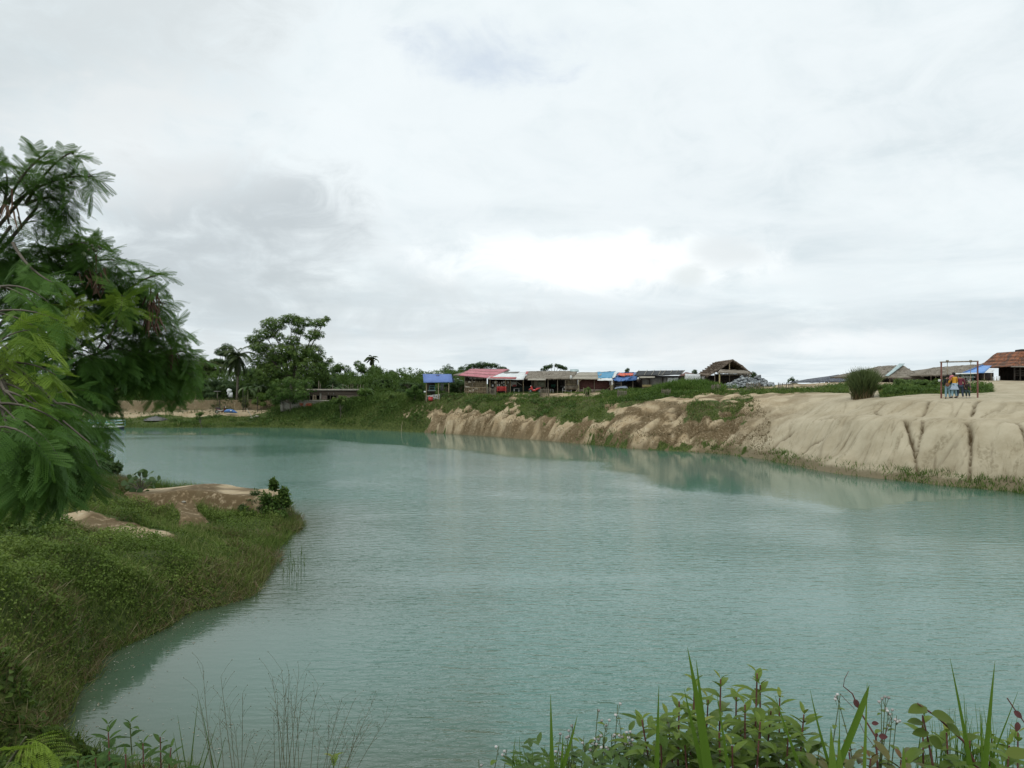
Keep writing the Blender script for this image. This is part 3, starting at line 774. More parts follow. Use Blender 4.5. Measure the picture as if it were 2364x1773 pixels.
# dry brown weeds on the cliff faces
mb = MB()
def dn(x, y):
    p = pxof(x, y); s = grid_at(Sd, x, y)
    return (s > .3) * (s < 8) * np.clip(sst(.44, .58, fbm(x * .7, y * .7, 405, 3)) + .35 * (p > 1560) * (p < 1720) + .3 * (p > 930) * (p < 1200) - .55 * sst(1300, 1370, p) * sst(1560, 1500, p) * sst(1.5, 3, s), 0, 1) * (p > 880) * (p < 1780)
x, y = pick(22000, -22, 26, 52, 104, dn)
blades(mb, x, y, grid_at(Z, x, y), rng.uniform(.08, .26, len(x)), rng.uniform(.02, .05, len(x)), .8)
mb.build("dry_weeds", mt_dry, kind='stuff')
# bright reeds at the waterline of the right bank
mb = MB()
def dn(x, y):
    p = pxof(x, y); s = grid_at(Sd, x, y)
    q = np.exp(-((p - 2105) / 45) ** 2) + .9 * np.exp(-((p - 2255) / 55) ** 2) + .12 * (p > 1800) + .5 * np.exp(-((p - 1660) / 50) ** 2) + .5 * np.exp(-((p - 1800) / 35) ** 2) + .5 * np.exp(-((p - 1390) / 60) ** 2) + .4 * np.exp(-((p - 2350) / 25) ** 2) + .35 * (p < 700)
    return (s > -.3) * (s < 1.1) * np.clip(q, 0, 1)
x, y = pick(9000, -60, 30, 40, 108, dn)
blades(mb, x, y, np.maximum(grid_at(Z, x, y), -.05), rng.uniform(.12, .42, len(x)), rng.uniform(.02, .045, len(x)), .45)
mb.build("shore_grass", mt_bright, kind='stuff')

# peninsula creepers
pen = lambda x, y: (y < 41) & (x < -4.2)
mb = MB()
def dn(x, y):
    p = pxof(x, y); s = grid_at(Sd, x, y)
    dd = np.clip(22 / np.maximum(y, 8), .5, 1.6)
    return pen(x, y) * (s > -.05) * (gmask(x, y) > .45) * (p > -60) * (p < 700) * np.clip(dd * .65, 0, 1) * (.35 + .65 * sst(.38, .55, fbm(x * .8, y * .8, 411, 3)))
x, y = pick(125000, -26, -4.5, 10, 39, dn)
s_ = grid_at(Sd, x, y); cl = fbm(x * .7, y * .7, 412, 3)
top = (.05 + .55 * sst(.35, .75, cl)) * sst(0, 1.0, s_) + .04
u = rng.random(len(x)) ** .6
z = grid_at(Z, x, y) + top * u
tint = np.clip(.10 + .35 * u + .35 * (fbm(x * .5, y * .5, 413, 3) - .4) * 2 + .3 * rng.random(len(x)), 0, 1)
pt = fbm(x * .35, y * .35, 415, 3)
tint = np.clip(tint - .30 * sst(.52, .62, pt) + .12 * sst(.45, .35, pt), 0, 1)
leaves(mb, np.stack([x, y, z], 1), rng.uniform(.04, .085, len(x)) * (1 + .9 * sst(.50, .60, pt) * (rng.random(len(x)) < .5)), tint, 1.1)
mb.build("ground_cover", mt_vine, kind='stuff')
mb = MB()
def dn(x, y):
    p = pxof(x, y); s = grid_at(Sd, x, y)
    return pen(x, y) * (s > -.15) * (gmask(x, y) > .4) * (p > -60) * (p < 720) * (.12 + .88 * sst(.47, .60, fbm(x * .6, y * .6, 421, 3) + .25 * sst(1.6, .3, s)))
x, y = pick(60000, -26, -4.5, 10, 39, dn)
s_ = grid_at(Sd, x, y)
blades(mb, x, y, np.maximum(grid_at(Z, x, y), -.05), rng.uniform(.12, .42, len(x)) * (.6 + .8 * vnoise(x, y, 7)), rng.uniform(.008, .02, len(x)), .55, np.clip(rng.random(len(x)) * .8 + .35 * (vnoise(x * .5, y * .5, 77) - .3), 0, 1))
mb.build("meadow_grass", mt_grass, kind='stuff')
mb = MB()
x, y = pick(16000, -26, -4.5, 10, 39, lambda x, y: pen(x, y) * (grid_at(Sd, x, y) > -.2) * (gmask(x, y) > .4) * (pxof(x, y) > -60) * sst(.5, .62, fbm(x * .5, y * .5, 431, 3) + .2 * sst(1.2, .2, grid_at(Sd, x, y))))
blades(mb, x, y, np.maximum(grid_at(Z, x, y), 0) + rng.random(len(x)) * .15, rng.uniform(.12, .4, len(x)), rng.uniform(.006, .014, len(x)), 1.1)
mb.build("dry_grass", mt_dry, kind='stuff')
# floating bits of leaf near the left bank
mb = MB()
x, y = pick(420, -10, -4, 12.2, 20, lambda x, y: (grid_at(Sd, x, y) < -.02) * sst(-2.4, -.2, grid_at(Sd, x, y)))
nn = len(x); M = frames(np.stack([rng.normal(size=nn), rng.normal(size=nn), 0 * x], 1)) * rng.uniform(.02, .055, nn)[:, None, None]
mb.scatter(LEAF_V, LEAF_F, None, M, np.stack([x, y, 0 * x + .006], 1), rng.uniform(.5, 1, nn))
mb.build("leaf_litter", leaf_mat("floating_leaf", (.10, .08, .04), (.22, .19, .12), (.42, .42, .36), .1), kind='stuff')
# ------------------------------------------------------------------ trees
def foliage(mb, c, r, n, size, tint0=.4, shell=.55, up=.7):
    d = rand_dirs(n); rad = (shell + (1 - shell) * rng.random(n)) * (.85 + .3 * vnoise(d[:, 0] * 2.2 + c[0], d[:, 2] * 2.2 + d[:, 1] * 1.7 + c[1], 5))
    O = np.array(c) + d * rad[:, None] * np.array(r)
    keep = fbm(O[:, 0] * 1.1 / size * .22, O[:, 2] * 1.1 / size * .22 + O[:, 1] * .3, 61, 2) > .30
    O = O[keep]; d = d[keep]
    nrm = d * .8 + rand_dirs(len(O)) * .8 + np.array((0, 0, up)); nrm /= np.linalg.norm(nrm, axis=1, keepdims=True)
    dr = np.cross(rand_dirs(len(O)), nrm)
    M = frames(dr, nrm) * (size * rng.uniform(.6, 1.3, len(O)))[:, None, None]
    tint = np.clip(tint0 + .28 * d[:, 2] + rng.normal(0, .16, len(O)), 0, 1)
    mb.scatter(CLUMP_V, CLUMP_F, CLUMP_T, M, O, tint)

def make_tree(name, label, base, blobs, mat, leaf=.28, dens=26, trunk_r=.16, group=None, cat='tree', tint0=.4, shell=.5):
    """blobs: (x,y,z,rx,rz) in world metres"""
    t = thing(name, label, cat, base, group)
    tr = MB(); fo = MB(); base = Vector(base)
    top = sum((Vector(b[:3]) for b in blobs), Vector()) / len(blobs)
    fork = base.lerp(Vector((top.x, top.y, base.z + (top.z - base.z) * .75)), .55)
    tr.tube([base - Vector((0, 0, .3)), base.lerp(fork, .5) + Vector((.1, 0, 0)), fork], [trunk_r, trunk_r * .8, trunk_r * .6], 7)
    for b in blobs:
        c = Vector(b[:3]); mid = fork.lerp(c, .55) + Vector((random.uniform(-.2, .2), random.uniform(-.2, .2), .15))
        tr.tube([fork, mid, c + Vector((0, 0, -b[4] * .2))], [trunk_r * .5, trunk_r * .3, trunk_r * .1], 5)
        for _ in range(3):
            e = c + Vector((random.uniform(-1, 1) * b[3] * .7, random.uniform(-1, 1) * b[3] * .7, random.uniform(-.3, .6) * b[4]))
            tr.bar(mid.lerp(c, .6), e, trunk_r * .1, 4)
        n = int(dens * (b[3] ** 2 + 2 * b[3] * b[4]) / 3 / (leaf / .28) ** 2 * 4)
        foliage(fo, c, (b[3], b[3], b[4]), n, leaf, tint0, shell)
    tr.build('trunk', mt_bark, t); fo.build('crown', mat, t)
    return t
def pblobs(L, d):
    out = []
    for q in L:
        px, py, r = q[:3]; fl = q[3] if len(q) > 3 else .8; dd = q[4] if len(q) > 4 else random.uniform(-1.2, 1.2)
        p = P(px, py, d + dd); rr = r * (d + dd) / 1820 * (1.13 if len(L) == 21 else 1)
        out.append((p.x, p.y, p.z, rr, rr * fl))
    return out

# the tall tree rising above the treeline
d = 118
bl = pblobs([(630, 748, 27, .6), (612, 768, 24, .55), (588, 782, 20, .55), (600, 800, 22, .5), (672, 735, 22, .5), (700, 743, 24, .5), (735, 744, 20, .45), (752, 735, 10, .6), (722, 772, 24, .5),
             (690, 762, 16, .5), (676, 785, 18, .7), (640, 775, 16, .6), (650, 812, 34, .7), (610, 830, 34, .7), (690, 812, 30, .7), (725, 812, 28, .7), (745, 835, 24, .8), (665, 845, 46, .7), (620, 860, 36, .7), (710, 850, 44, .7), (735, 865, 30, .8)], d)
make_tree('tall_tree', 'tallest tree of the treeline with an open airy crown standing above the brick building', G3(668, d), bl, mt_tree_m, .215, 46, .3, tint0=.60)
# light green tree beside the brick building
bl = pblobs([(640, 888, 20), (662, 880, 18), (690, 888, 22), (655, 905, 26), (695, 908, 22), (625, 908, 16), (713, 882, 13, .9), (722, 897, 9), (680, 918, 18), (640, 920, 16)], 109)
make_tree('leafy_tree', 'light green bushy tree with big soft leaves at the left end of the brick building', G3(668, 109), bl, mt_tree_l, .24, 34, .14, tint0=.5)
# background trees
kinds = {'d': ('dark_tree', mt_tree_d), 'm': ('broadleaf_tree', mt_tree_m), 'o': ('olive_tree', mt_tree_o)}
spec = [ (60, 880, 60, 128, 'm', 'broad green tree mostly hidden behind the feathery branches at the left edge'),
 (170, 872, 55, 130, 'd', 'dark tree behind the pier, seen between feathery branches'),
 (270, 862, 55, 130, 'm', 'green tree behind the gravel heap, left of the bare building ground'),
 (350, 846, 45, 128, 'o', 'olive tree behind the drooping tips of the feathery tree'),
 (412, 838, 40, 130, 'o', 'rounded olive tree left of the coconut palm, above the dirt bank'),
 (468, 826, 38, 132, 'o', 'dark olive tree just left of the leaning coconut palm'),
 (518, 797, 30, 142, 'df', 'tall flat topped dark tree rising directly behind the coconut palm'),
 (500, 872, 45, 124, 'd', 'low dark tree under the coconut palm behind the post with a white sheet'),
 (580, 848, 30, 130, 'd', 'dark tree filling the gap between coconut palm and the tall tree'),
 (600, 880, 30, 122, 'm', 'small green tree left of the light green bushy tree'),
 (756, 826, 14, 140, 'd', 'slender dark tree showing right of the tall tree crown'),
 (750, 868, 34, 124, 'd', 'dark rounded tree behind the roof poles of the brick building'),
 (790, 838, 24, 150, 'm', 'green tree right of the tall tree, first of the ridge of trees'),
 (824, 831, 24, 150, 'm', 'highest green tree of the ridge, left of the small distant palm'),
 (866, 842, 24, 152, 'm', 'green tree standing just in front of the small distant palm'),
 (902, 853, 24, 150, 'o', 'mid green tree on the falling ridge right of the distant palm'),
 (938, 860, 24, 148, 'm', 'green tree on the falling ridge left of the blue roofed kiosk'),
 (972, 862, 22, 146, 'd', 'dark tree reaching up directly behind the left side of the blue roofed kiosk'),
 (1008, 864, 22, 140, 'd', 'dark tree behind the right side of the blue roofed kiosk'),
 (888, 872, 28, 126, 'd', 'round very dark tree between the brick building and the blue roofed kiosk'),
 (825, 878, 30, 126, 'm', 'green tree behind the right end of the brick building'),
 (950, 882, 26, 122, 'd', 'low dark tree left of the blue roofed kiosk'),
 (1062, 874, 20, 118, 'd', 'dark bush tree in the gap between the blue kiosk and the pink roofed hut'),
 (1036, 878, 20, 112, 'd', 'dark leafy tree right beside the blue roofed kiosk'),
]
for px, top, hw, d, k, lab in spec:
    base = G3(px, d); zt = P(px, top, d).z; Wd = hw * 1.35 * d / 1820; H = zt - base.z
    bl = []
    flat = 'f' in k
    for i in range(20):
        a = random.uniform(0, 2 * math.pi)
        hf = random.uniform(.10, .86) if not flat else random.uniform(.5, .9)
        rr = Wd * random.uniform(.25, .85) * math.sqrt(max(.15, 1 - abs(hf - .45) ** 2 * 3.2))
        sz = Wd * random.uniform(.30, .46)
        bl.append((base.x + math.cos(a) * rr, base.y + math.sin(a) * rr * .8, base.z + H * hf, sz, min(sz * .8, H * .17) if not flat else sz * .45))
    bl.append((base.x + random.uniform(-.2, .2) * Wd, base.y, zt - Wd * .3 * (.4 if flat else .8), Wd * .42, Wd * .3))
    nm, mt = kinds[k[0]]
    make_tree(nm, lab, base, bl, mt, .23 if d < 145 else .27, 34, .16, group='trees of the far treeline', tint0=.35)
# umbrella-crowned trees behind the huts
bl = pblobs([(1034, 853, 15, .9, 0), (1042, 864, 14, .9, 0), (1070, 851, 16, .5, 0), (1092, 843, 18, .35, 0), (1114, 840, 20, .3, 0), (1138, 842, 17, .3, 0), (1158, 849, 13, .35, 0), (1170, 853, 8, .4, 0), (1105, 853, 30, .45, 1), (1065, 862, 22, .6, 1), (1140, 858, 22, .4, 1)], 150)
make_tree('spreading_tree', 'wide spreading dark tree behind the pink roofed hut', G3(1095, 150), bl, mt_tree_d, .3, 34, .25, tint0=.3)
bl = pblobs([(1256, 851, 9, .4, 0), (1264, 846, 11, .3, 0), (1272, 844, 13, .28, .4), (1281, 842, 14, .28, 0), (1290, 844, 13, .28, -.4), (1297, 846, 12, .28, 0), (1306, 850, 9, .35, 0)], 150)
make_tree('spreading_tree', 'small umbrella shaped dark tree behind the long thatched stall', G3(1280, 150), bl, mt_tree_d, .26, 40, .18, tint0=.3)
for px, py, r, d, lab, h in [(1448, 852, 5, 125, 'tiny tree top poking up over the blue and red tarpaulin roof', 1.2), (1604, 857, 8, 125, 'small distant tree over the white sheet beside the big thatched hut', .9), (1738, 864, 9, 105, 'dark bush at the right eave of the big thatched hut', 1.2),
                             (1830, 877, 13, 125, 'round dark bush alone on the skyline right of the stone heap', .9)]:
    bl = pblobs([(px - r * .4, py + r * .3, r * .7, h, 0), (px + r * .4, py, r * .65, h, .2), (px, py - r * .2, r * .6, h, .1), (px + r * .1, py + r * .9, r * .9, h, 0)], d)
    make_tree('distant_bush', lab, G3(px, d), bl, mt_tree_d, .17, 40, .1, tint0=.35, cat='bush')
for px, py, r, d, lab, mt in [(958, 900, 20, 101, 'yellow green leafy shrub on the bank left of the blue roofed kiosk', mt_tree_l), (465, 958, 13, 105, 'dark shrub at the far waterline in front of the bare building ground', mt_tree_m),
                          (600, 920, 22, 116, 'clipped yellow green bush left of the concrete terrace wall', mt_bright), (560, 928, 16, 116, 'brownish green bush behind the blue tarpaulin', mt_tree_o), (835, 912, 26, 106, 'bushy reeds in front of the right end of the brick building', mt_bright), (785, 925, 20, 104, 'dark reeds below the windows of the brick building', mt_tall),
                          (905, 920, 20, 104, 'tangled green shrub on the tall grass bank', mt_tree_m), (1358, 900, 12, 90, 'cone shaped green bush inside leaning stakes in front of the maroon wall', mt_tree_m),
                          (2190, 884, 12, 66, 'green shrub right behind the swing', mt_tree_m)]:
    bl = pblobs([(px + random.uniform(-.6, .6) * r, py + random.uniform(-.35, .6) * r, r * random.uniform(.35, .55), .8, random.uniform(-.5, .5)) for _ in range(6)] + [(px, py - r * .35, r * .4, .9, 0)], d)
    make_tree('shrub', lab, G3(px, d), bl, mt, .17, 42, .05, tint0=.5, cat='shrub')

# ---- palms
mt_palm = leaf_mat("palm_frond", (.035, .055, .022), (.075, .105, .042), (.14, .165, .07), .2)
def frond(mb, o, az, el, L, droop, w=.09, n=16, tint=.5):
    pts = []; p = Vector(o); e = el
    for i in range(n + 1):
        pts.append(p.copy()); e -= droop / n * (1 + i / n)
        p = p + Vector((math.cos(az) * math.cos(e), math.sin(az) * math.cos(e), math.sin(e))) * (L / n)
    mb.tube(pts, [.035 * (1 - .8 * i / n) for i in range(n + 1)], 4, tint)
    side = Vector((-math.sin(az), math.cos(az), 0))
    O = []; D = []; Sx = []
    for i in range(2, n * 2):
        f = i / (2 * n); q = pts[int(f * n)].lerp(pts[min(int(f * n) + 1, n)], f * n % 1); tang = (pts[min(int(f * n) + 1, n)] - pts[int(f * n)]).normalized()
        ll = L * .24 * math.sin(math.pi * min(.15 + f * .85, 1)) ** .6 + .05
        for sg in (-1, 1):
            dd = side * sg * .8 + tang * .55 + Vector((0, 0, -.55 - random.random() * .4))
            O.append(q); D.append(dd); Sx.append(ll * random.uniform(.8, 1.15))
    O = np.array(O); D = np.array(D); Sx = np.array(Sx)
    M = frames(D) * np.stack([np.full(len(Sx), w), Sx, Sx], 1)[:, None, :]
    mb.scatter(BL_V, BL_F, None, M, O, np.full(len(O), tint) + rng.normal(0, .12, len(O)))
def palm(label, px, py, d, L, lean, n=22, w=.09, base_py=None):
    c = P(px, py, d); b = G3(px + lean, d)
    t = thing('coconut_palm', label, 'palm tree', b)
    tr = MB(); tr.tube([b, b.lerp(c, .5) + Vector((-lean * .01, 0, 0)), c], [.2, .15, .13], 8); tr.build('trunk', mt_bark, t)
    cr = MB()
    for i in range(n):
        el = R(random.choice([70, 45, 20, -5, -35, -60]) + random.uniform(-10, 10))
        frond(cr, c, random.uniform(0, 6.28), el, L * random.uniform(.8, 1.1), R(70) if el > 0 else R(30), w, 12, random.uniform(.25, .75))
    cr.build('crown', mt_palm, t)
    nuts = MB()
    for i in range(7): a = i * .9; nuts.ball(c + Vector((math.cos(a) * .28, math.sin(a) * .28, -.25)), (.11, .11, .13), 6, 4)
    nuts.build('coconuts', rough_mat("coconut", (.12, .10, .04), (.2, .15, .07)), t)
palm('large coconut palm with a slightly leaning trunk left of the tall tree', 550, 820, 120, 3.5, -3, 30, .13)
palm('small distant coconut palm on the skyline above the ridge of trees', 858, 826, 170, 1.9, 0, 20, .15)

# ---- banana plants
mt_ban = leaf_mat("banana_leaf", (.06, .11, .035), (.12, .19, .07), (.22, .28, .14), .35)
def banana():
    t = thing('banana_plant', 'x', 'banana plant', (0, 0, 0), 'banana plants near the brick building')
    st = MB(); st.tube([(0, 0, -.1), (0, 0, .8), (.03, 0, 1.5)], [.12, .1, .06], 8); st.build('stem', rough_mat("banana_stem", (.14, .16, .07), (.24, .24, .13)), t)
    for i in range(8):
        lf = MB(); a = i * 2.4 + random.random() * .4; el = R(75 - (i % 4) * 14); L = 1.5 + random.random() * .4; n = 7
        p = Vector((.03, 0, 1.45)); V = []; e = el
        for k in range(n + 1):
            wd = .02 if k == 0 else .24 * math.sin(math.pi * (k / n * .86 + .1)) ** .7
            sd = Vector((-math.sin(a), math.cos(a), 0))
            V += [p + sd * wd + Vector((0, 0, -.05)), p, p - sd * wd + Vector((0, 0, -.05))]
            e -= R(20); p = p + Vector((math.cos(a) * math.cos(e), math.sin(a) * math.cos(e), math.sin(e))) * (L / n)
        lf.add(V, [(k * 3 + j, k * 3 + j + 1, k * 3 + j + 4, k * 3 + j + 3) for k in range(n) for j in (0, 1)], random.uniform(.2, .9))
        lf.build('leaf', mt_ban, t)
    return t
b0 = banana()
for i, (px, d, sc, lab) in enumerate([(775, 117, 1.35, 'banana plant rising behind the roof poles of the brick building'), (572, 118, 1.25, 'banana plant left of the light green bushy tree'), (596, 120, 1.2, 'banana plant touching the light green bushy tree'),
                                 (848, 112, .9, 'banana plant at the right corner of the brick building'), (416, 113, .8, 'young banana plant on the dirt bank at the left')]):
    loc = G3(px, d)
    if i == 0: b0.location = loc; b0.scale = (sc,) * 3; b0['label'] = lab; 
    else: copy_tree(b0, loc, i * 1.3, sc, lab)
sp = thing('banana_plant', 'tiny banana sprout on the sandy far shore right of the gravel heap', 'banana plant', G3(412, 105.5), 'banana plants near the brick building')
sm = MB()
for a, e in ((.3, 70), (2.6, 55), (3.6, 75), (5.5, 50)):
    q = G3(412, 105.5); D = Vector((math.cos(R(e)) * math.cos(a), math.cos(R(e)) * math.sin(a), math.sin(R(e))))
    M = frames(np.array([D])) * np.array([.16, .75, .75])[None, None, :]
    sm.scatter(BL_V, BL_F, None, M, np.array([q]), np.array([.8]))
sm.build('leaves', leaf_mat("sprout_leaf", (.16, .19, .06), (.26, .27, .10)), sp)

# ---- tall tussock on the right bank
c = G3(1995, 62)
t = thing('tussock_grass', 'tall bushy grass tussock standing alone left of the thatched huts on the right bank', 'tussock', c)
mb = MB(); n = 5200
a = rng.uniform(0, 2 * math.pi, n); r_ = np.sqrt(rng.random(n)) * .60
bx = c.x - .15 + np.cos(a) * r_; by = c.y + np.sin(a) * r_; zz_ = grid_at(Z, bx, by)
lvl = rng.random(n); hh = rng.uniform(.5, 1.0, n)
dirx = (bx - c.x) * .38 + rng.normal(.12, .20, n); diry = (by - c.y) * .5 + rng.normal(0, .2, n)
O = np.stack([bx + dirx * lvl * 1.2, by + diry * lvl * 1.2, zz_ + lvl * 1.85 * (1 - .30 * (r_ / .6) ** 2)], 1)
D = np.stack([dirx * 1.3, diry, np.ones(n) * .9], 1)
M = frames(D, np.stack([rng.normal(size=n), rng.normal(size=n), 0 * a], 1)) * np.stack([np.full(n, .035), hh * .95, hh * .95], 1)[:, None, :]
mb.scatter(BL_V, BL_F, None, M, O, np.clip(rng.random(n) * .6 + lvl * .25, 0, 1)); mb.build('blades', leaf_mat("tussock_blade", (.05, .075, .028), (.12, .155, .06), (.24, .27, .13), .3), t)
mb = MB(); n = 500
a = rng.uniform(0, 2 * math.pi, n); r_ = np.sqrt(rng.random(n)) * .8
blades(mb, c.x - .15 + np.cos(a) * r_, c.y + np.sin(a) * r_, grid_at(Z, c.x + np.cos(a) * r_, c.y + np.sin(a) * r_), rng.uniform(.5, 1.2, n), np.full(n, .03), .2)
mb.build('stalks', mt_dry, t)
# hedge behind the swing
t = thing('hedge', 'low dense green hedge on the bank behind the swing', 'hedge', G3(2125, 68))
mb = MB()
for i in range(15):
    px = 2072 + i * 8 + random.uniform(-3, 3); q = P(px, 884 + random.uniform(-2, 2), 67.5 + random.uniform(-1, 1)); foliage(mb, q, (.45, .5, .38), 150, .15, .42, .4)
    q = P(px, 896, 66.8 + random.uniform(-.5, .5)); foliage(mb, q, (.5, .5, .4), 130, .15, .35, .4)
mb.build('foliage', mt_tree_m, t)
t = thing('hedge', 'small ragged green hedge right of the tall grass tussock', 'hedge', G3(2035, 68))
mb = MB()
for i in range(7):
    px = 2012 + i * 6; foliage(mb, P(px, 895 + random.uniform(-3, 3), 67 + random.uniform(-.6, .6)), (.35, .4, .33), 110, .14, .4, .4)
mb.build('foliage', mt_tree_m, t)

# ---- plants on the peninsula
def twiggy(name, label, blobs, base, mat, leaf, n, cat='shrub', tr=.02, tint0=.45):
    t = thing(name, label, cat, base); s1 = MB(); s2 = MB(); base = Vector(base)
    for (c, r) in blobs:
        c = Vector(c); s1.tube([base, base.lerp(c, .5) + Vector((0, 0, .05)), c], [tr, tr * .7, tr * .3], 5)
        O = np.array(c) + rand_dirs(n) * (rng.random(n) ** .5)[:, None] * np.array(r)
        for k in range(0, n, 9): s1.bar(c, O[k], tr * .25, 4)
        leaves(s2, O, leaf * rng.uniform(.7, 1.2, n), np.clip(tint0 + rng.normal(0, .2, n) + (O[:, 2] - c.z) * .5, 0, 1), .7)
    s1.build('stem', mt_bark, t); s2.build('foliage', mat, t)
    return t
q = lambda px, py, d: tuple(P(px, py, d))
twiggy('shrub', 'leafy upright shrub at the very tip of the left peninsula', [(q(632, 1118, 32.3), (.16, .2, .26)), (q(655, 1138, 32.2), (.22, .2, .26)), (q(640, 1160, 32.2), (.3, .3, .3)), (q(615, 1150, 32.2), (.24, .25, .25)), (q(662, 1158, 32.1), (.14, .2, .2)), (q(625, 1180, 32), (.35, .3, .25)), (q(650, 1190, 31.8), (.22, .25, .2))], q(635, 1200, 32.4), mt_tree_m, .16, 330)
twiggy('creeper_clump', 'dark creeper hanging over the end of the bare soil ledge left of the tip shrub', [(q(590, 1140, 32.6), (.25, .2, .22)), (q(582, 1160, 32.3), (.28, .2, .25)), (q(600, 1175, 32.2), (.28, .25, .22)), (q(575, 1185, 31.8), (.3, .25, .18)), (q(560, 1172, 32.0), (.22, .2, .15))], q(590, 1165, 32.8), mt_tree_d, .10, 260, 'creeper', .012, .6)
twiggy('bush', 'dense dark bush on the left bank behind the drooping feathery branches', [(q(190, 1040, 37), (.7, .7, .55)), (q(235, 1058, 36.5), (.55, .5, .4)), (q(150, 1050, 37), (.8, .7, .6)), (q(260, 1078, 36), (.4, .4, .3)), (q(100, 1040, 38), (1, .8, .7)), (q(215, 1080, 35.5), (.5, .5, .3))], tuple(G3(190, 36.4)), mt_tree_d, .16, 700, 'bush', .03, .5)
# round-leaved plant against the water
t = thing('round_leaved_plant', 'plant with large round dark leaves standing against the water on the peninsula', 'plant', G3(322, 33.6))
s1 = MB(); s2 = MB(); s3 = MB(); b = G3(325, 33.6)
disc = np.array([(0, 0, 0)] + [(.5 * math.sin(a), .5 - .5 * math.cos(a) * (1 if abs(a - math.pi) > .3 else 1.12), -.06 * (1 - math.cos(2 * a))) for a in np.linspace(.35, 2 * math.pi - .35, 11)] )
discF = [np.array([(0, k, k + 1) for k in range(1, 11)])]
O = []; 
for (px, py) in [(322, 1088), (335, 1082), (345, 1092), (310, 1092), (337, 1101), (334, 1108), (318, 1100), (325, 1095), (352, 1110), (362, 1112), (356, 1120), (340, 1118), (366, 1108), (328, 1125), (344, 1130), (350, 1126), (310, 1112), (302, 1104), (298, 1115), (290, 1112), (300, 1125), (315, 1128), (286, 1120), (308, 1100), (292, 1128), (320, 1135)]:
    p_ = P(px, py, 33.6 + random.uniform(-.4, .4)); O.append(p_)
    s1.tube([b, b.lerp(p_, .6) + Vector((0, 0, .12)), p_], [.015, .01, .005], 5)
nrm = rng.normal(0, .5, (len(O), 3)) + np.array((0, -.7, .6)); M = frames(np.cross(nrm, rand_dirs(len(O))), nrm) * rng.uniform(.20, .29, len(O))[:, None, None]
s2.scatter(disc, discF, None, M, np.array(O), rng.uniform(.2, .7, len(O)))
s1.build('stem', mt_bark, t); s2.build('leaves', mt_tree_d, t)
# grass clump beyond the soil ledge
t = thing('grass_clump', 'clump of upright green grass behind the bare soil saddle of the peninsula', 'grass clump', P(405, 1130, 36.2))
mb = MB(); n = 1500; x = rng.uniform(-16.3, -14.0, n); y = rng.uniform(35.3, 36.6, n)
blades(mb, x, y, np.maximum(grid_at(Z, x, y), 0), rng.uniform(.25, .62, n) * (1.1 + .3 * rng.random(n)), np.full(n, .018), .22); mb.build('blades', mt_bright, t)
# water weeds off the tip
t = thing('water_weed', 'thin weeds standing in the shallow water below the peninsula tip', 'water plants', (-7.2, 26.2, 0))
for px, py0, py1 in [(662, 1325, 1290), (668, 1345, 1283), (674, 1335, 1300), (679, 1320, 1292), (690, 1330, 1288), (695, 1338, 1290), (704, 1315, 1285), (684, 1350, 1320), (655, 1340, 1310), (695, 1290, 1262), (670, 1290, 1270), (664, 1215, 1195), (672, 1225, 1205)]:
    mb = MB(); d0 = EYE * 1820 / (py0 - 885); a_ = P(px, py0, d0); e_ = P(px + random.uniform(-3, 3), py1, d0)
    mb.tube([a_ - Vector((0, 0, .15)), a_.lerp(e_, .5) + Vector((random.uniform(-.03, .03), 0, 0)), e_], [.007, .006, .003], 4)
    for k in range(4): v = a_.lerp(e_, .3 + .2 * k); M = frames(np.array([(random.uniform(-1, 1), random.uniform(-1, 1), 1.2)])) * np.array([.02, .14, .14])[None, None, :]; mb.scatter(BL_V, BL_F, None, M, np.array([v]), np.array([.5]))
    mb.build('stem', mt_tall, t)

# ------------------------------------------------------------------ huts and stalls
m_thatch = rough_mat("thatch", (.17, .145, .115), (.30, .265, .215), 1.6, .95, (1, 1, 3), (.38, .34, .28), .8, 14, .1)
m_thatch2 = rough_mat("brown_thatch", (.13, .10, .075), (.23, .18, .14), 1.6, .95, (1, 1, 3), (.30, .25, .20), .8, 14, .1)
m_palethatch = rough_mat("pale_thatch", (.30, .275, .225), (.42, .39, .32), 1.6, .95, (1, 1, 3), (.5, .46, .39), .6, 14, .1)
m_pink = rough_mat("pink_roofing", (.42, .13, .16), (.58, .24, .26), 1.2, .75, (1, 1, 1), (.66, .34, .35), .2, 9)
m_white = rough_mat("white_sheet", (.62, .64, .63), (.78, .80, .79), 1.4, .7, (1, 1, 1), (.84, .85, .84), .15, 8)
m_redsheet = rough_mat("red_sheet", (.42, .10, .10), (.56, .16, .15), 1.4, .7, (1, 1, 1), (.66, .3, .28), .15, 8)
m_bluekiosk = rough_mat("blue_roof_sheet", (.12, .19, .44), (.155, .235, .50), .8, .55, (1, 1, 1), None, .08, 6)
m_bluetarp = rough_mat("sky_blue_tarp", (.06, .25, .42), (.11, .33, .50), 2.2, .55, (1, 1, 1), (.2, .42, .56), .3, 9)
m_royal = rough_mat("royal_blue_tarp", (.06, .14, .36), (.10, .22, .48), 2, .5, (1, 1, 1), (.17, .3, .62), .3, 9)
m_redtarp = rough_mat("orange_red_tarp", (.60, .09, .05), (.78, .17, .10), 2, .5, (1, 1, 1), (.7, .3, .2), .3, 9)
m_black = rough_mat("black_roofing", (.028, .030, .031), (.055, .058, .058), 2, .8, (1, 1, 1), (.09, .09, .09), .3, 12)
m_bamboo = rough_mat("bamboo", (.26, .20, .12), (.40, .33, .21), 3, .7, (1, 1, .3), (.5, .43, .3), .2, 16)
m_bambood = rough_mat("weathered_bamboo", (.15, .125, .095), (.27, .23, .175), 3, .85, (1, 1, .3), (.36, .31, .24), .2, 16)
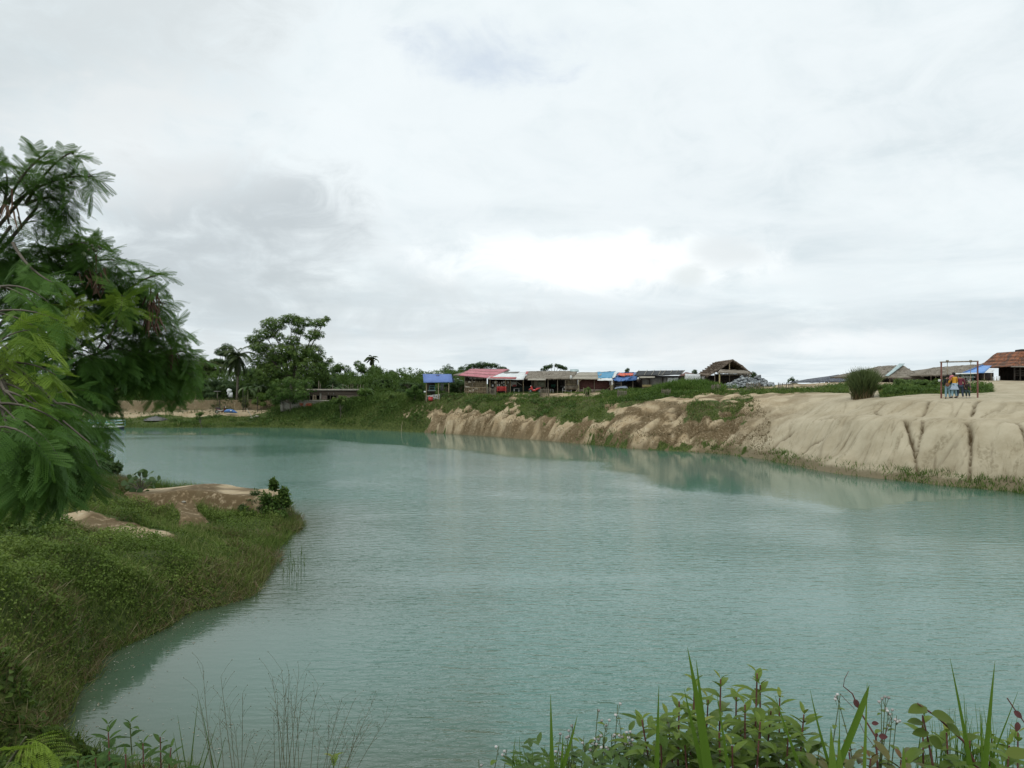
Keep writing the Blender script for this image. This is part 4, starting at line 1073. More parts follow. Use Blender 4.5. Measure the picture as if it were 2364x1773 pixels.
m_darkwall = rough_mat("dark_boards", (.035, .03, .026), (.075, .06, .05), 3, .9, (1, 1, .4))
m_maroon = rough_mat("maroon_cloth_wall", (.085, .035, .032), (.14, .06, .052), 1.5, .9, (1, 1, .4), (.17, .09, .08))
m_greypanel = rough_mat("grey_panel", (.20, .195, .18), (.29, .285, .265), 1, .8, (1, 1, .4), None, .1)
m_red = rough_mat("red_paint", (.48, .05, .05), (.62, .09, .08), 4, .5, bump=.05)
m_teal = rough_mat("teal_paint", (.10, .32, .31), (.18, .42, .40), 4, .5, bump=.05)
m_greenp = rough_mat("green_paint", (.05, .24, .17), (.10, .34, .25), 4, .5, bump=.05)
m_whitep = rough_mat("white_paint", (.68, .69, .67), (.80, .80, .78), 3, .5, bump=.05)
m_yellowb = rough_mat("yellow_board", (.45, .36, .16), (.56, .47, .24), 3, .7, bump=.1)
m_metal = rough_mat("dull_metal_sheet", (.30, .42, .42), (.52, .62, .61), 2, .45, (1, 1, 1), (.7, .76, .75), .2, 10, .5, .25)
m_tiles = None
m, t_, b_, o_ = new_mat("clay_roof_tiles"); m_tiles = m
g_ = t_.add('ShaderNodeTexCoord').outputs['Object']
br = t_.add('ShaderNodeTexBrick'); t_.put(br.inputs['Vector'], t_.mapping(g_, (1, 1, 1), (R(90), 0, 0)))
br.inputs['Color1'].default_value = rgb(.46, .17, .07); br.inputs['Color2'].default_value = rgb(.30, .11, .05); br.inputs['Mortar'].default_value = rgb(.07, .035, .025)
br.inputs['Scale'].default_value = 1; br.inputs['Brick Width'].default_value = .30; br.inputs['Row Height'].default_value = .17; br.inputs['Mortar Size'].default_value = .022
t_.put(b_.inputs['Base Color'], t_.mix(t_.ramp(t_.noise(g_, 1.6, 5, .7), .40, .62), br.outputs[0], rgb(.10, .06, .04)))
b_.inputs['Roughness'].default_value = .85
bp = t_.add('ShaderNodeBump'); bp.inputs['Strength'].default_value = .6; bp.inputs['Distance'].default_value = .05
t_.put(bp.inputs['Height'], br.outputs[1]); bp.invert = True; t_.l.new(bp.outputs[0], b_.inputs['Normal'])
m, t_, b_, o_ = new_mat("raw_brick"); m_brick = m
g_ = t_.add('ShaderNodeTexCoord').outputs['Object']
br = t_.add('ShaderNodeTexBrick'); t_.put(br.inputs['Vector'], t_.mapping(g_, (1, 1, 1), (R(90), 0, 0)))
br.inputs['Color1'].default_value = rgb(.27, .175, .13); br.inputs['Color2'].default_value = rgb(.20, .13, .10); br.inputs['Mortar'].default_value = rgb(.26, .235, .20)
br.inputs['Scale'].default_value = 1; br.inputs['Brick Width'].default_value = .22; br.inputs['Row Height'].default_value = .08; br.inputs['Mortar Size'].default_value = .012
t_.put(b_.inputs['Base Color'], br.outputs[0]); b_.inputs['Roughness'].default_value = .9
m_conc = rough_mat("raw_concrete", (.25, .225, .185), (.36, .33, .275), 1.2, .9, (1, 1, 1), (.42, .39, .33), .3, 9)

def one(mat, name, parent, fn, **k):
    mb = MB(); fn(mb); return mb.build(name, mat, parent, **k)
def fringe(mb, a, b, n, L=.16, w=.03):
    a = np.array(a); b = np.array(b); u = rng.random(n)[:, None]; O = a * (1 - u) + b * u + rng.normal(0, .015, (n, 3))
    D = np.stack([rng.normal(0, .25, n), rng.normal(-.15, .2, n), -np.ones(n)], 1)
    M = frames(D, np.tile((0, 1.0, .2), (n, 1))) * np.stack([np.full(n, w), np.full(n, L), np.full(n, L)], 1)[:, None, :] * rng.uniform(.5, 1.3, n)[:, None, None]
    mb.scatter(BL_V, BL_F, None, M, O, rng.random(n))
def pitched(T, el, er, rl, rr, d0, d1, mat, th=.06, nu=10, nv=5, jit=.05, sag=0, thatch=False, back=True, name='roof', hips=True):
    """el/er: eave ends, rl/rr: ridge ends, as photo (px,py); d0 eave distance, d1 ridge distance"""
    FL = P(el[0], el[1], d0); FR = P(er[0], er[1], d0); RL = P(rl[0], rl[1], d1); RR = P(rr[0], rr[1], d1)
    mb = MB(); mb.slab((FL, FR, RR, RL), th, .5, nu, nv, sag, jit)
    if back:
        BL = Vector((FL.x, 2 * d1 - d0, FL.z)); BR = Vector((FR.x, 2 * d1 - d0, FR.z))
        mb.slab((RL, RR, BR, BL), th, .5, nu, nv, 0, jit)
        if hips:
            if RL.x - FL.x > .5: mb.slab((FL, RL, RL + Vector((.01, 0, -.01)), BL), th, .5, 3, 3, 0, 0)
            if FR.x - RR.x > .5: mb.slab((FR, RR, RR + Vector((.01, 0, -.01)), BR), th, .5, 3, 3, 0, 0)
    if thatch:
        fringe(mb, FL - Vector((0, 0, .03)), FR - Vector((0, 0, .03)), int(26 * (FR - FL).length))
        for k in range(1, 6):
            u = k / 6; a = FL.lerp(RL, u) + Vector((0, -.02, .06)); c = FR.lerp(RR, u) + Vector((0, -.02, .06)); fringe(mb, a, c, int(14 * (FR - FL).length), .16, .05)
        fringe(mb, RL, RR, int(16 * (RR - RL).length), .14, .05)
    mb.build(name, mat, T)
    return FL, FR, RL, RR
def post(T, px, pyt, d, mat=None, r=.045, pyb=None, name='post', lean=0):
    top = P(px, pyt, d); bz = gz(top.x, d) if pyb is None else P(px, pyb, d).z
    mb = MB(); mb.tube([(top.x + lean, d, bz - .1), ((top.x * 2 + lean) / 2 + .01, d, (bz + top.z) / 2), top], [r, r * .95, r * .9], 7); mb.build(name, mat or m_bambood, T)
def panel(T, px0, py0, px1, py1, d, mat, name, th=.05, py0b=None, py1b=None):
    """upright board; top edge py0 (py0b right), bottom py1 (None = ground)"""
    a = P(px0, py0, d); b = P(px1, py0b if py0b else py0, d)
    za = gz(a.x, d) - .05 if py1 is None else P(px0, py1, d).z; zb = gz(b.x, d) - .05 if py1 is None else P(px1, py1b or py1, d).z
    V = [(a.x, d, za), (b.x, d, zb), tuple(b), tuple(a)]; V += [(x, y + th, z) for x, y, z in V]
    mb = MB(); mb.add(V, [(0, 1, 2, 3), (5, 4, 7, 6), (1, 5, 6, 2), (4, 0, 3, 7), (3, 2, 6, 7), (4, 5, 1, 0)]); return mb.build(name, mat, T)
def slats(T, px0, px1, pyt, pyb, d, mat, name='slat_wall', step=2.4, rails=(0.25, .8), r=.028, ragged=3):
    mb = MB(); px = px0
    while px <= px1:
        a = P(px, pyt + random.uniform(-.2, 1) * ragged, d); zb = gz(a.x, d) - .05 if pyb is None else P(px, pyb, d).z
        mb.tube([(a.x + random.uniform(-.03, .03), d, zb), a], r, 5, random.random()); px += step * random.uniform(.8, 1.25)
    for u in rails:
        a = P(px0, 0, d); b = P(px1, 0, d); za = (gz(a.x, d) if pyb is None else P(0, pyb, d).z); zt = P(0, pyt, d).z; z = za + (zt - za) * u
        mb.bar((a.x, d - .05, z), (b.x, d - .05, z), r * .9, 5)
    return mb.build(name, mat, T)
def hut(name, label, px, d, cat='hut', group=None): return thing(name, label, cat, G3(px, d), group)

# 1 blue kiosk -----------------------------------------------------
T = hut('kiosk', 'small open kiosk with a plain blue sheet roof, leftmost of the row of huts', 1010, 101.5, 'kiosk')
FL, FR, RL, RR = pitched(T, (978, 881.5), (1045, 880.5), (976, 861.5), (1042, 862), 100, 101.8, m_bluekiosk, .05, 6, 3, .01, name='roof', hips=False)
one(rough_mat("navy_emblem", (.02, .04, .18), (.03, .05, .22), 4, .5, bump=0), 'emblem', T, lambda mb: (mb.ball(P(1010.5, 865.5, 101.42) + Vector((0, 0, .03)), (.23, .05, .11), 18, 8)))
one(m_whitep, 'emblem_lettering', T, lambda mb: mb.box(P(1010.5, 865.3, 101.30) + Vector((0, 0, .03)), (.26, .03, .035)))
for px in (984, 1012, 1036): post(T, px, 881, 100.2, m_bamboo, .05)
for px in (984, 1036): post(T, px, 881, 103.3, m_bamboo, .05)
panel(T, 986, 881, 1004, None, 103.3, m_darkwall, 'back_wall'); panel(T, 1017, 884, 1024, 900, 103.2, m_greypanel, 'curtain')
def railf(mb):
    a = G3(984, 100.4); b = G3(1015, 100.4)
    for z in (.12, .3, .48, .62): mb.bar(a + Vector((0, 0, z)), b + Vector((0, 0, z)), .035, 4)
    for k in range(7): q = a.lerp(b, k / 6); mb.bar(q, q + Vector((0, 0, .66)), .03, 4)
one(m_whitep, 'railing', T, railf)
T2 = thing('counter_window', 'teal window frame standing on the counter of the blue roofed kiosk', 'window frame', P(997, 898, 101.2))
one(m_teal, 'frame', T2, lambda mb: [mb.bar(P(a, b, 101.2), P(c, e, 101.2), .03, 4) for a, b, c, e in ((991, 889, 1003.5, 889), (991, 893.5, 1003.5, 893.5), (991, 899, 1003.5, 899), (991, 889, 991, 899), (1003.5, 889, 1003.5, 899))])
one(m_whitep, 'shelf', T2, lambda mb: mb.box(P(997, 900.5, 101.2), (1.0, .3, .05)))
def crate(label, px, d, sz, mat, name='ice_box', cat='cool box'):
    T = thing(name, label, cat, G3(px, d)); q = G3(px, d)
    one(mat, 'body', T, lambda mb: mb.box(q + Vector((0, 0, sz[2] * .45)), (sz[0], sz[1], sz[2] * .85)))
    one(mat, 'lid', T, lambda mb: mb.box(q + Vector((0, 0, sz[2] * .94)), (sz[0] * 1.06, sz[1] * 1.06, sz[2] * .12)))
    return T
crate('red cool box in front of the white railing of the blue roofed kiosk', 994, 100.1, (.55, .4, .55), m_red)
T = thing('bench', 'low wooden bench under the right half of the blue roofed kiosk', 'bench', G3(1026, 101))
one(m_bambood, 'seat', T, lambda mb: mb.box(G3(1026, 101) + Vector((0, 0, .45)), (.95, .35, .05)))
for px in (1019, 1033): one(m_bambood, 'leg', T, lambda mb: mb.box(G3(px, 101) + Vector((0, 0, .2)), (.05, .3, .42)))
T = thing('sign_board', 'small white board on a stake left of the blue roofed kiosk', 'sign', G3(981, 99.8)); one(m_whitep, 'board', T, lambda mb: mb.box(P(981, 903, 99.8), (.28, .03, .2))); one(m_bambood, 'stake', T, lambda mb: mb.bar(G3(981.5, 99.85), P(981.5, 902, 99.85), .02))

# 2 pink hut -------------------------------------------------------
T = hut('warung_hut', 'bamboo hut with a faded pink sheet roof, left end of the long row', 1110, 108, 'hut')
FL, FR, RL, RR = pitched(T, (1046, 864), (1128, 871.5), (1088, 852), (1178, 853), 105, 109.5, m_thatch, .05, 10, 5, .06, thatch=True, name='thatch_roof')
one(m_pink, 'pink_sheet', T, lambda mb: mb.slab((P(1058, 865.0, 104.9) + Vector((0, 0, .03)), P(1130, 871.2, 104.9), P(1176, 852.2, 109.4) + Vector((0, 0, .10)), P(1087, 851.4, 109.4) + Vector((0, 0, .10))), .03, .5, 12, 4, 0, .03))
one(m_bambood, 'roof_battens', T, lambda mb: [mb.bar(P(1058 + 29 * u, 865 - 13.6 * u, 104.9 + 4.5 * u) + Vector((0, 0, .10)), P(1130 + 46 * u, 871.2 - 19 * u, 104.9 + 4.5 * u) + Vector((0, 0, .10)), .025, 4) for u in (.3, .66)])
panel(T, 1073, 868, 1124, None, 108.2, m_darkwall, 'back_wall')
slats(T, 1073, 1124, 877, None, 105.5, m_bamboo, 'bamboo_wall', 1.7, (.25, .5, .8))
slats(T, 1073, 1122, 892, None, 105.3, m_bamboo, 'lower_bamboo_wall', 3, (.35, .9))
for px in (1073, 1090, 1123): post(T, px, 868, 105.4, m_bambood, .055)
one(m_greypanel, 'hung_sheets', T, lambda mb: [mb.box(P(px, 871.5, 105.35), (w_, .03, .3)) for px, w_ in ((1087, .32), (1096, .45), (1106, .42), (1113, .22))])
for px, py, w_, h_ in ((1084, 881, .35, .25), (1095, 880, .2, .15), (1079, 892, .7, .2), (1100, 896, .5, .2), (1085, 901, .35, .2), (1093, 900, .2, .3)): one(m_palethatch, 'torn_sacking', T, lambda mb: mb.box(P(px, py, 105.3), (w_, .03, h_), 0, .5, .2))

# 3 white sheet roof stall ----------------------------------------
T = hut('food_stall', 'open stall under white and red roofing sheets right of the pink roofed hut', 1170, 107, 'stall')
FL, FR, RL, RR = pitched(T, (1123, 873), (1209, 875), (1143, 859), (1218, 857), 104.2, 108, m_white, .04, 12, 4, .05, name='roof', hips=False)
one(m_redsheet, 'red_eave_sheet', T, lambda mb: (mb.slab((P(1126, 872.2, 104.3) + Vector((0, 0, .05)), P(1190, 873.5, 104.3) + Vector((0, 0, .05)), P(1193, 870, 105.2) + Vector((0, 0, .06)), P(1134, 869.4, 105.2) + Vector((0, 0, .06))), .02, .5, 5, 1, 0, .03)))
one(m_redsheet, 'red_ridge_sheet', T, lambda mb: mb.slab((P(1213, 863, 106.6) + Vector((0, 0, .08)), P(1219, 863, 106.6) + Vector((0, 0, .08)), P(1221, 857, 108) + Vector((0, 0, .08)), P(1215, 857, 108) + Vector((0, 0, .08))), .02))
one(m_greypanel, 'grey_patch', T, lambda mb: mb.slab((P(1165, 860.8, 107.4) + Vector((0, 0, .06)), P(1196, 860.6, 107.4) + Vector((0, 0, .06)), P(1200, 857.6, 108.2) + Vector((0, 0, .08)), P(1160, 858.2, 108.2) + Vector((0, 0, .08))), .02))
for px in (1131, 1145, 1167, 1178, 1208): post(T, px, 873, 104.5, m_bamboo, .04)
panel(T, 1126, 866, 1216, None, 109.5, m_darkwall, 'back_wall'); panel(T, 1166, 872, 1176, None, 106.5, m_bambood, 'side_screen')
panel(T, 1180, 890, 1226, None, 106.8, rough_mat("dark_green_boards", (.03, .045, .04), (.06, .08, .07), 2), 'low_wall')
panel(T, 1180, 879.5, 1193, 890, 106.5, m_white, 'window_cloth'); panel(T, 1182, 886, 1192, 891, 106.4, m_redsheet, 'red_cloth')
one(m_whitep, 'window_brace', T, lambda mb: [mb.box(P(1187, 884.5, 106.3), (.95, .04, .07), 0, .5, -.75), mb.box(P(1198, 883.5, 106.3), (.9, .04, .07), 0, .5, .6)])
panel(T, 1193, 880, 1205, 891, 106.6, m_darkwall, 'dark_window')
for i in range(16): one(m_whitep if i % 3 else m_bambood, 'packet', T, lambda mb: mb.box(P(1138 + (i % 8) * 5 + random.uniform(-1, 1), 881 + (i // 8) * 7 + random.uniform(-1, 1), 105.6), (random.uniform(.12, .3), .12, random.uniform(.12, .3)), 0, random.random()))
one(m_bambood, 'shelves', T, lambda mb: [mb.box(P(1153, py, 105.7), (2.3, .3, .05)) for py in (884, 891)])
T = thing('red_bench', 'red painted bench with a backrest in front of the white roofed stall', 'bench', G3(1158, 103.8))
one(m_red, 'seat', T, lambda mb: mb.box(G3(1158, 103.8) + Vector((0, 0, .45)), (1.25, .4, .06)))
one(m_red, 'backrest', T, lambda mb: [mb.box(G3(1158, 104.0) + Vector((0, 0, z)), (1.25, .04, .1)) for z in (.62, .78, .92)])
for px in (1148, 1168): one(m_red, 'leg', T, lambda mb: mb.box(G3(px, 103.9) + Vector((0, 0, .45)), (.05, .35, .95)))
T = thing('table', 'narrow table standing in the dark part of the white roofed stall', 'table', G3(1193, 104.6))
one(m_greypanel, 'table_top', T, lambda mb: mb.box(G3(1193, 104.6) + Vector((0, 0, .62)), (.75, .4, .04)))
for px in (1187, 1198): one(m_whitep, 'leg', T, lambda mb: mb.box(G3(px, 104.5) + Vector((0, 0, .3)), (.04, .04, .62)))

# 4 long thatched stall -------------------------------------------
T = hut('thatched_stall', 'long open stall with a brown grey thatched roof in the middle of the row', 1270, 106, 'stall')
FL, FR, RL, RR = pitched(T, (1213, 872), (1321, 872), (1221, 855.5), (1334, 854.5), 102.8, 107.5, m_thatch, .10, 16, 6, .08, thatch=True)
one(m_metal, 'ridge_cap', T, lambda mb: mb.slab((P(1316, 857.5, 107) + Vector((0, 0, .12)), P(1337, 858, 107) + Vector((0, 0, .12)), P(1335, 853.2, 107.6) + Vector((0, 0, .15)), P(1316, 853.6, 107.6) + Vector((0, 0, .15))), .04))
one(m_palethatch, 'awning', T, lambda mb: mb.slab((P(1218, 875.5, 101.6), P(1260, 876, 101.6), P(1260, 872.2, 102.8), P(1219, 872, 102.8)), .04, .5, 5, 1, 0, .03))
for px in (1228, 1265, 1287, 1305, 1332): post(T, px, 873, 103.1, m_bambood, .05)
panel(T, 1232, 876, 1260, 893, 104, m_bambood, 'woven_screen'); panel(T, 1242, 878.5, 1258, 891, 103.9, rough_mat("olive_cloth", (.17, .18, .13), (.24, .25, .19), 2), 'olive_cloth')
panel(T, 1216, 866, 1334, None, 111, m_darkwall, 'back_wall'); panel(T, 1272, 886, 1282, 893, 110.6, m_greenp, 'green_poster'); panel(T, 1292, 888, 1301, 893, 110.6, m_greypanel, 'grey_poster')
slats(T, 1306, 1332, 875, 888, 103.3, m_bamboo, 'bamboo_screen', 2.6, (.1, .9)); panel(T, 1306, 888, 1332, 898, 103.4, m_bambood, 'screen_base')
one(m_bamboo, 'diagonal_brace', T, lambda mb: (mb.bar(P(1327, 905, 102.7), P(1335, 896, 102.7), .05), mb.bar(P(1335, 896, 102.7), P(1335.5, 873, 102.7), .05), mb.bar(P(1336, 880, 102.7), P(1343, 874, 102.7), .03)))
one(m_bambood, 'rafters', T, lambda mb: [mb.bar(P(1262 + k * 5, 875, 103), P(1262 + k * 5, 866, 106.5), .035, 4) for k in range(9)])
T = thing('table', 'white legged table inside the long thatched stall', 'table', G3(1310, 103.8))
one(m_greypanel, 'table_top', T, lambda mb: mb.box(G3(1309, 103.8) + Vector((0, 0, .66)), (1.25, .5, .05)))
for px in (1299, 1319): one(m_whitep, 'leg', T, lambda mb: mb.box(G3(px, 103.6) + Vector((0, 0, .33)), (.045, .045, .66)))
one(m_whitep, 'foot_rail', T, lambda mb: mb.bar(G3(1299, 103.58) + Vector((0, 0, .3)), G3(1319, 103.58) + Vector((0, 0, .3)), .02))
T = thing('basin', 'small white basin on the table of the long thatched stall', 'basin', G3(1304, 103.8) + Vector((0, 0, .685))); one(m_whitep, 'bowl', T, lambda mb: mb.tube([G3(1304, 103.8) + Vector((0, 0, z)) for z in (.69, .76, .88)], [.10, .14, .16], 10))
for px, lab in ((1274, 'wooden stool at the dark left side inside the long thatched stall'),):
    T = thing('stool', lab, 'stool', G3(px, 103.8)); one(m_greypanel, 'seat', T, lambda mb: mb.box(G3(px, 103.8) + Vector((0, 0, .5)), (.4, .35, .05)))
    for s_ in (-1, 1): one(m_whitep, 'leg', T, lambda mb: mb.box(G3(px + s_ * 2.6, 103.7) + Vector((0, 0, .25)), (.04, .3, .5)))
one(m_white, 'white_sack', thing('sack', 'crumpled white sack hooked where the brown thatch meets the pale thatch', 'sack', P(1318, 870, 102.6)), lambda mb: mb.ball(P(1318, 869.5, 102.6), (.16, .12, .26), 8, 6, .5, .35))

# 5 pale thatch over maroon wall -----------------------------------
T = hut('cloth_walled_hut', 'hut with pale grey thatch and a dark maroon cloth wall', 1365, 105, 'hut')
pitched(T, (1318, 873), (1388, 873), (1336, 858), (1392, 857.5), 102.6, 106.5, m_palethatch, .08, 12, 5, .05, thatch=False)
one(m_bambood, 'roof_seam', T, lambda mb: mb.bar(P(1324, 867.2, 104) + Vector((0, 0, .06)), P(1388, 867.2, 104) + Vector((0, 0, .06)), .03, 4))
panel(T, 1338, 873, 1408, None, 103.6, m_maroon, 'cloth_wall'); panel(T, 1338, 897, 1408, None, 103.4, m_bambood, 'low_ledge', .3)
for px in (1337, 1372, 1409): post(T, px, 873, 103.3, m_bambood, .055)
# 6 sky blue tarpaulin roof ----------------------------------------
T = hut('tarpaulin_stall', 'stall roof patched with a sky blue tarpaulin above a strip of white sheet', 1400, 105, 'stall')
pitched(T, (1381, 870.5), (1415, 870), (1379, 857), (1421, 855), 103, 106.5, m_bluetarp, .03, 10, 5, .07, sag=.06, name='blue_tarpaulin', hips=False)
one(m_white, 'white_eave_sheet', T, lambda mb: mb.slab((P(1379, 876.5, 102.2), P(1414, 877, 102.2), P(1414, 871, 103), P(1381, 871.5, 103)), .03, .5, 8, 2, 0, .05))
one(m_white, 'torn_sheet', T, lambda mb: mb.slab((P(1413, 870, 102.9), P(1420, 870, 102.9), P(1426, 858, 106), P(1419, 857, 106)), .03, .5, 4, 5, 0, .16))
post(T, 1411, 873, 102.8, m_bamboo, .08); post(T, 1414, 877, 102.3, m_bamboo, .04)
one(m_bamboo, 'brace', T, lambda mb: (mb.bar(P(1402, 897, 102.9), P(1410, 890, 102.9), .03), mb.bar(P(1413, 878, 102.3), P(1417, 885, 102.3), .035)))
# 7 blue and red tarpaulin ------------------------------------------
T = hut('tarpaulin_stall', 'stall under a sagging royal blue tarpaulin with crumpled orange red cloth on top', 1445, 105, 'stall')
pitched(T, (1413, 875), (1455, 874), (1428, 858.5), (1474, 857), 102.6, 106.5, m_royal, .03, 12, 6, .14, sag=.18, name='blue_tarpaulin', hips=False)
one(m_redtarp, 'red_tarpaulin', T, lambda mb: (mb.slab((P(1424, 866.5, 104.2) + Vector((0, 0, .14)), P(1442, 867.0, 104.2) + Vector((0, 0, .02)), P(1446, 861, 105.5) + Vector((0, 0, .03)), P(1430, 859.8, 105.8) + Vector((0, 0, .10))), .03, .5, 7, 4, 0, .14), mb.slab((P(1442, 866, 104.5) + Vector((0, 0, .06)), P(1461, 866.5, 104.5) + Vector((0, 0, .08)), P(1463, 860.8, 105.6) + Vector((0, 0, .10)), P(1446, 861, 105.6) + Vector((0, 0, .05))), .03, .5, 7, 4, 0, .14)))
one(m_royal, 'hanging_edge', T, lambda mb: mb.slab((P(1443, 878, 102.4), P(1470, 876, 102.6), P(1474, 862, 105), P(1454, 870, 102.7)), .02, .5, 6, 3, 0, .1))
for px in (1417, 1434, 1461): post(T, px, 874, 102.9, m_bambood, .045)
panel(T, 1415, 872, 1475, None, 107, rough_mat("slate_cloth", (.05, .06, .075), (.09, .10, .12), 2), 'back_wall')
panel(T, 1446, 880, 1468, None, 105.5, m_darkwall, 'inner_wall')
one(m_bambood, 'shelf', T, lambda mb: [mb.box(P(1426, py, 103.2), (1.0, .35, .05)) for py in (883, 888)])
T = thing('table', 'table draped in a grey blue sheet under the royal blue tarpaulin', 'table', G3(1434, 102.6))
one(rough_mat("grey_blue_sheet", (.20, .24, .31), (.30, .35, .42), 2), 'draped_sheet', T, lambda mb: mb.slab((P(1418, 896, 102), P(1450, 895, 102), P(1447, 889.5, 103), P(1421, 892, 103)), .04, .5, 8, 3, -.08, .06))
for px in (1421, 1447): one(m_bambood, 'leg', T, lambda mb: mb.bar(G3(px, 102.4), P(px, 894, 102.4), .04))
# 8 black roof --------------------------------------------------------
T = hut('black_roofed_hut', 'long hut with a black roofing felt roof crossed by pale battens', 1525, 104, 'hut')
FL, FR, RL, RR = pitched(T, (1463, 866), (1573, 862.5), (1476, 854.5), (1581, 853.5), 101.5, 105.5, m_black, .06, 14, 4, .03, hips=False)
def bat(mb):
    for a, c in ((1463, 1476), (1487, 1494.5), (1504, 1511), (1520, 1526), (1528, 1538), (1573, 1581)):
        mb.bar(P(a, 865.3 if a < 1560 else 862, 101.5) + Vector((0, 0, .08)), P(c, 854, 105.4) + Vector((0, 0, .08)), .035, 4)
    for a, c in ((1548, 1552.5), (1561, 1566.5)): mb.bar(P(a, 860, 103.2) + Vector((0, 0, .08)), P(c, 854, 105.4) + Vector((0, 0, .08)), .03, 4)
one(m_palethatch, 'batten', T, bat)
one(m_palethatch, 'awning', T, lambda mb: mb.slab((P(1478, 870.8, 100.6), P(1512, 870.0, 100.6), P(1512, 867, 101.5), P(1475, 867.2, 101.5)), .04, .5, 5, 1, 0, .02))
for px, px2 in ((1483, 1499.5), (1501, 1529), (1531, 1541)): panel(T, px, 869.5, px2, None, 102.4, m_greypanel, 'wall_panel')
for px in (1482, 1500, 1530): post(T, px, 868, 102.2, m_darkwall, .06)
panel(T, 1541, 870.5, 1566, None, 102.2, m_white, 'white_wall_sheet'); panel(T, 1466, 866, 1580, None, 106.5, m_darkwall, 'back_wall')
T = thing('yellow_board', 'yellowish board leaning on the grey wall of the black roofed hut', 'board', G3(1493, 101.9)); panel(T, 1483, 886.5, 1504, 892.5, 101.9, m_yellowb, 'board'); 
one(m_bambood, 'leg', T, lambda mb: mb.bar(G3(1485, 102), P(1485, 888, 102), .04)); one(m_bambood, 'leg', T, lambda mb: mb.bar(G3(1502, 102), P(1502, 888, 102), .04))
T = thing('hanging_bundle', 'white cloth bundle hanging at the left corner of the black roofed hut', 'bundle', P(1473, 872, 101.4)); one(m_white, 'cloth', T, lambda mb: mb.ball(P(1473.5, 872.5, 101.4), (.16, .12, .17), 8, 6, .5, .4)); one(m_darkwall, 'dark_cloth', T, lambda mb: mb.ball(P(1474, 877, 101.4), (.22, .12, .26), 8, 6, .5, .4)); one(m_bambood, 'cord', T, lambda mb: mb.bar(P(1474, 872, 101.45), P(1474, 866, 101.5), .015, 4))
# 9 white sheet screen ------------------------------------------------
T = hut('sheet_screen', 'white sheet stretched between posts left of the big thatched hut', 1600, 97, 'screen')
one(rough_mat("clean_white_sheet", (.70, .73, .73), (.78, .80, .80), .8, .7, bump=.05), 'sheet', T, lambda mb: mb.slab((P(1582, 884, 97), P(1620, 884, 97), P(1620, 863, 97), P(1581.5, 861, 97)), .03, .5, 10, 4, .0, .05))
for px in (1581, 1620.5): post(T, px, 861, 97.05, m_bambood, .045)
T = hut('low_hut', 'low red brown roof showing between the black roof and the big thatched hut', 1592, 108, 'hut')
pitched(T, (1580, 866), (1620, 866), (1583, 857.5), (1600, 861), 106, 108, rough_mat("rusty_roof", (.16, .08, .065), (.24, .13, .10), 2), .06, 6, 3, .04); 
for px in (1582, 1618): post(T, px, 866, 106.2, m_bambood, .05)
# 10 big thatched hut ---------------------------------------------------
T = hut('thatched_house', 'biggest thatched hut with an open gable, standing alone right of the row', 1690, 96, 'hut')
fa = P(1692, 828, 93); ba = P(1651, 834, 98.5); fl = P(1634, 865, 93); bl_ = P(1611, 862, 98.5); fr = P(1736, 860, 93); brr = Vector((fr.x + .2, 98.5, fr.z))
def roof10(mb):
    k1 = fl.lerp(fa, .55) + Vector((0, 0, -.12)); k2 = bl_.lerp(ba, .55) + Vector((0, 0, -.12))
    mb.slab((fl, bl_, k2, k1), .12, .5, 8, 5, 0, .09); mb.slab((k1, k2, ba, fa), .12, .5, 8, 5, 0, .09)
    k1 = fr.lerp(fa, .5) + Vector((0, 0, .12)); k2 = brr.lerp(ba, .5) + Vector((0, 0, .12)); mb.slab((k1, k2, brr, fr), .12, .5, 8, 5, 0, .08); mb.slab((fa, ba, k2, k1), .12, .5, 8, 5, 0, .08)
    fringe(mb, fl, bl_, 160, .25, .05); fringe(mb, fl, fa, 160, .22, .05); fringe(mb, fa, fr, 120, .2, .05); fringe(mb, fa, ba, 120, .2, .05)
    for k in range(1, 7): u = k / 7; fringe(mb, fl.lerp(fa, u) + Vector((-.05, -.05, .10)), bl_.lerp(ba, u) + Vector((-.05, -.05, .10)), 130, .22, .05)
one(m_thatch2, 'roof', T, roof10)
def porch(mb):
    a = P(1656, 858, 91.2); b = P(1733, 860.5, 91.6); c = P(1722, 852.5, 93.2); d_ = P(1664, 850.5, 93.2)
    mb.slab((a, b, c, d_), .07, .5, 12, 3, 0, .06); fringe(mb, a, b, 200, .2, .04)
one(m_thatch, 'porch_roof', T, porch)
post(T, 1684, 832, 93.1, m_bamboo, .06, 851, 'king_post')
for px, d_, mt in ((1661, 91.4, m_yellowb), (1650, 93, m_bambood), (1729, 91.8, m_bamboo), (1684, 94.0, m_bambood)): post(T, px, 858, d_, mt, .085 if mt is m_yellowb else .055)
one(m_yellowb, 'brace', T, lambda mb: mb.bar(P(1661, 864, 91.4), P(1665, 858, 91.4), .04))
one(m_bambood, 'beam', T, lambda mb: mb.bar(P(1664, 865, 92.0), P(1728, 864, 92.0), .05))
panel(T, 1628, 865, 1650, None, 95.5, m_darkwall, 'side_wall'); panel(T, 1650, 862, 1726, None, 96.0, m_darkwall, 'back_wall'); panel(T, 1621, 868, 1628, None, 95, m_greypanel, 'grey_sheet')
panel(T, 1716, 864, 1728, None, 93.5, m_greypanel, 'corner_screen')
one(m_darkwall, 'gable_lining', T, lambda mb: mb.add([P(1650, 858, 96.5), P(1730, 858, 96.5), P(1692, 833, 96.5)], [(0, 1, 2)]))
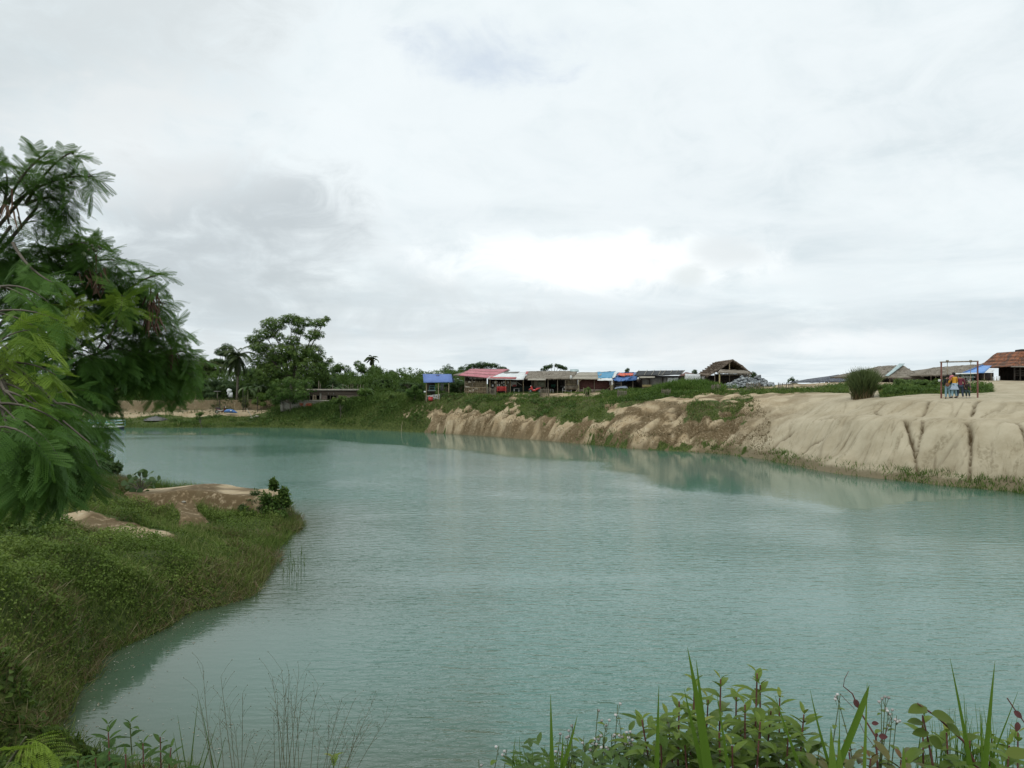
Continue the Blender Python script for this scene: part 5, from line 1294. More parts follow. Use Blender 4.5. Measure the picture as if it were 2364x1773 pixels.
# stone heap -----------------------------------------------------------
m_stone = leaf_mat("broken_stone", (.15, .165, .17), (.27, .29, .295), (.40, .42, .42), 0, .9)
mb = MB(); n = 0
while n < 620:
    px = random.uniform(1672, 1786); u = (px - 1672) / 114
    hp = 20 * math.sin(math.pi * min(max(u, 0), 1)) ** .6 * (1 - .35 * abs(math.sin(u * 9))) + 2
    if u > .85: hp *= .6
    d = random.uniform(85.5, 91); lo = gz((px - 1182) / 1820 * d, d); hh = hp * 87 / 1820 * math.sin(math.pi * (d - 85.2) / 6) ** .7 * 1.25
    z = lo + hh * (random.random() ** .5) * .95; s_ = random.uniform(.09, .26)
    v0 = len(mb.V); mb.box(((px - 1182) / 1820 * d, d, z), (s_ * 1.5, s_ * 1.2, s_ * .8), random.random() * 3, random.random(), random.uniform(-.6, .6), random.uniform(-.6, .6)); mb.V[-1] = mb.V[-1] + rng.normal(0, s_ * .13, mb.V[-1].shape); n += 1
mb.build('stone_heap', m_stone, None, kind='stuff')
T = hut('dark_lean_to', 'low dark sheet roof just behind the stone heap', 1755, 95, 'hut')
pitched(T, (1740, 878), (1772, 878), (1741, 871), (1764, 871.5), 93.5, 95, m_black, .05, 5, 2, .05); 
for px in (1742, 1768): post(T, px, 877, 93.7, m_bambood, .05)

# 13 dark tarpaulin hut behind the dune ----------------------------------
T = hut('tarpaulin_hut', 'low hut with a torn dark grey tarpaulin roof half hidden behind the dune', 1925, 99, 'hut')
pitched(T, (1865, 881), (1990, 878), (1936, 863.5), (1992, 862.5), 96.5, 100, rough_mat("torn_dark_tarp", (.045, .05, .065), (.11, .12, .14), 3, .7, (1, 1, 1), (.30, .31, .33), .5, 10), .05, 14, 5, .12)
for px in (1892, 1900, 1915, 1935, 1950, 1975): post(T, px, 876 if px > 1900 else 879, 96.8, m_bambood, .05)
panel(T, 1916, 877, 1935, None, 97.2, m_white, 'white_sheet'); panel(T, 1905, 878, 1912, None, 97.4, m_white, 'white_rag'); panel(T, 1940, 872, 1990, None, 99, m_darkwall, 'dark_wall'); 
# 14 thatched pavilion -----------------------------------------------------
T = hut('thatched_pavilion', 'wide hipped thatch pavilion with a pale metal strip running down its roof', 2070, 87, 'pavilion')
e1 = (1998, 869); e2 = (2131, 872)
pitched(T, (1995, 867.5), (2135, 871), (2026, 844.5), (2084, 841), 84, 88.5, m_thatch, .12, 18, 8, .10, thatch=True)
one(m_metal, 'metal_strip', T, lambda mb: mb.slab((P(2043, 868.5, 84) + Vector((0, 0, .12)), P(2052, 868.8, 84) + Vector((0, 0, .12)), P(2088, 841, 88.3) + Vector((0, -.1, .15)), P(2075, 841, 88.3) + Vector((0, -.1, .15))), .03, .5, 2, 8, 0, .04))
for px in (2054, 2035, 2104, 2116, 2128, 2010): post(T, px, 869, 84.4, m_bambood, .055)
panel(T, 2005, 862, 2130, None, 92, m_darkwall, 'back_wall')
# 15 second thatched pavilion ---------------------------------------------
T = hut('thatched_pavilion', 'long grey thatch pavilion directly behind the swing', 2200, 86, 'pavilion')
pitched(T, (2120, 865), (2255, 862), (2156, 847), (2272, 838.5), 82.5, 86.5, m_thatch, .10, 18, 7, .09, thatch=True)
for px in (2149, 2160, 2176, 2190, 2210, 2222): post(T, px, 864, 82.9, m_bambood, .05)
panel(T, 2128, 860, 2262, None, 90, m_darkwall, 'back_wall')
# blue roofed stall ---------------------------------------------------------
T = hut('blue_roofed_stall', 'stall with a bright blue sloping roof between the swing and the tiled roof', 2262, 82, 'stall')
one(m_bluetarp if False else rough_mat("bright_blue_sheet", (.15, .32, .66), (.20, .39, .74), 1, .5, bump=.1), 'roof', T, lambda mb: mb.slab((P(2223, 859.5, 81), P(2272, 859, 81), P(2290, 842, 85), P(2268, 842, 85)), .04, .5, 6, 4, 0, .03))
one(m_royal, 'roof_edge', T, lambda mb: mb.bar(P(2223, 859, 80.95), P(2268, 841.5, 85), .07, 5))
for px in (2224, 2258, 2272, 2288): post(T, px, 860, 81.3, m_bambood, .05)
panel(T, 2258, 859, 2294, None, 83.8, m_darkwall, 'dark_wall'); panel(T, 2292, 868, 2296, None, 82, m_white, 'white_pane'); panel(T, 2300, 867, 2303, None, 82, m_white, 'white_pane'); panel(T, 2306, 867, 2308.5, None, 82, m_white, 'white_pane')
one(m_white, 'pale_sheet', T, lambda mb: mb.slab((P(2275, 857, 80.5), P(2292, 856, 80.5), P(2296, 852, 82), P(2283, 851, 82)), .03, .5, 4, 2, 0, .04))
T = hut('green_framed_stall', 'small stall with a green frame and white goods behind the swing', 2234, 80, 'stall')
one(m_greenp, 'frame', T, lambda mb: [mb.bar(P(a, b, 80), P(c, e, 80), .035, 4) for a, b, c, e in ((2214, 864, 2247, 863.5), (2214, 870, 2247, 869.5), (2246, 863, 2246, 881), (2222, 863, 2222, 881), (2214, 859, 2214, 881))])
one(m_white, 'awning', T, lambda mb: mb.slab((P(2200, 862, 79.4), P(2256, 860.5, 79.4), P(2256, 858.5, 80.2), P(2200, 860, 80.2)), .03, .5, 4, 1, 0, .02))
one(m_whitep, 'counter', T, lambda mb: mb.box(P(2231, 869, 79.8), (1.6, .35, .05)))
panel(T, 2225, 871, 2244, None, 80.3, m_maroon, 'stall_wall'); panel(T, 2232, 872, 2240, 879.5, 80.1, m_whitep, 'white_poster'); panel(T, 2223, 871, 2227, 880, 80.1, m_whitep, 'white_jug_rack')
panel(T, 2234, 874, 2238, 875.3, 80.03, m_darkwall, 'poster_mark', .03)
# 16 tiled pavilion (steep top, flared skirt) --------------------------------
T = hut('tiled_pavilion', 'pavilion with a steep flared orange clay tile roof at the right edge', 2370, 84, 'pavilion')
cx_ = P(2385, 880, 86).x; prof16 = [(4.75, 845.5), (4.15, 840), (3.6, 833), (3.25, 824), (2.95, 816), (2.65, 810)]
def roof16(mb):
    V = []; Q = []
    rings = []
    for hw, py in prof16:
        z = P(0, py, 85).z; dy = hw * .8; rings.append([(cx_ - hw, 86 - dy, z), (cx_ + hw, 86 - dy, z), (cx_ + hw, 86 + dy, z), (cx_ - hw, 86 + dy, z)])
    for r0, r1 in zip(rings[:-1], rings[1:]):
        for k in range(4):
            a, b, c, d_ = r0[k], r0[(k + 1) % 4], r1[(k + 1) % 4], r1[k]; mb.slab((a, b, c, d_), .05, .5, 12, 2, 0, .03)
    mb.slab(rings[-1], .05)
one(m_tiles, 'roof', T, roof16)
one(m_darkwall, 'ridge_cap', T, lambda mb: mb.tube([(cx_ - 1.9, 86, P(0, 809, 86).z), (cx_ - 1.2, 86, P(0, 807, 86).z), (cx_ + 1.6, 86, P(0, 807.5, 86).z)], .13, 8))
one(m_greypanel, 'eave_gutter', T, lambda mb: mb.bar((cx_ - 4.8, 82.2, P(0, 846.3, 85).z), (cx_ + 4.8, 82.2, P(0, 846.8, 85).z), .07, 6))
for x_ in (-4.2, -3.6, -2.0, 0, 2, 4.2): one(m_darkwall, 'post', T, lambda mb: mb.bar((cx_ + x_, 82.6, gz(cx_ + x_, 82.6) - .1), (cx_ + x_, 82.6, P(0, 846, 83).z), .08))
def lat(mb):
    for k in range(4): z = P(0, 853 + k * 4, 82.5).z; mb.bar((cx_ - 4.2, 82.55, z), (cx_ - 2.0, 82.55, z - .12), .03, 4)
one(m_darkwall, 'lattice', T, lat)
one(rough_mat("purple_cloth", (.10, .08, .14), (.15, .125, .19), 2), 'purple_wall', T, lambda mb: mb.box((cx_ + 1.0, 83.6, P(0, 870, 83.6).z), (6.2, .06, .95)))
one(m_darkwall, 'back_wall', T, lambda mb: mb.box((cx_ + 1.2, 89, P(0, 862, 89).z), (6.2, .06, 2.4)))

# ---- bamboo guards round saplings
def guard(label, px0, px1, pyt, pyb, d, plant=True):
    r = (px1 - px0) / 2 * d / 1820; px = (px0 + px1) / 2; c = G3(px, d); zt = P(px, pyt, d).z; h = max(zt - c.z, .7)
    T = thing('bamboo_guard', label, 'plant guard', c, 'bamboo guards round saplings along the crest')
    mb = MB(); n = 24
    for i in range(n):
        a = 2 * math.pi * i / n + random.uniform(-.08, .08); q = Vector((c.x + r * math.cos(a), c.y + r * math.sin(a), 0)); q.z = gz(q.x, q.y)
        mb.bar(q - Vector((0, 0, .1)), q + Vector((random.uniform(-.04, .04), 0, h * random.uniform(.82, 1.1) + c.z - q.z)), .022, 5, random.random())
    mb.build('stakes', m_bambood, T)
    mb = MB()
    for u in (.25, .8): mb.tube([(c.x + r * math.cos(a), c.y + r * math.sin(a), c.z + h * u) for a in np.linspace(0, 2 * math.pi, 17)], .018, 4)
    mb.build('hoops', m_bambood, T)
for g_ in [('bamboo guard in front of the red bench of the white roofed stall', 1124, 1145, 893, 912, 98), ('bamboo guard in front of the long thatched stall', 1247, 1268, 895, 913, 96), ('bamboo guard sunk in grass below the royal blue tarpaulin', 1426, 1446, 899, 913, 84),
           ('bamboo guard half buried in grass below the black roofed hut', 1528, 1547, 899, 914, 81.5), ('bamboo guard in grass left of the dirt path below the big thatched hut', 1643, 1663, 892, 909, 81.5), ('bamboo guard on the grass right of the dirt path, below the stone heap', 1724, 1754, 891, 910, 79), ('bamboo guard standing alone on the grass left of the tall tussock', 1797, 1830, 888, 905, 78)]: guard(*g_)
T = thing('stakes', 'leaning bamboo stakes round the cone shaped bush', 'stakes', G3(1356, 88.8))
for px in (1347, 1351, 1355, 1361): one(m_bamboo, 'stake', T, lambda mb: mb.bar(G3(px, 88.8), P(px + random.uniform(-1, 1), 900 - random.random() * 8, 88.8), .02, 5))

# ---- motor scooter (parked, seen from the side)
def scooter(label, c, col, rz):
    T = thing('motor_scooter', label, 'scooter', c, rz=0); c = Vector(c)
    rot = Matrix.Rotation(rz, 3, 'Z'); L = lambda x, y, z: c + rot @ Vector((x, y, z))
    for x in (-.6, .6):
        w_ = one(m_black, 'wheel', T, lambda mb: mb.tube([L(x + .22 * math.cos(a), 0, .27 + .22 * math.sin(a)) for a in np.linspace(0, 2 * math.pi, 17)], .05, 6, cap=False))
        one(m_metal, 'rim', w_, lambda mb: [mb.bar(L(x, 0, .27), L(x + .2 * math.cos(a), 0, .27 + .2 * math.sin(a)), .012, 4) for a in np.linspace(0, 5.2, 6)])
    one(col, 'body', T, lambda mb: (mb.tube([L(-.75, 0, .72), L(-.4, 0, .62), L(-.1, 0, .45)], [.06, .15, .12], 8), mb.tube([L(-.1, 0, .38), L(.25, 0, .36), L(.42, 0, .62), L(.46, 0, .92)], [.12, .10, .13, .11], 8), mb.tube([L(.45, 0, .60), L(.62, 0, .56), L(.8, 0, .46)], [.05, .08, .04], 6)))
    one(m_black, 'seat', T, lambda mb: mb.tube([L(-.8, 0, .80), L(-.4, 0, .78), L(-.05, 0, .72)], [.08, .12, .09], 8))
    one(m_metal, 'fork', T, lambda mb: mb.bar(L(.6, 0, .27), L(.44, 0, .85), .03)); one(m_whitep, 'headlight', T, lambda mb: mb.ball(L(.55, 0, .92), (.07, .08, .08)))
    one(m_black, 'handlebar', T, lambda mb: (mb.bar(L(.42, -.32, 1.0), L(.44, .32, 1.0), .02), mb.bar(L(.44, 0, .9), L(.43, 0, 1.0), .03)))
    one(m_whitep, 'side_panel', T, lambda mb: mb.tube([L(-.55, -.13, .55), L(-.1, -.13, .42), L(.3, -.12, .55)], [.03, .05, .02], 6))
    return T
scooter('red scooter with white panels parked at the long thatched stall', G3(1235, 101.8), m_red, R(170))
scooter('dark scooter parked on the bare building ground beside the blue tarpaulin', G3(511, 112), rough_mat("maroon_body", (.10, .03, .03), (.14, .05, .04), 3, .4), R(15))

# ---- building under construction
T = hut('unfinished_house', 'unfinished brick house with a flat roof slab and timber poles sticking up', 765, 113, 'house')
zt = P(760, 897, 112).z; zs = P(760, 900.5, 112).z; x0 = P(700, 0, 112).x; x1 = P(828, 0, 112).x; zb = P(760, 924, 112).z - .3
one(m_brick, 'wall', T, lambda mb: [mb.box(((a + b) / 2, 112.1, (z0 + z1) / 2), (b - a, .2, z1 - z0)) for a, b, z0, z1 in
    ((x0, x1, P(0, 911, 112).z, zs - .02), (x0, P(701, 0, 112).x, zb, P(0, 911, 112).z), (P(739, 0, 112).x, P(754.5, 0, 112).x, zb, P(0, 911, 112).z), (P(779, 0, 112).x, x1, zb, P(0, 911, 112).z), (x0, x1, zb - 1.6, zb))])
one(m_brick, 'side_wall', T, lambda mb: (mb.box((x0 + .1, 115, (zb + zs) / 2), (.2, 5.6, zs - zb)), mb.box((x1 - .1, 115, (zb + zs) / 2), (.2, 5.6, zs - zb))))
one(m_darkwall, 'interior', T, lambda mb: mb.box(((x0 + x1) / 2, 116.5, (zb + zs) / 2), (x1 - x0 - .5, .1, zs - zb)))
one(m_conc, 'roof_slab', T, lambda mb: (mb.box((P(763, 0, 112).x, 114.4, (zt + zs) / 2), (P(842, 0, 112).x - P(686, 0, 112).x, 6.2, zt - zs))))
one(m_conc, 'column', T, lambda mb: mb.box((P(740.5, 0, 112).x, 111.9, (zb + zs) / 2 - .15), (.22, .2, zs - zb - .3)))
def win(px0, px1, n):
    a = P(px0, 911, 111.95); b = P(px1, 923.5, 111.95)
    w_ = one(m_bambood, 'window', T, lambda mb: [mb.box((a.x + (b.x - a.x) * k / n, 111.95, (a.z + b.z) / 2), (.07, .08, a.z - b.z)) for k in range(n + 1)] + [mb.box(((a.x + b.x) / 2, 111.9, z), (b.x - a.x, .08, .06)) for z in (a.z, b.z)])
win(701, 722, 3); win(724, 738, 1); win(755, 778, 3)
for px in (714.5, 758, 770.5): one(m_whitep, 'round_light', T, lambda mb: mb.tube([P(px, 907, 111.9), P(px, 907, 112) + Vector((0, 0, 0)) + Vector((0, .02, 0)) - Vector((0, .12, 0))], .11, 12))
for px, top in ((736, 878), (739.5, 884), (792, 884), (799, 887), (804, 887), (810, 884), (815, 885), (826, 886), (832, 886), (838, 887), (768, 885), (718, 900)):
    if top < 899: one(m_bambood, 'pole', T, lambda mb: mb.bar(P(px, 897.5, 113), P(px + random.uniform(-.5, .5), top, 113), .05 if px < 737 else .03, 5))
T = thing('terrace_wall', 'plain concrete terrace wall in front of the unfinished brick house', 'wall', G3(700, 109.5))
def tw(mb):
    mb.slab((P(648, 948, 109.5), P(738, 948, 109.5), P(760, 924, 109.5), P(645, 922.5, 109.5)), .25, .5, 8, 3, 0, .01)
one(m_conc, 'wall', T, tw); one(m_conc, 'coping', T, lambda mb: mb.bar(P(645, 922.3, 109.3), P(760, 923.8, 109.3), .09, 6)); one(m_conc, 'buttress', T, lambda mb: mb.slab((P(648, 948, 109.1), P(655, 948, 109.1), P(650, 922, 109.1), P(645, 922, 109.1)), .2))
T = thing('red_leafed_bush', 'low bush with rusty red leaves in front of the concrete terrace wall', 'bush', G3(705, 107.5)); mb = MB()
for k in range(6): foliage(mb, P(696 + k * 4, 932 + random.uniform(-1, 2), 107.6), (.3, .3, .22), 40, .12, .5, .3)
mb.build('foliage', leaf_mat("red_leaf", (.20, .05, .03), (.33, .09, .05), None, .2), T)
T = thing('ladder', 'short wooden ladder leaning in the opening of the unfinished brick house', 'ladder', P(727, 924, 111.2))
one(m_bamboo, 'rails', T, lambda mb: (mb.bar(P(722.5, 924, 111.2), P(723.5, 909, 111.7), .035), mb.bar(P(730, 924, 111.2), P(729, 909, 111.7), .035)))
one(m_bamboo, 'rungs', T, lambda mb: [mb.bar(P(722.6, py, 111.4), P(729.6, py, 111.4), .03) for py in (912, 915, 918, 921)])

# ---- bare ground on the far left
T = thing('covered_boat', 'boat shaped heap wrapped in a blue tarpaulin on the bare ground', 'tarpaulin heap', G3(533, 111))
one(m_royal, 'tarpaulin', T, lambda mb: mb.tube([P(518, 948.5, 111), P(524, 947, 111), P(533, 947.5, 111), P(541, 949, 111), P(548, 951.5, 111)], [.10, .22, .28, .2, .04], 9)); one(m_white, 'white_patch', T, lambda mb: mb.ball(P(533, 947, 110.72), (.14, .1, .10)))
T = thing('post_with_sheet', 'dark post with a ragged white sheet hung on top, above the dirt bank', 'post', G3(530, 118.5))
one(m_darkwall, 'post', T, lambda mb: mb.tube([G3(530, 118.5) - Vector((0, 0, 1.5)), P(530, 900, 118.5)], .07)); one(m_white, 'sheet', T, lambda mb: (mb.box(P(532, 910, 118.4), (.62, .08, .75)), mb.ball(P(529.5, 900.5, 118.4), (.42, .2, .28), 8, 6, .5, .4), mb.box(P(527, 906, 118.35), (.3, .06, .6), 0, .5, .2)))
T = thing('pale_post_stand', 'small grey topped stand on the green field left of the white sheet', 'stand', G3(502, 119)); one(m_greypanel, 'top', T, lambda mb: mb.box(P(502, 902, 119), (.9, .5, .1))); one(m_bambood, 'leg', T, lambda mb: mb.bar(G3(502, 119), P(502, 902, 119), .06)); 
for px, t0, lab in ((507, 923, 'thin dark post on the bare ground left of the dark scooter'), (561, 895, 'tall thin dark pole right of the blue tarpaulin heap'), (566, 912, 'short dark pole just right of the tall thin pole'), (594, 915, 'dark pole at the right end of the bare ground'), (542, 928, 'pale stake behind the blue tarpaulin heap')):
    T = thing('pole', lab, 'pole', G3(px, 113)); one(m_bamboo if px == 542 else m_darkwall, 'shaft', T, lambda mb: mb.bar(G3(px, 113), P(px, t0, 113), .05 if px != 542 else .035)); one(m_bambood, 'crosspiece', T, lambda mb: mb.bar(P(px - 2, t0 + 1, 113), P(px + 2, t0 + 1, 113), .025))
T = thing('plank', 'long pale plank propped at the right end of the bare ground', 'plank', G3(576, 109.5)); one(m_palethatch, 'board', T, lambda mb: mb.slab((G3(584, 109) + Vector((0, 0, .02)), G3(585.5, 109) + Vector((0, 0, .02)), P(570.5, 942, 110), P(569, 942, 110)), .06)); 
T = thing('sandbags', 'pale sacks lying right of the propped plank', 'sacks', G3(596, 109.5))
for px, py, r_ in ((593, 948, .22), (588, 951, .2), (581, 944, .2)): one(m_palethatch, 'sack', T, lambda mb: mb.ball(G3(px, 109.5) + Vector((0, 0, r_ * .5)), (r_ * 1.4, r_, r_ * .7), 8, 6, .5, .2))
T = thing('drying_rack', 'thin bamboo rack on the green field above the dirt bank', 'frame', G3(450, 121)); one(m_bamboo, 'pole', T, lambda mb: mb.bar(P(431, 907, 121), P(460, 903, 121), .04)); one(m_bamboo, 'leg', T, lambda mb: mb.bar(G3(451, 121), P(452, 904, 121), .04)); one(m_bamboo, 'leg', T, lambda mb: mb.bar(G3(433, 121), P(433, 907, 121), .035))
mb = MB(); c = G3(360, 109)
for i in range(420): a = random.uniform(0, 6.28); r_ = random.random() ** .5; s_ = random.uniform(.05, .14); mb.box(c + Vector((1.6 * r_ * math.cos(a), 1.2 * r_ * math.sin(a), .5 * (1 - r_) * random.random() ** .2)), (s_, s_, s_), a, random.random() * .4, a)
mb.tube([c - Vector((0, 0, .1)), c + Vector((0, 0, .2)), c + Vector((0, 0, .42))], [1.6, .95, .1], 12, .2); mb.build('gravel_heap', rough_mat('grey_gravel', (.12, .12, .115), (.19, .185, .175), 5, .95), None, kind='stuff')

# ---- pier
T = thing('pier', 'low white pier with a green and white railing at the far left shore', 'pier', (P(215, 980, 101).x, 101, 0))
a = P(150, 979, 101.5); b = P(270, 978, 100.5); zd = .38
one(m_whitep, 'deck', T, lambda mb: mb.slab(((a.x, 100, zd), (b.x, 99.5, zd), (b.x, 102.5, zd), (a.x, 103, zd)), .12))
one(rough_mat("dark_floats", (.03, .035, .05), (.06, .065, .08), 3), 'floats', T, lambda mb: [mb.box((a.x + (b.x - a.x) * (k + .5) / 8, 101.3, .1), ((b.x - a.x) / 8 - .08, 2.4, .36)) for k in range(8)])
for yy, mt in ((99.8, m_whitep), (102.6, m_teal)):
    one(mt, 'railing', T, lambda mb: [mb.bar((a.x, yy + .1, z), (b.x, yy - .1, z), .045, 5) for z in (.75, 1.1)])
    for k in range(7): one(mt, 'rail_post', T, lambda mb: mb.bar((a.x + (b.x - a.x) * k / 6, yy, zd), (a.x + (b.x - a.x) * k / 6, yy, 1.12), .04, 5))
one(m_whitep, 'end_railing', T, lambda mb: [mb.bar((b.x, 99.8, z), (b.x, 102.5, z), .045, 5) for z in (.75, 1.1)])
# small things on the banks
T = thing('stick', 'thin pale stick standing in the water under the left part of the cliff', 'stick', P(927, 995, 95)); one(m_bamboo, 'shaft', T, lambda mb: mb.tube([P(926, 998, 95.2), P(927.5, 982, 95.2), P(930, 970, 95.4)], [.03, .025, .015], 5))
for px, py, lab in ((884, 989, 'pale stone at the waterline left of the standing stick'), (912, 991, 'small white stone at the waterline beside the standing stick')):
    d = EYE * 1820 / (py - 885); T = thing('shore_stone', lab, 'stone', P(px, py, d)); one(m_palethatch, 'rock', T, lambda mb: mb.ball(P(px, py - 1.5, d), (.3 if px < 900 else .14, .2, .16), 7, 5, .5, .3))
T = thing('orange_litter', 'scrap of orange plastic floating in the grass at the edge of the peninsula', 'litter', P(615, 1274, 27.4)); one(rough_mat("orange_plastic", (.55, .13, .06), (.68, .2, .1), 5, .5), 'scrap', T, lambda mb: [mb.slab((P(603 + k * 8, 1276, 27.3), P(611 + k * 8, 1276.5, 27.3), P(611 + k * 8, 1272.5, 27.5), P(604 + k * 8, 1272, 27.5)), .02, .5, 3, 1, 0, .04) for k in range(3)])
T = thing('pale_stone', 'pale stone lying on the bare soil path of the peninsula', 'stone', G3(424, 32.2)); one(m_palethatch, 'rock', T, lambda mb: mb.ball(G3(424, 32.2) + Vector((0, 0, .04)), (.09, .07, .05), 8, 6, .5, .15))
# ------------------------------------------------------------------ swing and people
SD = 54.0
T = thing('swing_frame', 'tall red metal swing frame on the bare crest of the right bank', 'swing', G3(2216, SD))
zt = P(0, 833.5, SD).z
xl, xr = P(2173, 0, SD).x, P(2257, 0, SD).x
for x_, lab in ((xl, 'left'), (xr, 'right')):
    for dy in (0,): one(rough_mat("rusty_red_paint", (.17, .06, .05), (.25, .10, .08), 3, .6, (1, 1, 1), (.30, .2, .14)) if x_ == xl else bpy.data.materials["rusty_red_paint"], 'post', T, lambda mb: mb.tube([(x_, SD + dy, gz(x_, SD) - .2), (x_, SD + dy, zt + (.03 if x_ == xr else -.02))], .055, 10))
one(m_bambood, 'top_bar', T, lambda mb: mb.bar((xl - .08, SD, zt - .03), (xr + .05, SD, zt + .03), .045, 8))
rx = [P(2187, 0, SD).x, P(2241, 0, SD).x]
for x_ in rx:
    one(m_bambood, 'bracket', T, lambda mb: mb.box((x_, SD, zt + .03), (.13, .12, .16)))
    one(m_bamboo, 'rope', T, lambda mb: mb.tube([(x_, SD, zt), (x_ + .01, SD + .02, zt - 1.2), (x_ + .02, SD + .05, gz(x_, SD) + .48)], .022, 6))
seat_z = gz(rx[0], SD) + .46
one(m_bambood, 'seat', T, lambda mb: mb.box(((rx[0] + rx[1]) / 2, SD + .05, seat_z), (rx[1] - rx[0] + .1, .30, .05)))
T = thing('sign_board', 'small square white sign fixed to the left post of the red swing frame', 'sign', P(2169, 877, SD - .08)); one(m_whitep, 'board', T, lambda mb: mb.box(P(2169, 877, SD - .08), (.17, .02, .16))); one(m_darkwall, 'bracket', T, lambda mb: mb.box(P(2171, 877, SD - .05), (.12, .05, .03)))

def skin_obj(name, verts, edges, radii, mat, parent, root=0, sub=2, offset=(0, 0, 0)):
    me = bpy.data.meshes.new(name); me.from_pydata([tuple(v) for v in verts], edges, []); me.update()
    o = bpy.data.objects.new(name, me); C.objects.link(o)
    md = o.modifiers.new('skin', 'SKIN'); md.use_smooth_shade = True
    sv = me.skin_vertices[0].data
    for i, r in enumerate(radii):
        sv[i].radius = (r, r) if np.isscalar(r) else r
        sv[i].use_root = (i == root)
    s2 = o.modifiers.new('sub', 'SUBSURF'); s2.levels = sub; s2.render_levels = sub
    dg = bpy.context.evaluated_depsgraph_get(); dg.update()
    new = bpy.data.meshes.new_from_object(o.evaluated_get(dg))
    bpy.data.objects.remove(o); new.name = name; new.materials.clear(); new.materials.append(mat)
    for p in new.polygons: p.use_smooth = True
    return link(name, new, parent, offset)

m_skin = rough_mat("skin", (.30, .17, .11), (.36, .21, .14), 5, .6, bump=0, fine=4)
m_hair = rough_mat("black_hair", (.012, .01, .009), (.03, .026, .022), 20, .7)
def cloth(name, a, b): return rough_mat(name, a, b, 6, .9, bump=.2, fine=30)
def person(label, loc, rz, top_m, leg_m, shoe_m, hair_m, H=1.62, sit=False, lean=0.0, legspread=.1, arms=((.30, .02, 1.05), (.30, .12, .84)), arml=None, robe=None, head_turn=0, fist=False, extra=None, hood=False):
    k = H / 1.62
    T = thing('person', label, 'person', loc, rz=rz)
    hz = .90 if not sit else .56
    V = []; E = []; Rr = []
    def add(p, r, par=None):
        V.append(Vector(p) * k); Rr.append((r * k, r * k) if np.isscalar(r) else (r[0] * k, r[1] * k)); i = len(V) - 1
        if par is not None: E.append((par, i))
        return i
    ly = lean
    pel = add((0, 0, hz), (.13, .10)); wst = add((0, ly * .3, hz + .17), (.115, .085), pel); ch = add((0, ly * .7, hz + .36), (.15, .10), wst); nb = add((0, ly, hz + .50), (.07, .065), ch)
    nk = add((0, ly * 1.05, hz + .56), .052, nb); hd = add((0, ly * 1.1 + .01, hz + .65), (.078, .09), nk); ht = add((0, ly * 1.1, hz + .73), (.062, .07), hd)
    nose = add((.0, ly * 1.1 + .105, hz + .645), .012, hd)
    J = {}
    for s in (-1, 1):
        hip = add((s * .085, 0, hz - .05), .09, pel)
        if sit: kn = add((s * .10, .40, hz - .07), .068, hip); an = add((s * .10, .46, .10), .042, kn)
        else: kn = add((s * (.09 + legspread * .3), .03, .48), .066, hip); an = add((s * (.08 + legspread * .8), -.01, .09), .042, kn)
        toe = add((V[an].x / k, V[an].y / k + .14, .035), .034, an)
        a = arms if s > 0 or arml is None else arml
        sh = add((s * .165, ly * .9, hz + .44), .055, nb); el = add((s * a[0][0], a[0][1] + ly, a[0][2] - .90 + hz), .042, sh); wr = add((s * a[1][0], a[1][1] + ly, a[1][2] - .90 + hz), .029, el)
        d = (V[wr] - V[el]).normalized(); side = Vector((0, 1, 0)).cross(d); side = side.normalized() if side.length > .1 else Vector((1, 0, 0)); fwd = side.cross(d).normalized()
        palm_ = add(tuple(V[wr] / k + d * .05), (.034, .018), wr)
        for f in range(4):
            o_ = fwd * (f - 1.5) * .018; L = (.055, .068, .072, .058)[f]
            f1 = add(tuple(V[palm_] / k + d * .035 + o_), .0085, palm_); f2 = add(tuple(V[f1] / k + d * L * .6 - side * .008 * s), .0078, f1); add(tuple(V[f2] / k + d * L * .4 - side * .022 * s), .006, f2)
        t1 = add(tuple(V[wr] / k + d * .03 + fwd * .035), .009, palm_); add(tuple(V[t1] / k + d * .035 + fwd * .015), .007, t1)
        J[s] = (hip, kn, an, toe, sh, el, wr)
    body = skin_obj('body', V, E, Rr, m_skin, T, 0, 1)
    # clothing as separate skins over the body
    def sub_skin(name, ids, edges, rad, mat, root=0): return skin_obj(name, [V[i] if isinstance(i, int) else Vector(i) * k for i in ids], edges, [tuple(np.array((r, r) if np.isscalar(r) else r) * k) for r in rad], mat, T, root, 2)
    top_ids = [(0, 0, hz - .04), wst, ch, nb] + [J[1][4], J[1][5], tuple((V[J[1][5]].lerp(V[J[1][6]], .9)) / k)] + [J[-1][4], J[-1][5], tuple((V[J[-1][5]].lerp(V[J[-1][6]], .9)) / k)]
    sub_skin('jacket', top_ids, [(0, 1), (1, 2), (2, 3), (3, 4), (4, 5), (5, 6), (3, 7), (7, 8), (8, 9)], [(.165, .13), (.15, .12), (.18, .13), (.10, .09), .085, .064, .05, .085, .064, .05], top_m, 1)
    ids = [pel]; ed = []; rad = [(.145, .115)]
    for s in (-1, 1):
        b0 = len(ids); ids += [J[s][0], J[s][1], tuple(V[J[s][2]].lerp(V[J[s][1]], .05) / k)]; ed += [(0, b0), (b0, b0 + 1), (b0 + 1, b0 + 2)]; rad += [.11, .082, .062]
    sub_skin('trousers', ids, ed, rad, leg_m)
    for s in (-1, 1):
        a, t_ = V[J[s][2]], V[J[s][3]]
        one_ = MB(); one_.ball((a * .5 + t_ * .5) + Vector((0, 0, -.01)), (.05 * k, .125 * k, .05 * k), 10, 6); me = one_.build('shoe', shoe_m); me.parent = T; me.location = tuple(Vector(me.location)); 
    h = V[hd]; hb = MB()
    hb.ball(h + Vector((0, -.025 * k, .035 * k)), (.098 * k, .115 * k, .112 * k), 12, 9)
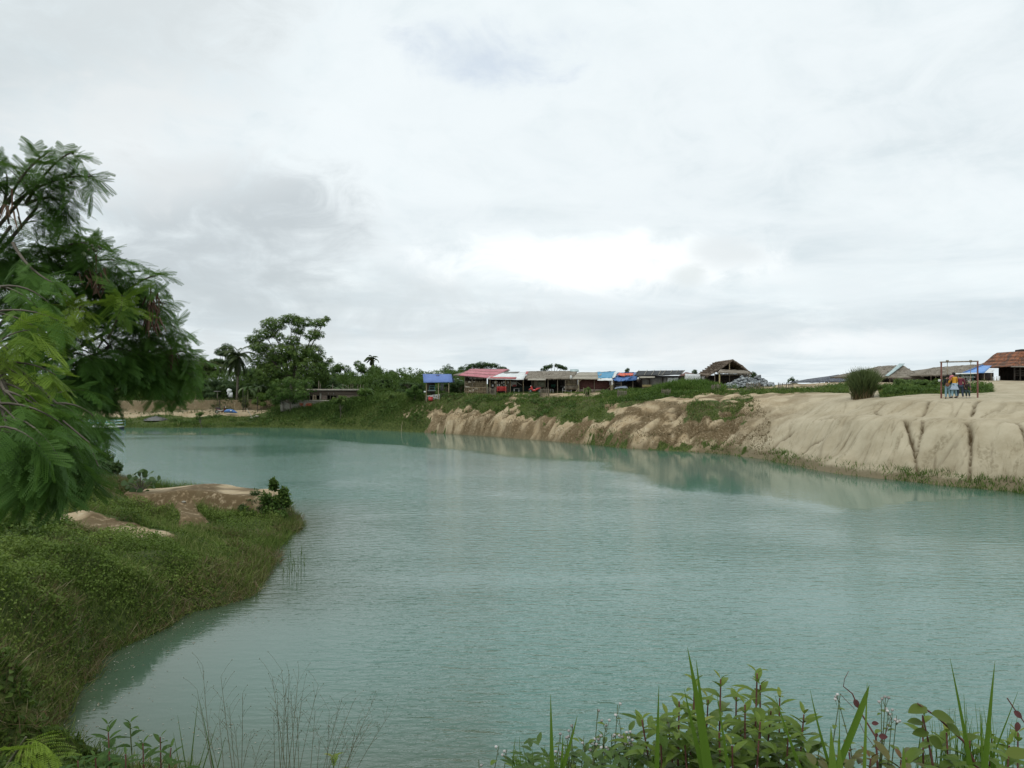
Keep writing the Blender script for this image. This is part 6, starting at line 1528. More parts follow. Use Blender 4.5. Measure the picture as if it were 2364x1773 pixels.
    if hood: hb.ball(h + Vector((0, -.03 * k, -.06 * k)), (.11 * k, .12 * k, .13 * k), 12, 9)
    ho = hb.build('headscarf' if hood else 'hair', hair_m); ho.parent = T
    for s in (-1, 1):
        eb = MB(); eb.ball(h + Vector((s * .032, .098, .01)) * k, (.012 * k, .008 * k, .008 * k), 6, 4); eo = eb.build('eye', m_hair); eo.parent = T
    if robe:
        zb, zt_, w0, w1, mt = robe; rb = MB(); n = 22
        Vv = []
        for j, (z, w_) in enumerate(((zt_, w0), ((zt_ + zb) / 2, (w0 + w1) / 2 * .98), (zb, w1))):
            for i in range(n): a = 2 * math.pi * i / n; q = w_ * (1 + .05 * math.sin(a * 6)); Vv.append(Vector((q * math.cos(a), q * .72 * math.sin(a), z)) * k)
        rb.add(Vv, [(j * n + i, j * n + (i + 1) % n, (j + 1) * n + (i + 1) % n, (j + 1) * n + i) for j in (0, 1) for i in range(n)]); ro = rb.build('tunic_hem', mt, smooth=True); ro.parent = T
    return T
m_jean = cloth("light_jeans", (.20, .33, .40), (.28, .42, .48)); m_navy = cloth("navy_trousers", (.03, .045, .075), (.055, .075, .11)); m_shoe = cloth("white_shoe", (.6, .58, .52), (.72, .7, .64)); m_dshoe = cloth("dark_shoe", (.05, .05, .05), (.1, .09, .08))
pg = lambda px, d: G3(px, d)
person('person in black jacket and light jeans with a brown bag, leftmost at the swing', pg(2188, SD - .35), R(-25), cloth("black_jacket", (.015, .02, .022), (.03, .038, .04)), m_jean, m_dshoe, m_hair, 1.60, lean=.06, legspread=.05, arms=((.26, .10, 1.10), (.20, .30, 1.12)), arml=((.24, 0, 1.08), (.22, .08, .86)))
person('person in an orange yellow jacket over a pale blue tunic and jeans', pg(2203, SD - .55), R(12), cloth("orange_jacket", (.62, .30, .03), (.75, .40, .05)), m_jean, m_dshoe, m_hair, 1.68, lean=.05, legspread=.10, arms=((.30, .02, 1.10), (.26, .16, .95)), robe=(.56, .98, .16, .30, cloth("pale_blue_cotton", (.34, .42, .52), (.44, .52, .62))))
person('person in a maroon top and navy trousers with white shoes at the swing', pg(2217, SD - .5), R(-15), cloth("maroon_top", (.14, .03, .05), (.20, .05, .07)), m_navy, m_shoe, cloth("dark_green_cap", (.02, .035, .03), (.04, .055, .045)), 1.58, lean=.04, legspread=.12, arms=((.28, .04, 1.08), (.30, .16, .88)))
person('person in dark clothes and white shoes sitting on the right part of the swing seat', Vector((P(2229, 0, SD).x, SD + .0, gz(P(2229, 0, SD).x, SD))), R(170), cloth("charcoal_top", (.03, .026, .026), (.06, .05, .045)), cloth("dark_green_trousers", (.03, .05, .05), (.05, .075, .075)), m_shoe, cloth("brown_scarf", (.06, .04, .035), (.10, .07, .06)), 1.5, sit=True, lean=.12, hood=True, arms=((.22, .14, 1.12), (.18, .34, 1.05)))
bt = thing('shoulder_bag', 'brown shoulder bag on the hip of the person in the black jacket', 'bag', P(2187.5, 888, SD - .62)); q = P(2187.5, 887, SD - .62)
one(rough_mat("brown_leather", (.13, .06, .035), (.22, .10, .06), 5, .6), 'body', bt, lambda mb: mb.ball(q, (.16, .06, .13), 12, 8)); one(bpy.data.materials["brown_leather"], 'strap', bt, lambda mb: mb.tube([q + Vector((-.1, 0, .1)), q + Vector((-.02, .02, .42)), q + Vector((.14, .2, .55)), q + Vector((.18, .3, .3))], .014, 5))
bt = thing('pink_scarf', 'pink shawl over the shoulder of the person in the orange yellow jacket', 'scarf', P(2194, 868, SD - .62)); 
one(cloth("pink_cloth", (.55, .16, .2), (.66, .26, .28)), 'cloth', bt, lambda mb: mb.tube([P(2200, 866, SD - .70), P(2195.5, 867.5, SD - .72), P(2193.5, 871, SD - .66), P(2193.8, 877, SD - .58)], [.06, .085, .08, .03], 10))

# ------------------------------------------------------------------ the feathery tree at the left (bipinnate leaves)
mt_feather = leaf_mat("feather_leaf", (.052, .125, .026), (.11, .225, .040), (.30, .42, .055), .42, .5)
mt_twig = rough_mat("green_brown_twig", (.08, .085, .05), (.14, .13, .08), 20, .8)
def feather_leaf(np_=6, L=.15, pl=.095, seed=0, droop=.5):
    """one compound leaf: rachis along +y, pinnae to both sides, rows of tiny leaflets"""
    r_ = np.random.default_rng(seed); V = []; Fq = []
    def quad(o, d, s, l, w_):
        i = len(V); V.extend([o, o + d * l * .5 + s * w_, o + d * l, o + d * l * .5 - s * w_]); Fq.append((i, i + 1, i + 2, i + 3))
    pts = []; p = np.zeros(3); e = .15
    for i in range(np_ + 3):
        pts.append(p.copy()); p = p + np.array((0, math.cos(e), -math.sin(e))) * L / (np_ + 2); e += droop / (np_ + 2)
    def strip(a, b, w_):
        d = b - a; d = d / (np.linalg.norm(d) + 1e-9); s = np.cross(d, (0, 0, 1.)); s = s / (np.linalg.norm(s) + 1e-9)
        i = len(V); V.extend([a + s * w_, b + s * w_, b - s * w_, a - s * w_]); Fq.append((i, i + 1, i + 2, i + 3))
    for a, b in zip(pts[:-1], pts[1:]): strip(a, b, .0016)
    for k in range(np_):
        o = pts[k + 2]
        for sg in (-1, 1):
            an = R(62 - 4 * k + r_.uniform(-6, 6)); d = np.array((sg * math.sin(an), math.cos(an), -.12 - r_.random() * .2)); d /= np.linalg.norm(d)
            pLl = pl * (.85 + .3 * math.sin(math.pi * (k + 1) / (np_ + 1))) * r_.uniform(.9, 1.1); q = o.copy(); n = 12; bend = r_.uniform(.25, .6)
            prev = q.copy()
            for j in range(n):
                d = d + np.array((0, 0, -bend / n)); d /= np.linalg.norm(d); q = prev + d * pLl / n
                s = np.cross(d, (0, 0, 1.)); s /= np.linalg.norm(s); up = np.cross(s, d)
                for t2 in (-1, 1):
                    ld = s * t2 * .93 + d * .38 + up * .08; ld /= np.linalg.norm(ld); quad(q, ld, np.cross(ld, up), .0145 * math.sin(math.pi * (j + 1.5) / (n + 2)) ** .4, .0033)
                prev = q
            strip(o, prev, .0011)
    return np.array(V), [np.array(Fq)]
FLs = [feather_leaf(6, .15, .10, 1, .5), feather_leaf(7, .18, .105, 2, 1.0), feather_leaf(5, .12, .09, 3, .2), feather_leaf(7, .19, .11, 4, 1.5)]
# leafy twigs, each leaf drawn at random from the leaf templates
def twig_with_leaves(st, acc, o, d, L, n, tint, sc=1.0, droop=.5):
    """arching twig with n leaves arranged round its outer part"""
    o = Vector(o); d = Vector(d).normalized(); pts = [o.copy()]; dd = d.copy(); p = o.copy()
    for i in range(6): p = p + dd * L / 6; pts.append(p.copy()); dd = (dd + Vector((0, 0, -droop / 6))).normalized()
    st.tube(pts, [.007 * sc * (1 - .12 * i) for i in range(7)], 4)
    for i in range(n):
        f = .25 + .75 * (i + .5) / n; k = min(int(f * 6), 5); q = pts[k].lerp(pts[k + 1], f * 6 - k); ax = (pts[k + 1] - pts[k]).normalized()
        az_ = i * 2.4 + random.uniform(-.3, .3); a = ax.cross(Vector((0, 0, 1)));
        if a.length < .1: a = Vector((1, 0, 0))
        a.normalize(); b = ax.cross(a)
        out = (a * math.cos(az_) + b * math.sin(az_)); ld = (ax * (.35 + .6 * f) + out * (1.05 - .45 * f) + Vector((0, 0, -.15 - .25 * random.random()))).normalized()
        acc[random.randrange(4)].append((q, ld, sc * random.uniform(.8, 1.15), tint + random.uniform(-.13, .13)))
def flush(acc, mat, T, name='crown'):
    mb = MB()
    for (TV, TF), lst in zip(FLs, acc):
        if not lst: continue
        O = np.array([q for q, _, _, _ in lst]); D = np.array([d for _, d, _, _ in lst]); s = np.array([s for _, _, s, _ in lst]); t_ = np.clip([t for _, _, _, t in lst], 0, 1)
        ups = np.tile((0, 0, 1.), (len(O), 1)) + rng.normal(0, .25, (len(O), 3))
        mb.scatter(TV, TF, None, frames(D, ups) * s[:, None, None], O, t_)
    return mb.build(name, mat, T)
base = Vector((-6.0, 6.6, gz(-6.0, 6.6)))
T = thing('feathery_tree', 'large drooping tree with feathery leaves and brown seed pods filling the left edge', 'tree', base)
st = MB(); acc = [[], [], [], []]
fork = base + Vector((.1, 0, 1.2)); st.tube([base - Vector((0, 0, .2)), base + Vector((.03, .02, .6)), fork], [.13, .11, .09], 9)
crown = [ # px, py, radius px, distance, twigs, tint
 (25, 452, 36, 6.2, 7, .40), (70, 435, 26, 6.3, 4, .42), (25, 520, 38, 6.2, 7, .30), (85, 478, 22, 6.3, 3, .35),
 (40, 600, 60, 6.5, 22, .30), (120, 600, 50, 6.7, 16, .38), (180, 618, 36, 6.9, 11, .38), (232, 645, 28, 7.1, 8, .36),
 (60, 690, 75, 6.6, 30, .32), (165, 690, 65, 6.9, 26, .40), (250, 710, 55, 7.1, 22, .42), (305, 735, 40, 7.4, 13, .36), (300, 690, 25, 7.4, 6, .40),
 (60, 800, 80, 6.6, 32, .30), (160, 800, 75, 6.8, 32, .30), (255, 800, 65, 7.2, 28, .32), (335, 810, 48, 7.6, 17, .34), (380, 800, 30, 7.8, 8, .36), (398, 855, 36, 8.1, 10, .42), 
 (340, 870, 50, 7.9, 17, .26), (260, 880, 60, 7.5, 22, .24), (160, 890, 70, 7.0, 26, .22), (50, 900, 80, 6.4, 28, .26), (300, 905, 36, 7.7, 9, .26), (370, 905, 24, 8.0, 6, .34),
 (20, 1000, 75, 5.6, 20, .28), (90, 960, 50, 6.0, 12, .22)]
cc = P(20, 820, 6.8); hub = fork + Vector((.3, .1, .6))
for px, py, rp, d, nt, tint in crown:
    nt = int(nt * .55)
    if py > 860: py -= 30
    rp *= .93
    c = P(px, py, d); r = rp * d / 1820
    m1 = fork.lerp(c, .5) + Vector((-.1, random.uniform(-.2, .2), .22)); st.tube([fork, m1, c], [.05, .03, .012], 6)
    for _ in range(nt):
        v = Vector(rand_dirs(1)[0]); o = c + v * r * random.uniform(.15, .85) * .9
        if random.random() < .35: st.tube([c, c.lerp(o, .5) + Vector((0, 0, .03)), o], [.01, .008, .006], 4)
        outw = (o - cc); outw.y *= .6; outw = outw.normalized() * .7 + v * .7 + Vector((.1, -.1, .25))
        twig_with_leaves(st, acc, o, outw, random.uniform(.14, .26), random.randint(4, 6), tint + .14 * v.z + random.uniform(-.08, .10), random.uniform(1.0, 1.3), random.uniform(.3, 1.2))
# the topmost arching sprays
for (a, b_, c_, n, tn) in [((30, 470, 6.2), (110, 400, 6.2), (215, 405, 6.1), 9, .42), ((60, 470, 6.2), (110, 375, 6.1), (165, 350, 6.0), 8, .45), ((20, 470, 6.2), (40, 400, 6.1), (110, 350, 6.0), 8, .5), ((10, 470, 6.3), (20, 420, 6.2), (15, 400, 6.2), 6, .42),
                         ((60, 470, 6.2), (120, 440, 6.2), (150, 470, 6.2), 8, .36), ((260, 700, 7.2), (320, 640, 7.1), (360, 635, 7.0), 7, .55), ((300, 720, 7.4), (355, 690, 7.3), (385, 700, 7.2), 6, .48), ((330, 760, 7.6), (385, 730, 7.5), (410, 760, 7.5), 6, .45), ((360, 830, 7.8), (410, 800, 7.8), (440, 815, 7.8), 7, .55),
                         ((360, 850, 7.8), (420, 840, 7.8), (445, 870, 7.8), 6, .5), ((180, 620, 6.9), (230, 590, 6.8), (265, 600, 6.8), 6, .42), ((120, 580, 6.7), (170, 555, 6.6), (200, 560, 6.6), 6, .46), ((200, 640, 7), (225, 600, 6.9), (215, 570, 6.9), 5, .4),
                         ((30, 560, 6.0), (60, 620, 5.7), (120, 650, 5.5), 6, .5), ((250, 780, 6.8), (290, 700, 6.5), (280, 680, 6.4), 6, .8), ((150, 760, 6.6), (190, 710, 6.4), (185, 705, 6.3), 5, .9)]:
    A, B, Cc = P(*a), P(*b_), P(*c_); pts = [A.lerp(B, u).lerp(B.lerp(Cc, u), u) for u in np.linspace(0, 1, 9)]
    st.tube(pts, [.014 * (1 - .08 * i) for i in range(9)], 5)
    nn_ = int(n * 1.9)
    for i in range(nn_):
        f = .3 + .7 * i / (nn_ - 1); k = min(int(f * 8), 7); q = pts[k].lerp(pts[k + 1], f * 8 - k); ax = (pts[k + 1] - pts[k]).normalized()
        az_ = i * 2.4; s1_ = ax.cross(Vector((0, 0, 1))).normalized(); s2_ = ax.cross(s1_)
        ld = (ax * .8 + (s1_ * math.cos(az_) + s2_ * math.sin(az_)) * .75 + Vector((0, 0, -.25))).normalized(); acc[random.randrange(4)].append((q, ld, random.uniform(1.0, 1.35), tn + random.uniform(-.12, .12)))
st.build('trunk', mt_bark, T)
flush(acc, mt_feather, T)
# pods
m_pod = leaf_mat("brown_pod", (.06, .035, .025), (.15, .085, .06), (.26, .17, .12), .15, .7)
for px, py, d, n, w_ in [(222, 628, 6.6, 30, .09), (348, 690, 7.0, 26, .08), (352, 735, 7.0, 22, .06), (395, 820, 7.6, 20, .06), (28, 480, 5.9, 10, .04)]:
    pb = MB(); c = P(px, py, d)
    O = np.array(c) + rng.normal(0, w_ * .6, (n, 3)); D = np.stack([rng.normal(0, .3, n), rng.normal(0, .3, n), -np.ones(n)], 1)
    M = frames(D, rng.normal(size=(n, 3))) * np.stack([np.full(n, .016), rng.uniform(.09, .15, n), np.full(n, .1)], 1)[:, None, :]
    pb.scatter(BL_V, BL_F, None, M, O, rng.random(n)); pb.tube([c + Vector((0, 0, .15)), c], .006, 4)
    pb.build('seed_pods', m_pod, T)
mt_bud = leaf_mat("flower_bud", (.06, .07, .04), (.10, .11, .06), (.6, .62, .45), .1)
for px, py in [(152, 408), (155, 415), (160, 405), (166, 400), (148, 420), (170, 395), (157, 425), (163, 420), (150, 400), (174, 370), (168, 352), (215, 572), (222, 577), (228, 568), (205, 575), (232, 572), (212, 565)]: one(mt_bud, 'flower_bud', T, lambda mb: mb.ball(P(px, py, 6.05), (.012, .012, .012), 6, 4, random.random() * .6))
one(mt_bud, 'flower_head', T, lambda mb: mb.ball(P(193, 585, 6.6), (.02, .02, .02), 8, 6, 1))
# nearer sapling with bright new leaves, lower left
base = Vector((-3.4, 3.4, gz(-3.4, 3.4)))
T = thing('feathery_sapling', 'nearer young tree with bright yellow green and dark hanging feathery leaves at the lower left', 'sapling', base)
st = MB(); acc = [[], [], [], []]
top = P(-60, 800, 4.2); st.tube([base - Vector((0, 0, .1)), base.lerp(top, .5) + Vector((-.15, .1, 0)), top], [.04, .03, .02], 7)
for px, py, d, dx_, dz_, L, n, tn, dr in [(-10, 840, 4.2, .9, .15, .35, 7, .95, .8), (-20, 800, 4.3, .8, .5, .3, 6, .85, .6), (-10, 880, 4.1, .9, -.1, .35, 7, .8, 1), (10, 900, 4.0, .8, -.3, .3, 6, .6, 1), (-10, 930, 3.9, .8, 0, .35, 7, .5, 1), (10, 960, 3.9, .9, -.1, .4, 8, .35, 1.2), (-20, 720, 4.4, .9, .2, .35, 6, .75, .8),
                                     (20, 990, 3.9, 1, -.2, .32, 7, .35, 1.5), (60, 980, 4.0, 1, .1, .28, 6, .4, 1.6), (100, 990, 4.2, 1, -.1, .22, 5, .38, 1.8), (-20, 1020, 3.9, .9, -.4, .28, 5, .3, 1.2), (130, 930, 4.6, .9, .0, .28, 6, .42, 1.3), (90, 950, 4.6, .8, .2, .3, 6, .45, 1.3), (40, 930, 4.3, .9, .2, .3, 6, .4, 1.2),
                                     (-30, 990, 3.8, .9, .2, .35, 7, .3, 1.1), (20, 860, 4.4, .9, -.2, .3, 6, .55, 1), (0, 660, 4.6, .9, .1, .3, 6, .6, 1.1), (150, 985, 4.6, .8, -.3, .22, 5, .5, 1.6)]:
    o = P(px, py, d); st.tube([top, top.lerp(o, .5) + Vector((.0, 0, .05)), o], [.012, .010, .008], 5)
    twig_with_leaves(st, acc, o, (dx_, random.uniform(-.3, .3), dz_), L, n, tn, random.uniform(.95, 1.15), dr)
    twig_with_leaves(st, acc, o, (dx_, random.uniform(-.8, .8), dz_ - .3), L * .8, n - 1, tn - .1, 1, dr)
# long hanging fronds
for px, py, L in [(175, 1040, .5), (205, 1030, .42), (140, 1060, .5), (105, 1060, .45), (60, 1070, .4), (20, 1080, .4)]:
    a = P(px - 60, py - 60, 4.2); b_ = P(px, py - 10, 4.15); e_ = P(px + 22, py + 45, 4.1); st.tube([a, b_, e_], [.006, .005, .003], 4)
    for i in range(7):
        q = a.lerp(b_, min(1, i / 4)).lerp(e_, max(0, (i - 3) / 4)); acc[3].append((q, Vector((random.uniform(.1, .7), random.uniform(-.4, .4), -1)).normalized(), 1.15, random.uniform(.15, .32)))
st.build('trunk', mt_bark, T); flush(acc, mt_feather, T)
# bright sprig in the bottom-left corner
T = thing('feathery_sprig', 'bright green feathery seedling in the bottom left corner', 'seedling', P(-10, 1790, 3.2)); st = MB(); acc = [[], [], [], []]
st.tube([P(-30, 1850, 3.2), P(20, 1760, 3.15), P(60, 1700, 3.1)], [.008, .006, .004], 5)
for px, py, dx_, dz_ in [(10, 1760, 1, .5), (30, 1730, 1, .35), (60, 1705, 1, .1), (45, 1720, .8, .8), (0, 1775, 1, .1), (-10, 1740, .5, .6)]: acc[random.choice((1, 3))].append((P(px, py, 3.1), Vector((dx_, random.uniform(-.5, .1), dz_)).normalized(), .85, .95))
st.build('stem', mt_twig, T); flush(acc, mt_feather, T, 'leaves')
# ------------------------------------------------------------------ foreground plants on the near bank
mt_fg = leaf_mat("broad_leaf", (.08, .14, .025), (.16, .235, .04), (.30, .31, .07), .35, .42)
mt_fgblade = leaf_mat("sword_blade", (.06, .13, .015), (.11, .20, .025), (.18, .28, .05), .4, .45)
mt_fgred = leaf_mat("reddish_leaf", (.08, .13, .03), (.15, .14, .05), (.24, .10, .06), .3, .5)
mt_redstem = rough_mat("reddish_stem", (.13, .05, .045), (.2, .09, .07), 20, .6, bump=.1)
mt_greenstem = rough_mat("green_stem", (.10, .13, .05), (.15, .18, .08), 20, .7, bump=.1)
def broad(n=7, w_=.19, droop=.5, fold=.10, serr=.0):
    V = []; Fq = []
    for i in range(n + 1):
        u = i / n; wd = w_ * (math.sin(math.pi * u ** .8) ** .8 if 0 < u < 1 else 0) + (.012 if u == 0 else 0); z = -droop * u * u * .5 + .12 * u; y = u * (1 - .12 * droop * u)
        wd *= 1 + (serr if i % 2 else -serr)
        V += [(-wd, y, z + fold * wd * 3), (-wd * .5, y, z + fold * wd * 1.9), (0, y, z), (wd * .5, y, z + fold * wd * 1.9), (wd, y, z + fold * wd * 3)]
    for i in range(n):
        for j in range(4): a = i * 5 + j; Fq.append((a, a + 1, a + 6, a + 5))
    return np.array(V), [np.array(Fq)]
BR = [broad(9, .17, .5, .12, .05), broad(9, .19, .9, .10, .05), broad(9, .16, .2, .14, .05)]
RD = [broad(7, .30, .3, .06), broad(7, .27, .7, .08)]
def put(mb, tmpl, lst):
    """lst: (origin, dir, up, size, tint)"""
    if not lst: return
    O = np.array([q[0] for q in lst]); D = np.array([q[1] for q in lst]); U = np.array([q[2] for q in lst]); s = np.array([q[3] for q in lst]); t_ = np.clip(np.array([q[4] for q in lst]), 0, 1)
    TV, TF = tmpl; mb.scatter(TV, TF, np.clip(TV[:, 2] * 0, 0, 0), frames(D, U) * s[:, None, None], O, t_)
def whorl_stem(S1, S2, top, foot, n=9, Lf=.085, gap=.05, tint=.45, r=.0035):
    """upright stem with crossed pairs of lance-shaped leaves, small tuft at the tip"""
    top = Vector(top); foot = Vector(foot); ax = (top - foot).normalized()
    mid = top.lerp(foot, .5) + Vector((random.uniform(-.015, .015), random.uniform(-.01, .01), 0)); S1.tube([foot, mid, top], [r * 1.6, r * 1.2, r * .7], 6)
    sets = [[], [], []]
    a0 = random.uniform(0, 3.14)
    for i in range(n):
        q = top - ax * (gap * i * (.55 + .08 * i)); 
        if (q - foot).dot(ax) < 0: break
        sz = Lf * (.45 + .65 * min(1, i / 2.5)) * random.uniform(.85, 1.15)
        for k in (0, 1):
            a = a0 + i * (math.pi / 2 + .12) + k * math.pi + random.uniform(-.2, .2); rise = (.9 - .28 * i) if i < 3 else random.uniform(-.15, .25)
            d = Vector((math.cos(a), math.sin(a), max(rise, -.2))).normalized()
            sets[random.randrange(3)].append((q + d * .004, d, Vector((0, 0, 1)) + d * .01, sz, tint + .06 * random.gauss(0, 1) + (.3 if i == 0 else .08 if i == 1 else 0)))
    for k in range(3): put(S2, BR[k], sets[k])
def fgbush(label, tops, base, mat=None, n=9, Lf=.085, red=True, name='leafy_bush', tint=.42, filler=0, fx=(0, 0, 0, 0), cat='bush'):
    T = thing(name, label, cat, base); S1 = MB(); S2 = MB()
    for px, py, d in tops:
        t_ = P(px, py, d); f = Vector((t_.x + random.uniform(-.05, .05) + (Vector(base).x - t_.x) * .25, t_.y + random.uniform(-.05, .1), gz(t_.x, t_.y) - .02)); 
        whorl_stem(S1, S2, t_, f, n, Lf, .045, tint)
    if filler:
        lst = [[], [], []]
        for _ in range(filler):
            d_ = random.uniform(fx[4], fx[5]); q = P(random.uniform(fx[0], fx[1]), fx[2] + (fx[3] - fx[2]) * random.random() ** .7, d_); a = random.uniform(0, 6.28); dd = Vector((math.cos(a), math.sin(a), random.uniform(-.1, .5))).normalized()
            lst[random.randrange(3)].append((q, dd, Vector((0, 0, 1)), Lf * random.uniform(.6, 1), tint + random.gauss(0, .12) - .1))
        for k in range(3): put(S2, BR[k], lst[k])
    S1.build('stem', mt_redstem if red else mt_greenstem, T); S2.build('foliage', mat or mt_fg, T)
    return T
main = [(1603, 1573, 2.55), (1664, 1566, 2.6), (1748, 1553, 2.5), (1568, 1618, 2.45), (1755, 1580, 2.55), (1482, 1660, 2.5), (1700, 1600, 2.7), (1622, 1668, 2.4), (1755, 1665, 2.35), (1856, 1648, 2.5), (1660, 1690, 2.35), (1590, 1640, 2.65), (1540, 1650, 2.6), (1800, 1610, 2.7), (1525, 1700, 2.4), (1710, 1680, 2.6), (1820, 1690, 2.4), (1690, 1720, 2.3), (1440, 1705, 2.5), (1580, 1710, 2.35), (1780, 1640, 2.6), (1635, 1610, 2.7), (1720, 1625, 2.45)]
fgbush('large leafy bush with reddish stems at the bottom right of centre', main, G3(1660, 2.55), None, 11, .088, True, filler=680, fx=(1440, 1880, 1650, 1900, 2.3, 2.8))
fgbush('low pale green bush mixed with tiny white flowers, left of the large leafy bush', [(1395, 1700, 2.5), (1350, 1720, 2.45), (1430, 1730, 2.4), (1310, 1740, 2.5), (1370, 1745, 2.3), (1460, 1745, 2.35), (1280, 1755, 2.5), (1230, 1760, 2.5)], G3(1380, 2.5), leaf_mat("pale_leaf", (.06, .11, .03), (.11, .18, .045), (.2, .24, .08), .35, .5), 8, .062, False, filler=460, fx=(1180, 1500, 1715, 1900, 2.2, 2.7))
fgbush('leafy plant with a few large arching leaves near the bottom right corner', [(2130, 1650, 2.4), (2185, 1690, 2.4), (2240, 1700, 2.5), (2330, 1720, 2.3), (2290, 1700, 2.6), (2350, 1690, 2.5)], G3(2230, 2.45), None, 8, .085, True, filler=170, fx=(2120, 2400, 1710, 1900, 2.2, 2.7), name='leafy_plant', cat='plant')
fgbush('low plant with reddish brown leaves between the large bush and the right corner', [(1960, 1735, 2.4), (2010, 1750, 2.35), (2080, 1752, 2.4), (1920, 1745, 2.3)], G3(1990, 2.4), mt_fgred, 6, .09, True, tint=.5, filler=90, fx=(1880, 2140, 1745, 1900, 2.2, 2.6), name='red_leaved_plant', cat='plant')
fgbush('small rosette of pointed leaves at the bottom edge left of centre', [(770, 1750, 3.0)], G3(770, 3.0), None, 4, .10, False, name='leafy_seedling', cat='seedling')
fgbush('tangled low bush at the bottom edge between the grass stems and the dark water', [(330, 1715, 3.0), (395, 1725, 2.9), (290, 1740, 2.9), (220, 1745, 2.9), (370, 1700, 3.2), (250, 1690, 3.1), (180, 1755, 2.9)], G3(300, 3.0), mt_tree_l, 7, .07, True, tint=.25, filler=190, fx=(120, 430, 1735, 1900, 2.7, 3.1))
fgbush('small green plant with round leaves hanging over the dark water, lower left', [(250, 1672, 3.3), (300, 1668, 3.3)], G3(270, 3.3), mt_tree_l, 4, .09, False, tint=.2, name='leafy_seedling', cat='seedling')
# rounded-leaf branch lower right
T = thing('arching_branch', 'arching branch with rounded yellow green leaves in front of the sword shaped blades at right', 'branch', G3(2230, 2.3)); S1 = MB(); S2 = MB()
S1.tube([P(2270, 1800, 2.35), P(2225, 1710, 2.3), P(2165, 1655, 2.28), P(2118, 1622, 2.27)], [.005, .004, .003, .002], 5); S1.tube([P(2160, 1800, 2.3), P(2145, 1720, 2.3), P(2130, 1650, 2.29)], [.004, .003, .002], 5)
lst = [(P(2140, 1632, 2.27), Vector((-1, -.2, -.15)), Vector((0, -.4, 1)), .065, .75), (P(2150, 1645, 2.27), Vector((1, -.2, -.35)), Vector((0, -.5, 1)), .07, .7), (P(2185, 1668, 2.28), Vector((.5, -.3, -.5)), Vector((0, -.6, 1)), .05, .62), (P(2132, 1668, 2.29), Vector((-1, 0, .1)), Vector((0, -.4, 1)), .05, .6), (P(2145, 1700, 2.29), Vector((.7, 0, -.6)), Vector((0, -.8, .6)), .055, .5), (P(2145, 1690, 2.29), Vector((-.9, .1, -.1)), Vector((0, -.6, .8)), .05, .55), (P(2225, 1705, 2.3), Vector((.9, .1, .2)), Vector((0, -.4, 1)), .045, .5), (P(2320, 1740, 2.2), Vector((1, -.2, .1)), Vector((0, -.5, 1)), .07, .9)]
put(S2, RD[0], lst); S1.build('stem', mt_redstem, T); S2.build('leaves', leaf_mat("rounded_leaf", (.06, .10, .02), (.11, .16, .03), (.16, .2, .04), .4, .4), T)
# sword-shaped blades
def sword(mb, tip, mid, foot, w_, tint, blunt=False):
    tip, mid, foot = Vector(tip), Vector(mid), Vector(foot); n = 12; V = []
    for i in range(n + 1):
        u = i / n; q = (foot * (1 - u) + mid * u) * (1 - u) + (mid * (1 - u) + tip * u) * u
        wd = w_ * (1 if u < .35 else (1 - ((u - .35) / .65) ** (1.3 if not blunt else 6))) * .5 + .0004
        tg = (tip - foot).normalized(); sd = tg.cross(Vector((0, 1, 0))).normalized(); V += [q - sd * wd + Vector((0, -wd * .35, 0)), q, q + sd * wd + Vector((0, -wd * .35, 0))]
    mb.add(V, [(i * 3 + j, i * 3 + j + 1, i * 3 + j + 4, i * 3 + j + 3) for i in range(n) for j in (0, 1)], np.repeat(np.linspace(tint - .15, tint + .2, n + 1), 3))
def blade_clump(label, L, foot_px, d, name='sword_grass'):
    base = G3(foot_px, d); T = thing(name, label, 'grass', base)
    for tip, mid, foot, w_, tn, dd, bl in L:
        mb = MB(); sword(mb, P(*tip, dd), P(*mid, dd), P(*foot, dd), w_, tn, bl); mb.build('blade', mt_fgblade, T)
S_ = lambda tip, foot, w_=.016, tn=.5, d=2.3, bend=0, bl=False: (tip, ((tip[0] + foot[0]) / 2 + bend, (tip[1] + foot[1]) / 2), foot, w_, tn, d, bl)
blade_clump('pair of sword shaped blades at the far left of the right hand undergrowth', [S_((1271, 1601), (1277, 1900), .014, .6), S_((1333, 1650), (1250, 1900), .015, .6, 2.3, 12), S_((1300, 1690), (1290, 1900), .012, .55)], 1278, 2.3)
blade_clump('tallest sword shaped blades rising in front of the large leafy bush', [S_((1587, 1493), (1650, 1900), .026, .55, 2.15, 8), S_((1607, 1522), (1640, 1900), .020, .4, 2.2, 6), S_((1579, 1587), (1655, 1900), .016, .35, 2.2, -5), S_((1521, 1581), (1512, 1900), .013, .45, 2.2), S_((1655, 1600), (1700, 1900), .010, .4, 2.2)], 1640, 2.2)
blade_clump('broad bright blades with a blunt slanting leaf right of the large leafy bush', [S_((2007, 1580), (1890, 1860), .020, .6, 2.2, 8, True), S_((2002, 1573), (1990, 1900), .010, .85, 2.2), S_((1918, 1675), (1925, 1900), .030, .8, 2.15, 0), S_((1935, 1700), (1945, 1900), .026, .75, 2.15), S_((1789, 1604), (1900, 1900), .011, .5, 2.3, -10), S_((1937, 1625), (1940, 1900), .005, .4, 2.3), S_((1870, 1590), (1960, 1900), .010, .4, 2.3, -14), S_((2085, 1722), (2088, 1900), .011, .75, 2.2, 0, True)], 1920, 2.2)
blade_clump('pair of tall crossing blades near the right edge', [S_((2193, 1517), (2262, 1900), .012, .45, 2.2, 4), S_((2297, 1524), (2262, 1900), .017, .6, 2.15, -4), S_((2350, 1595), (2290, 1750), .004, .4, 2.3, 0), S_((2225, 1600), (2240, 1900), .006, .5, 2.3), S_((2265, 1640), (2270, 1900), .008, .6, 2.2)], 2262, 2.2)
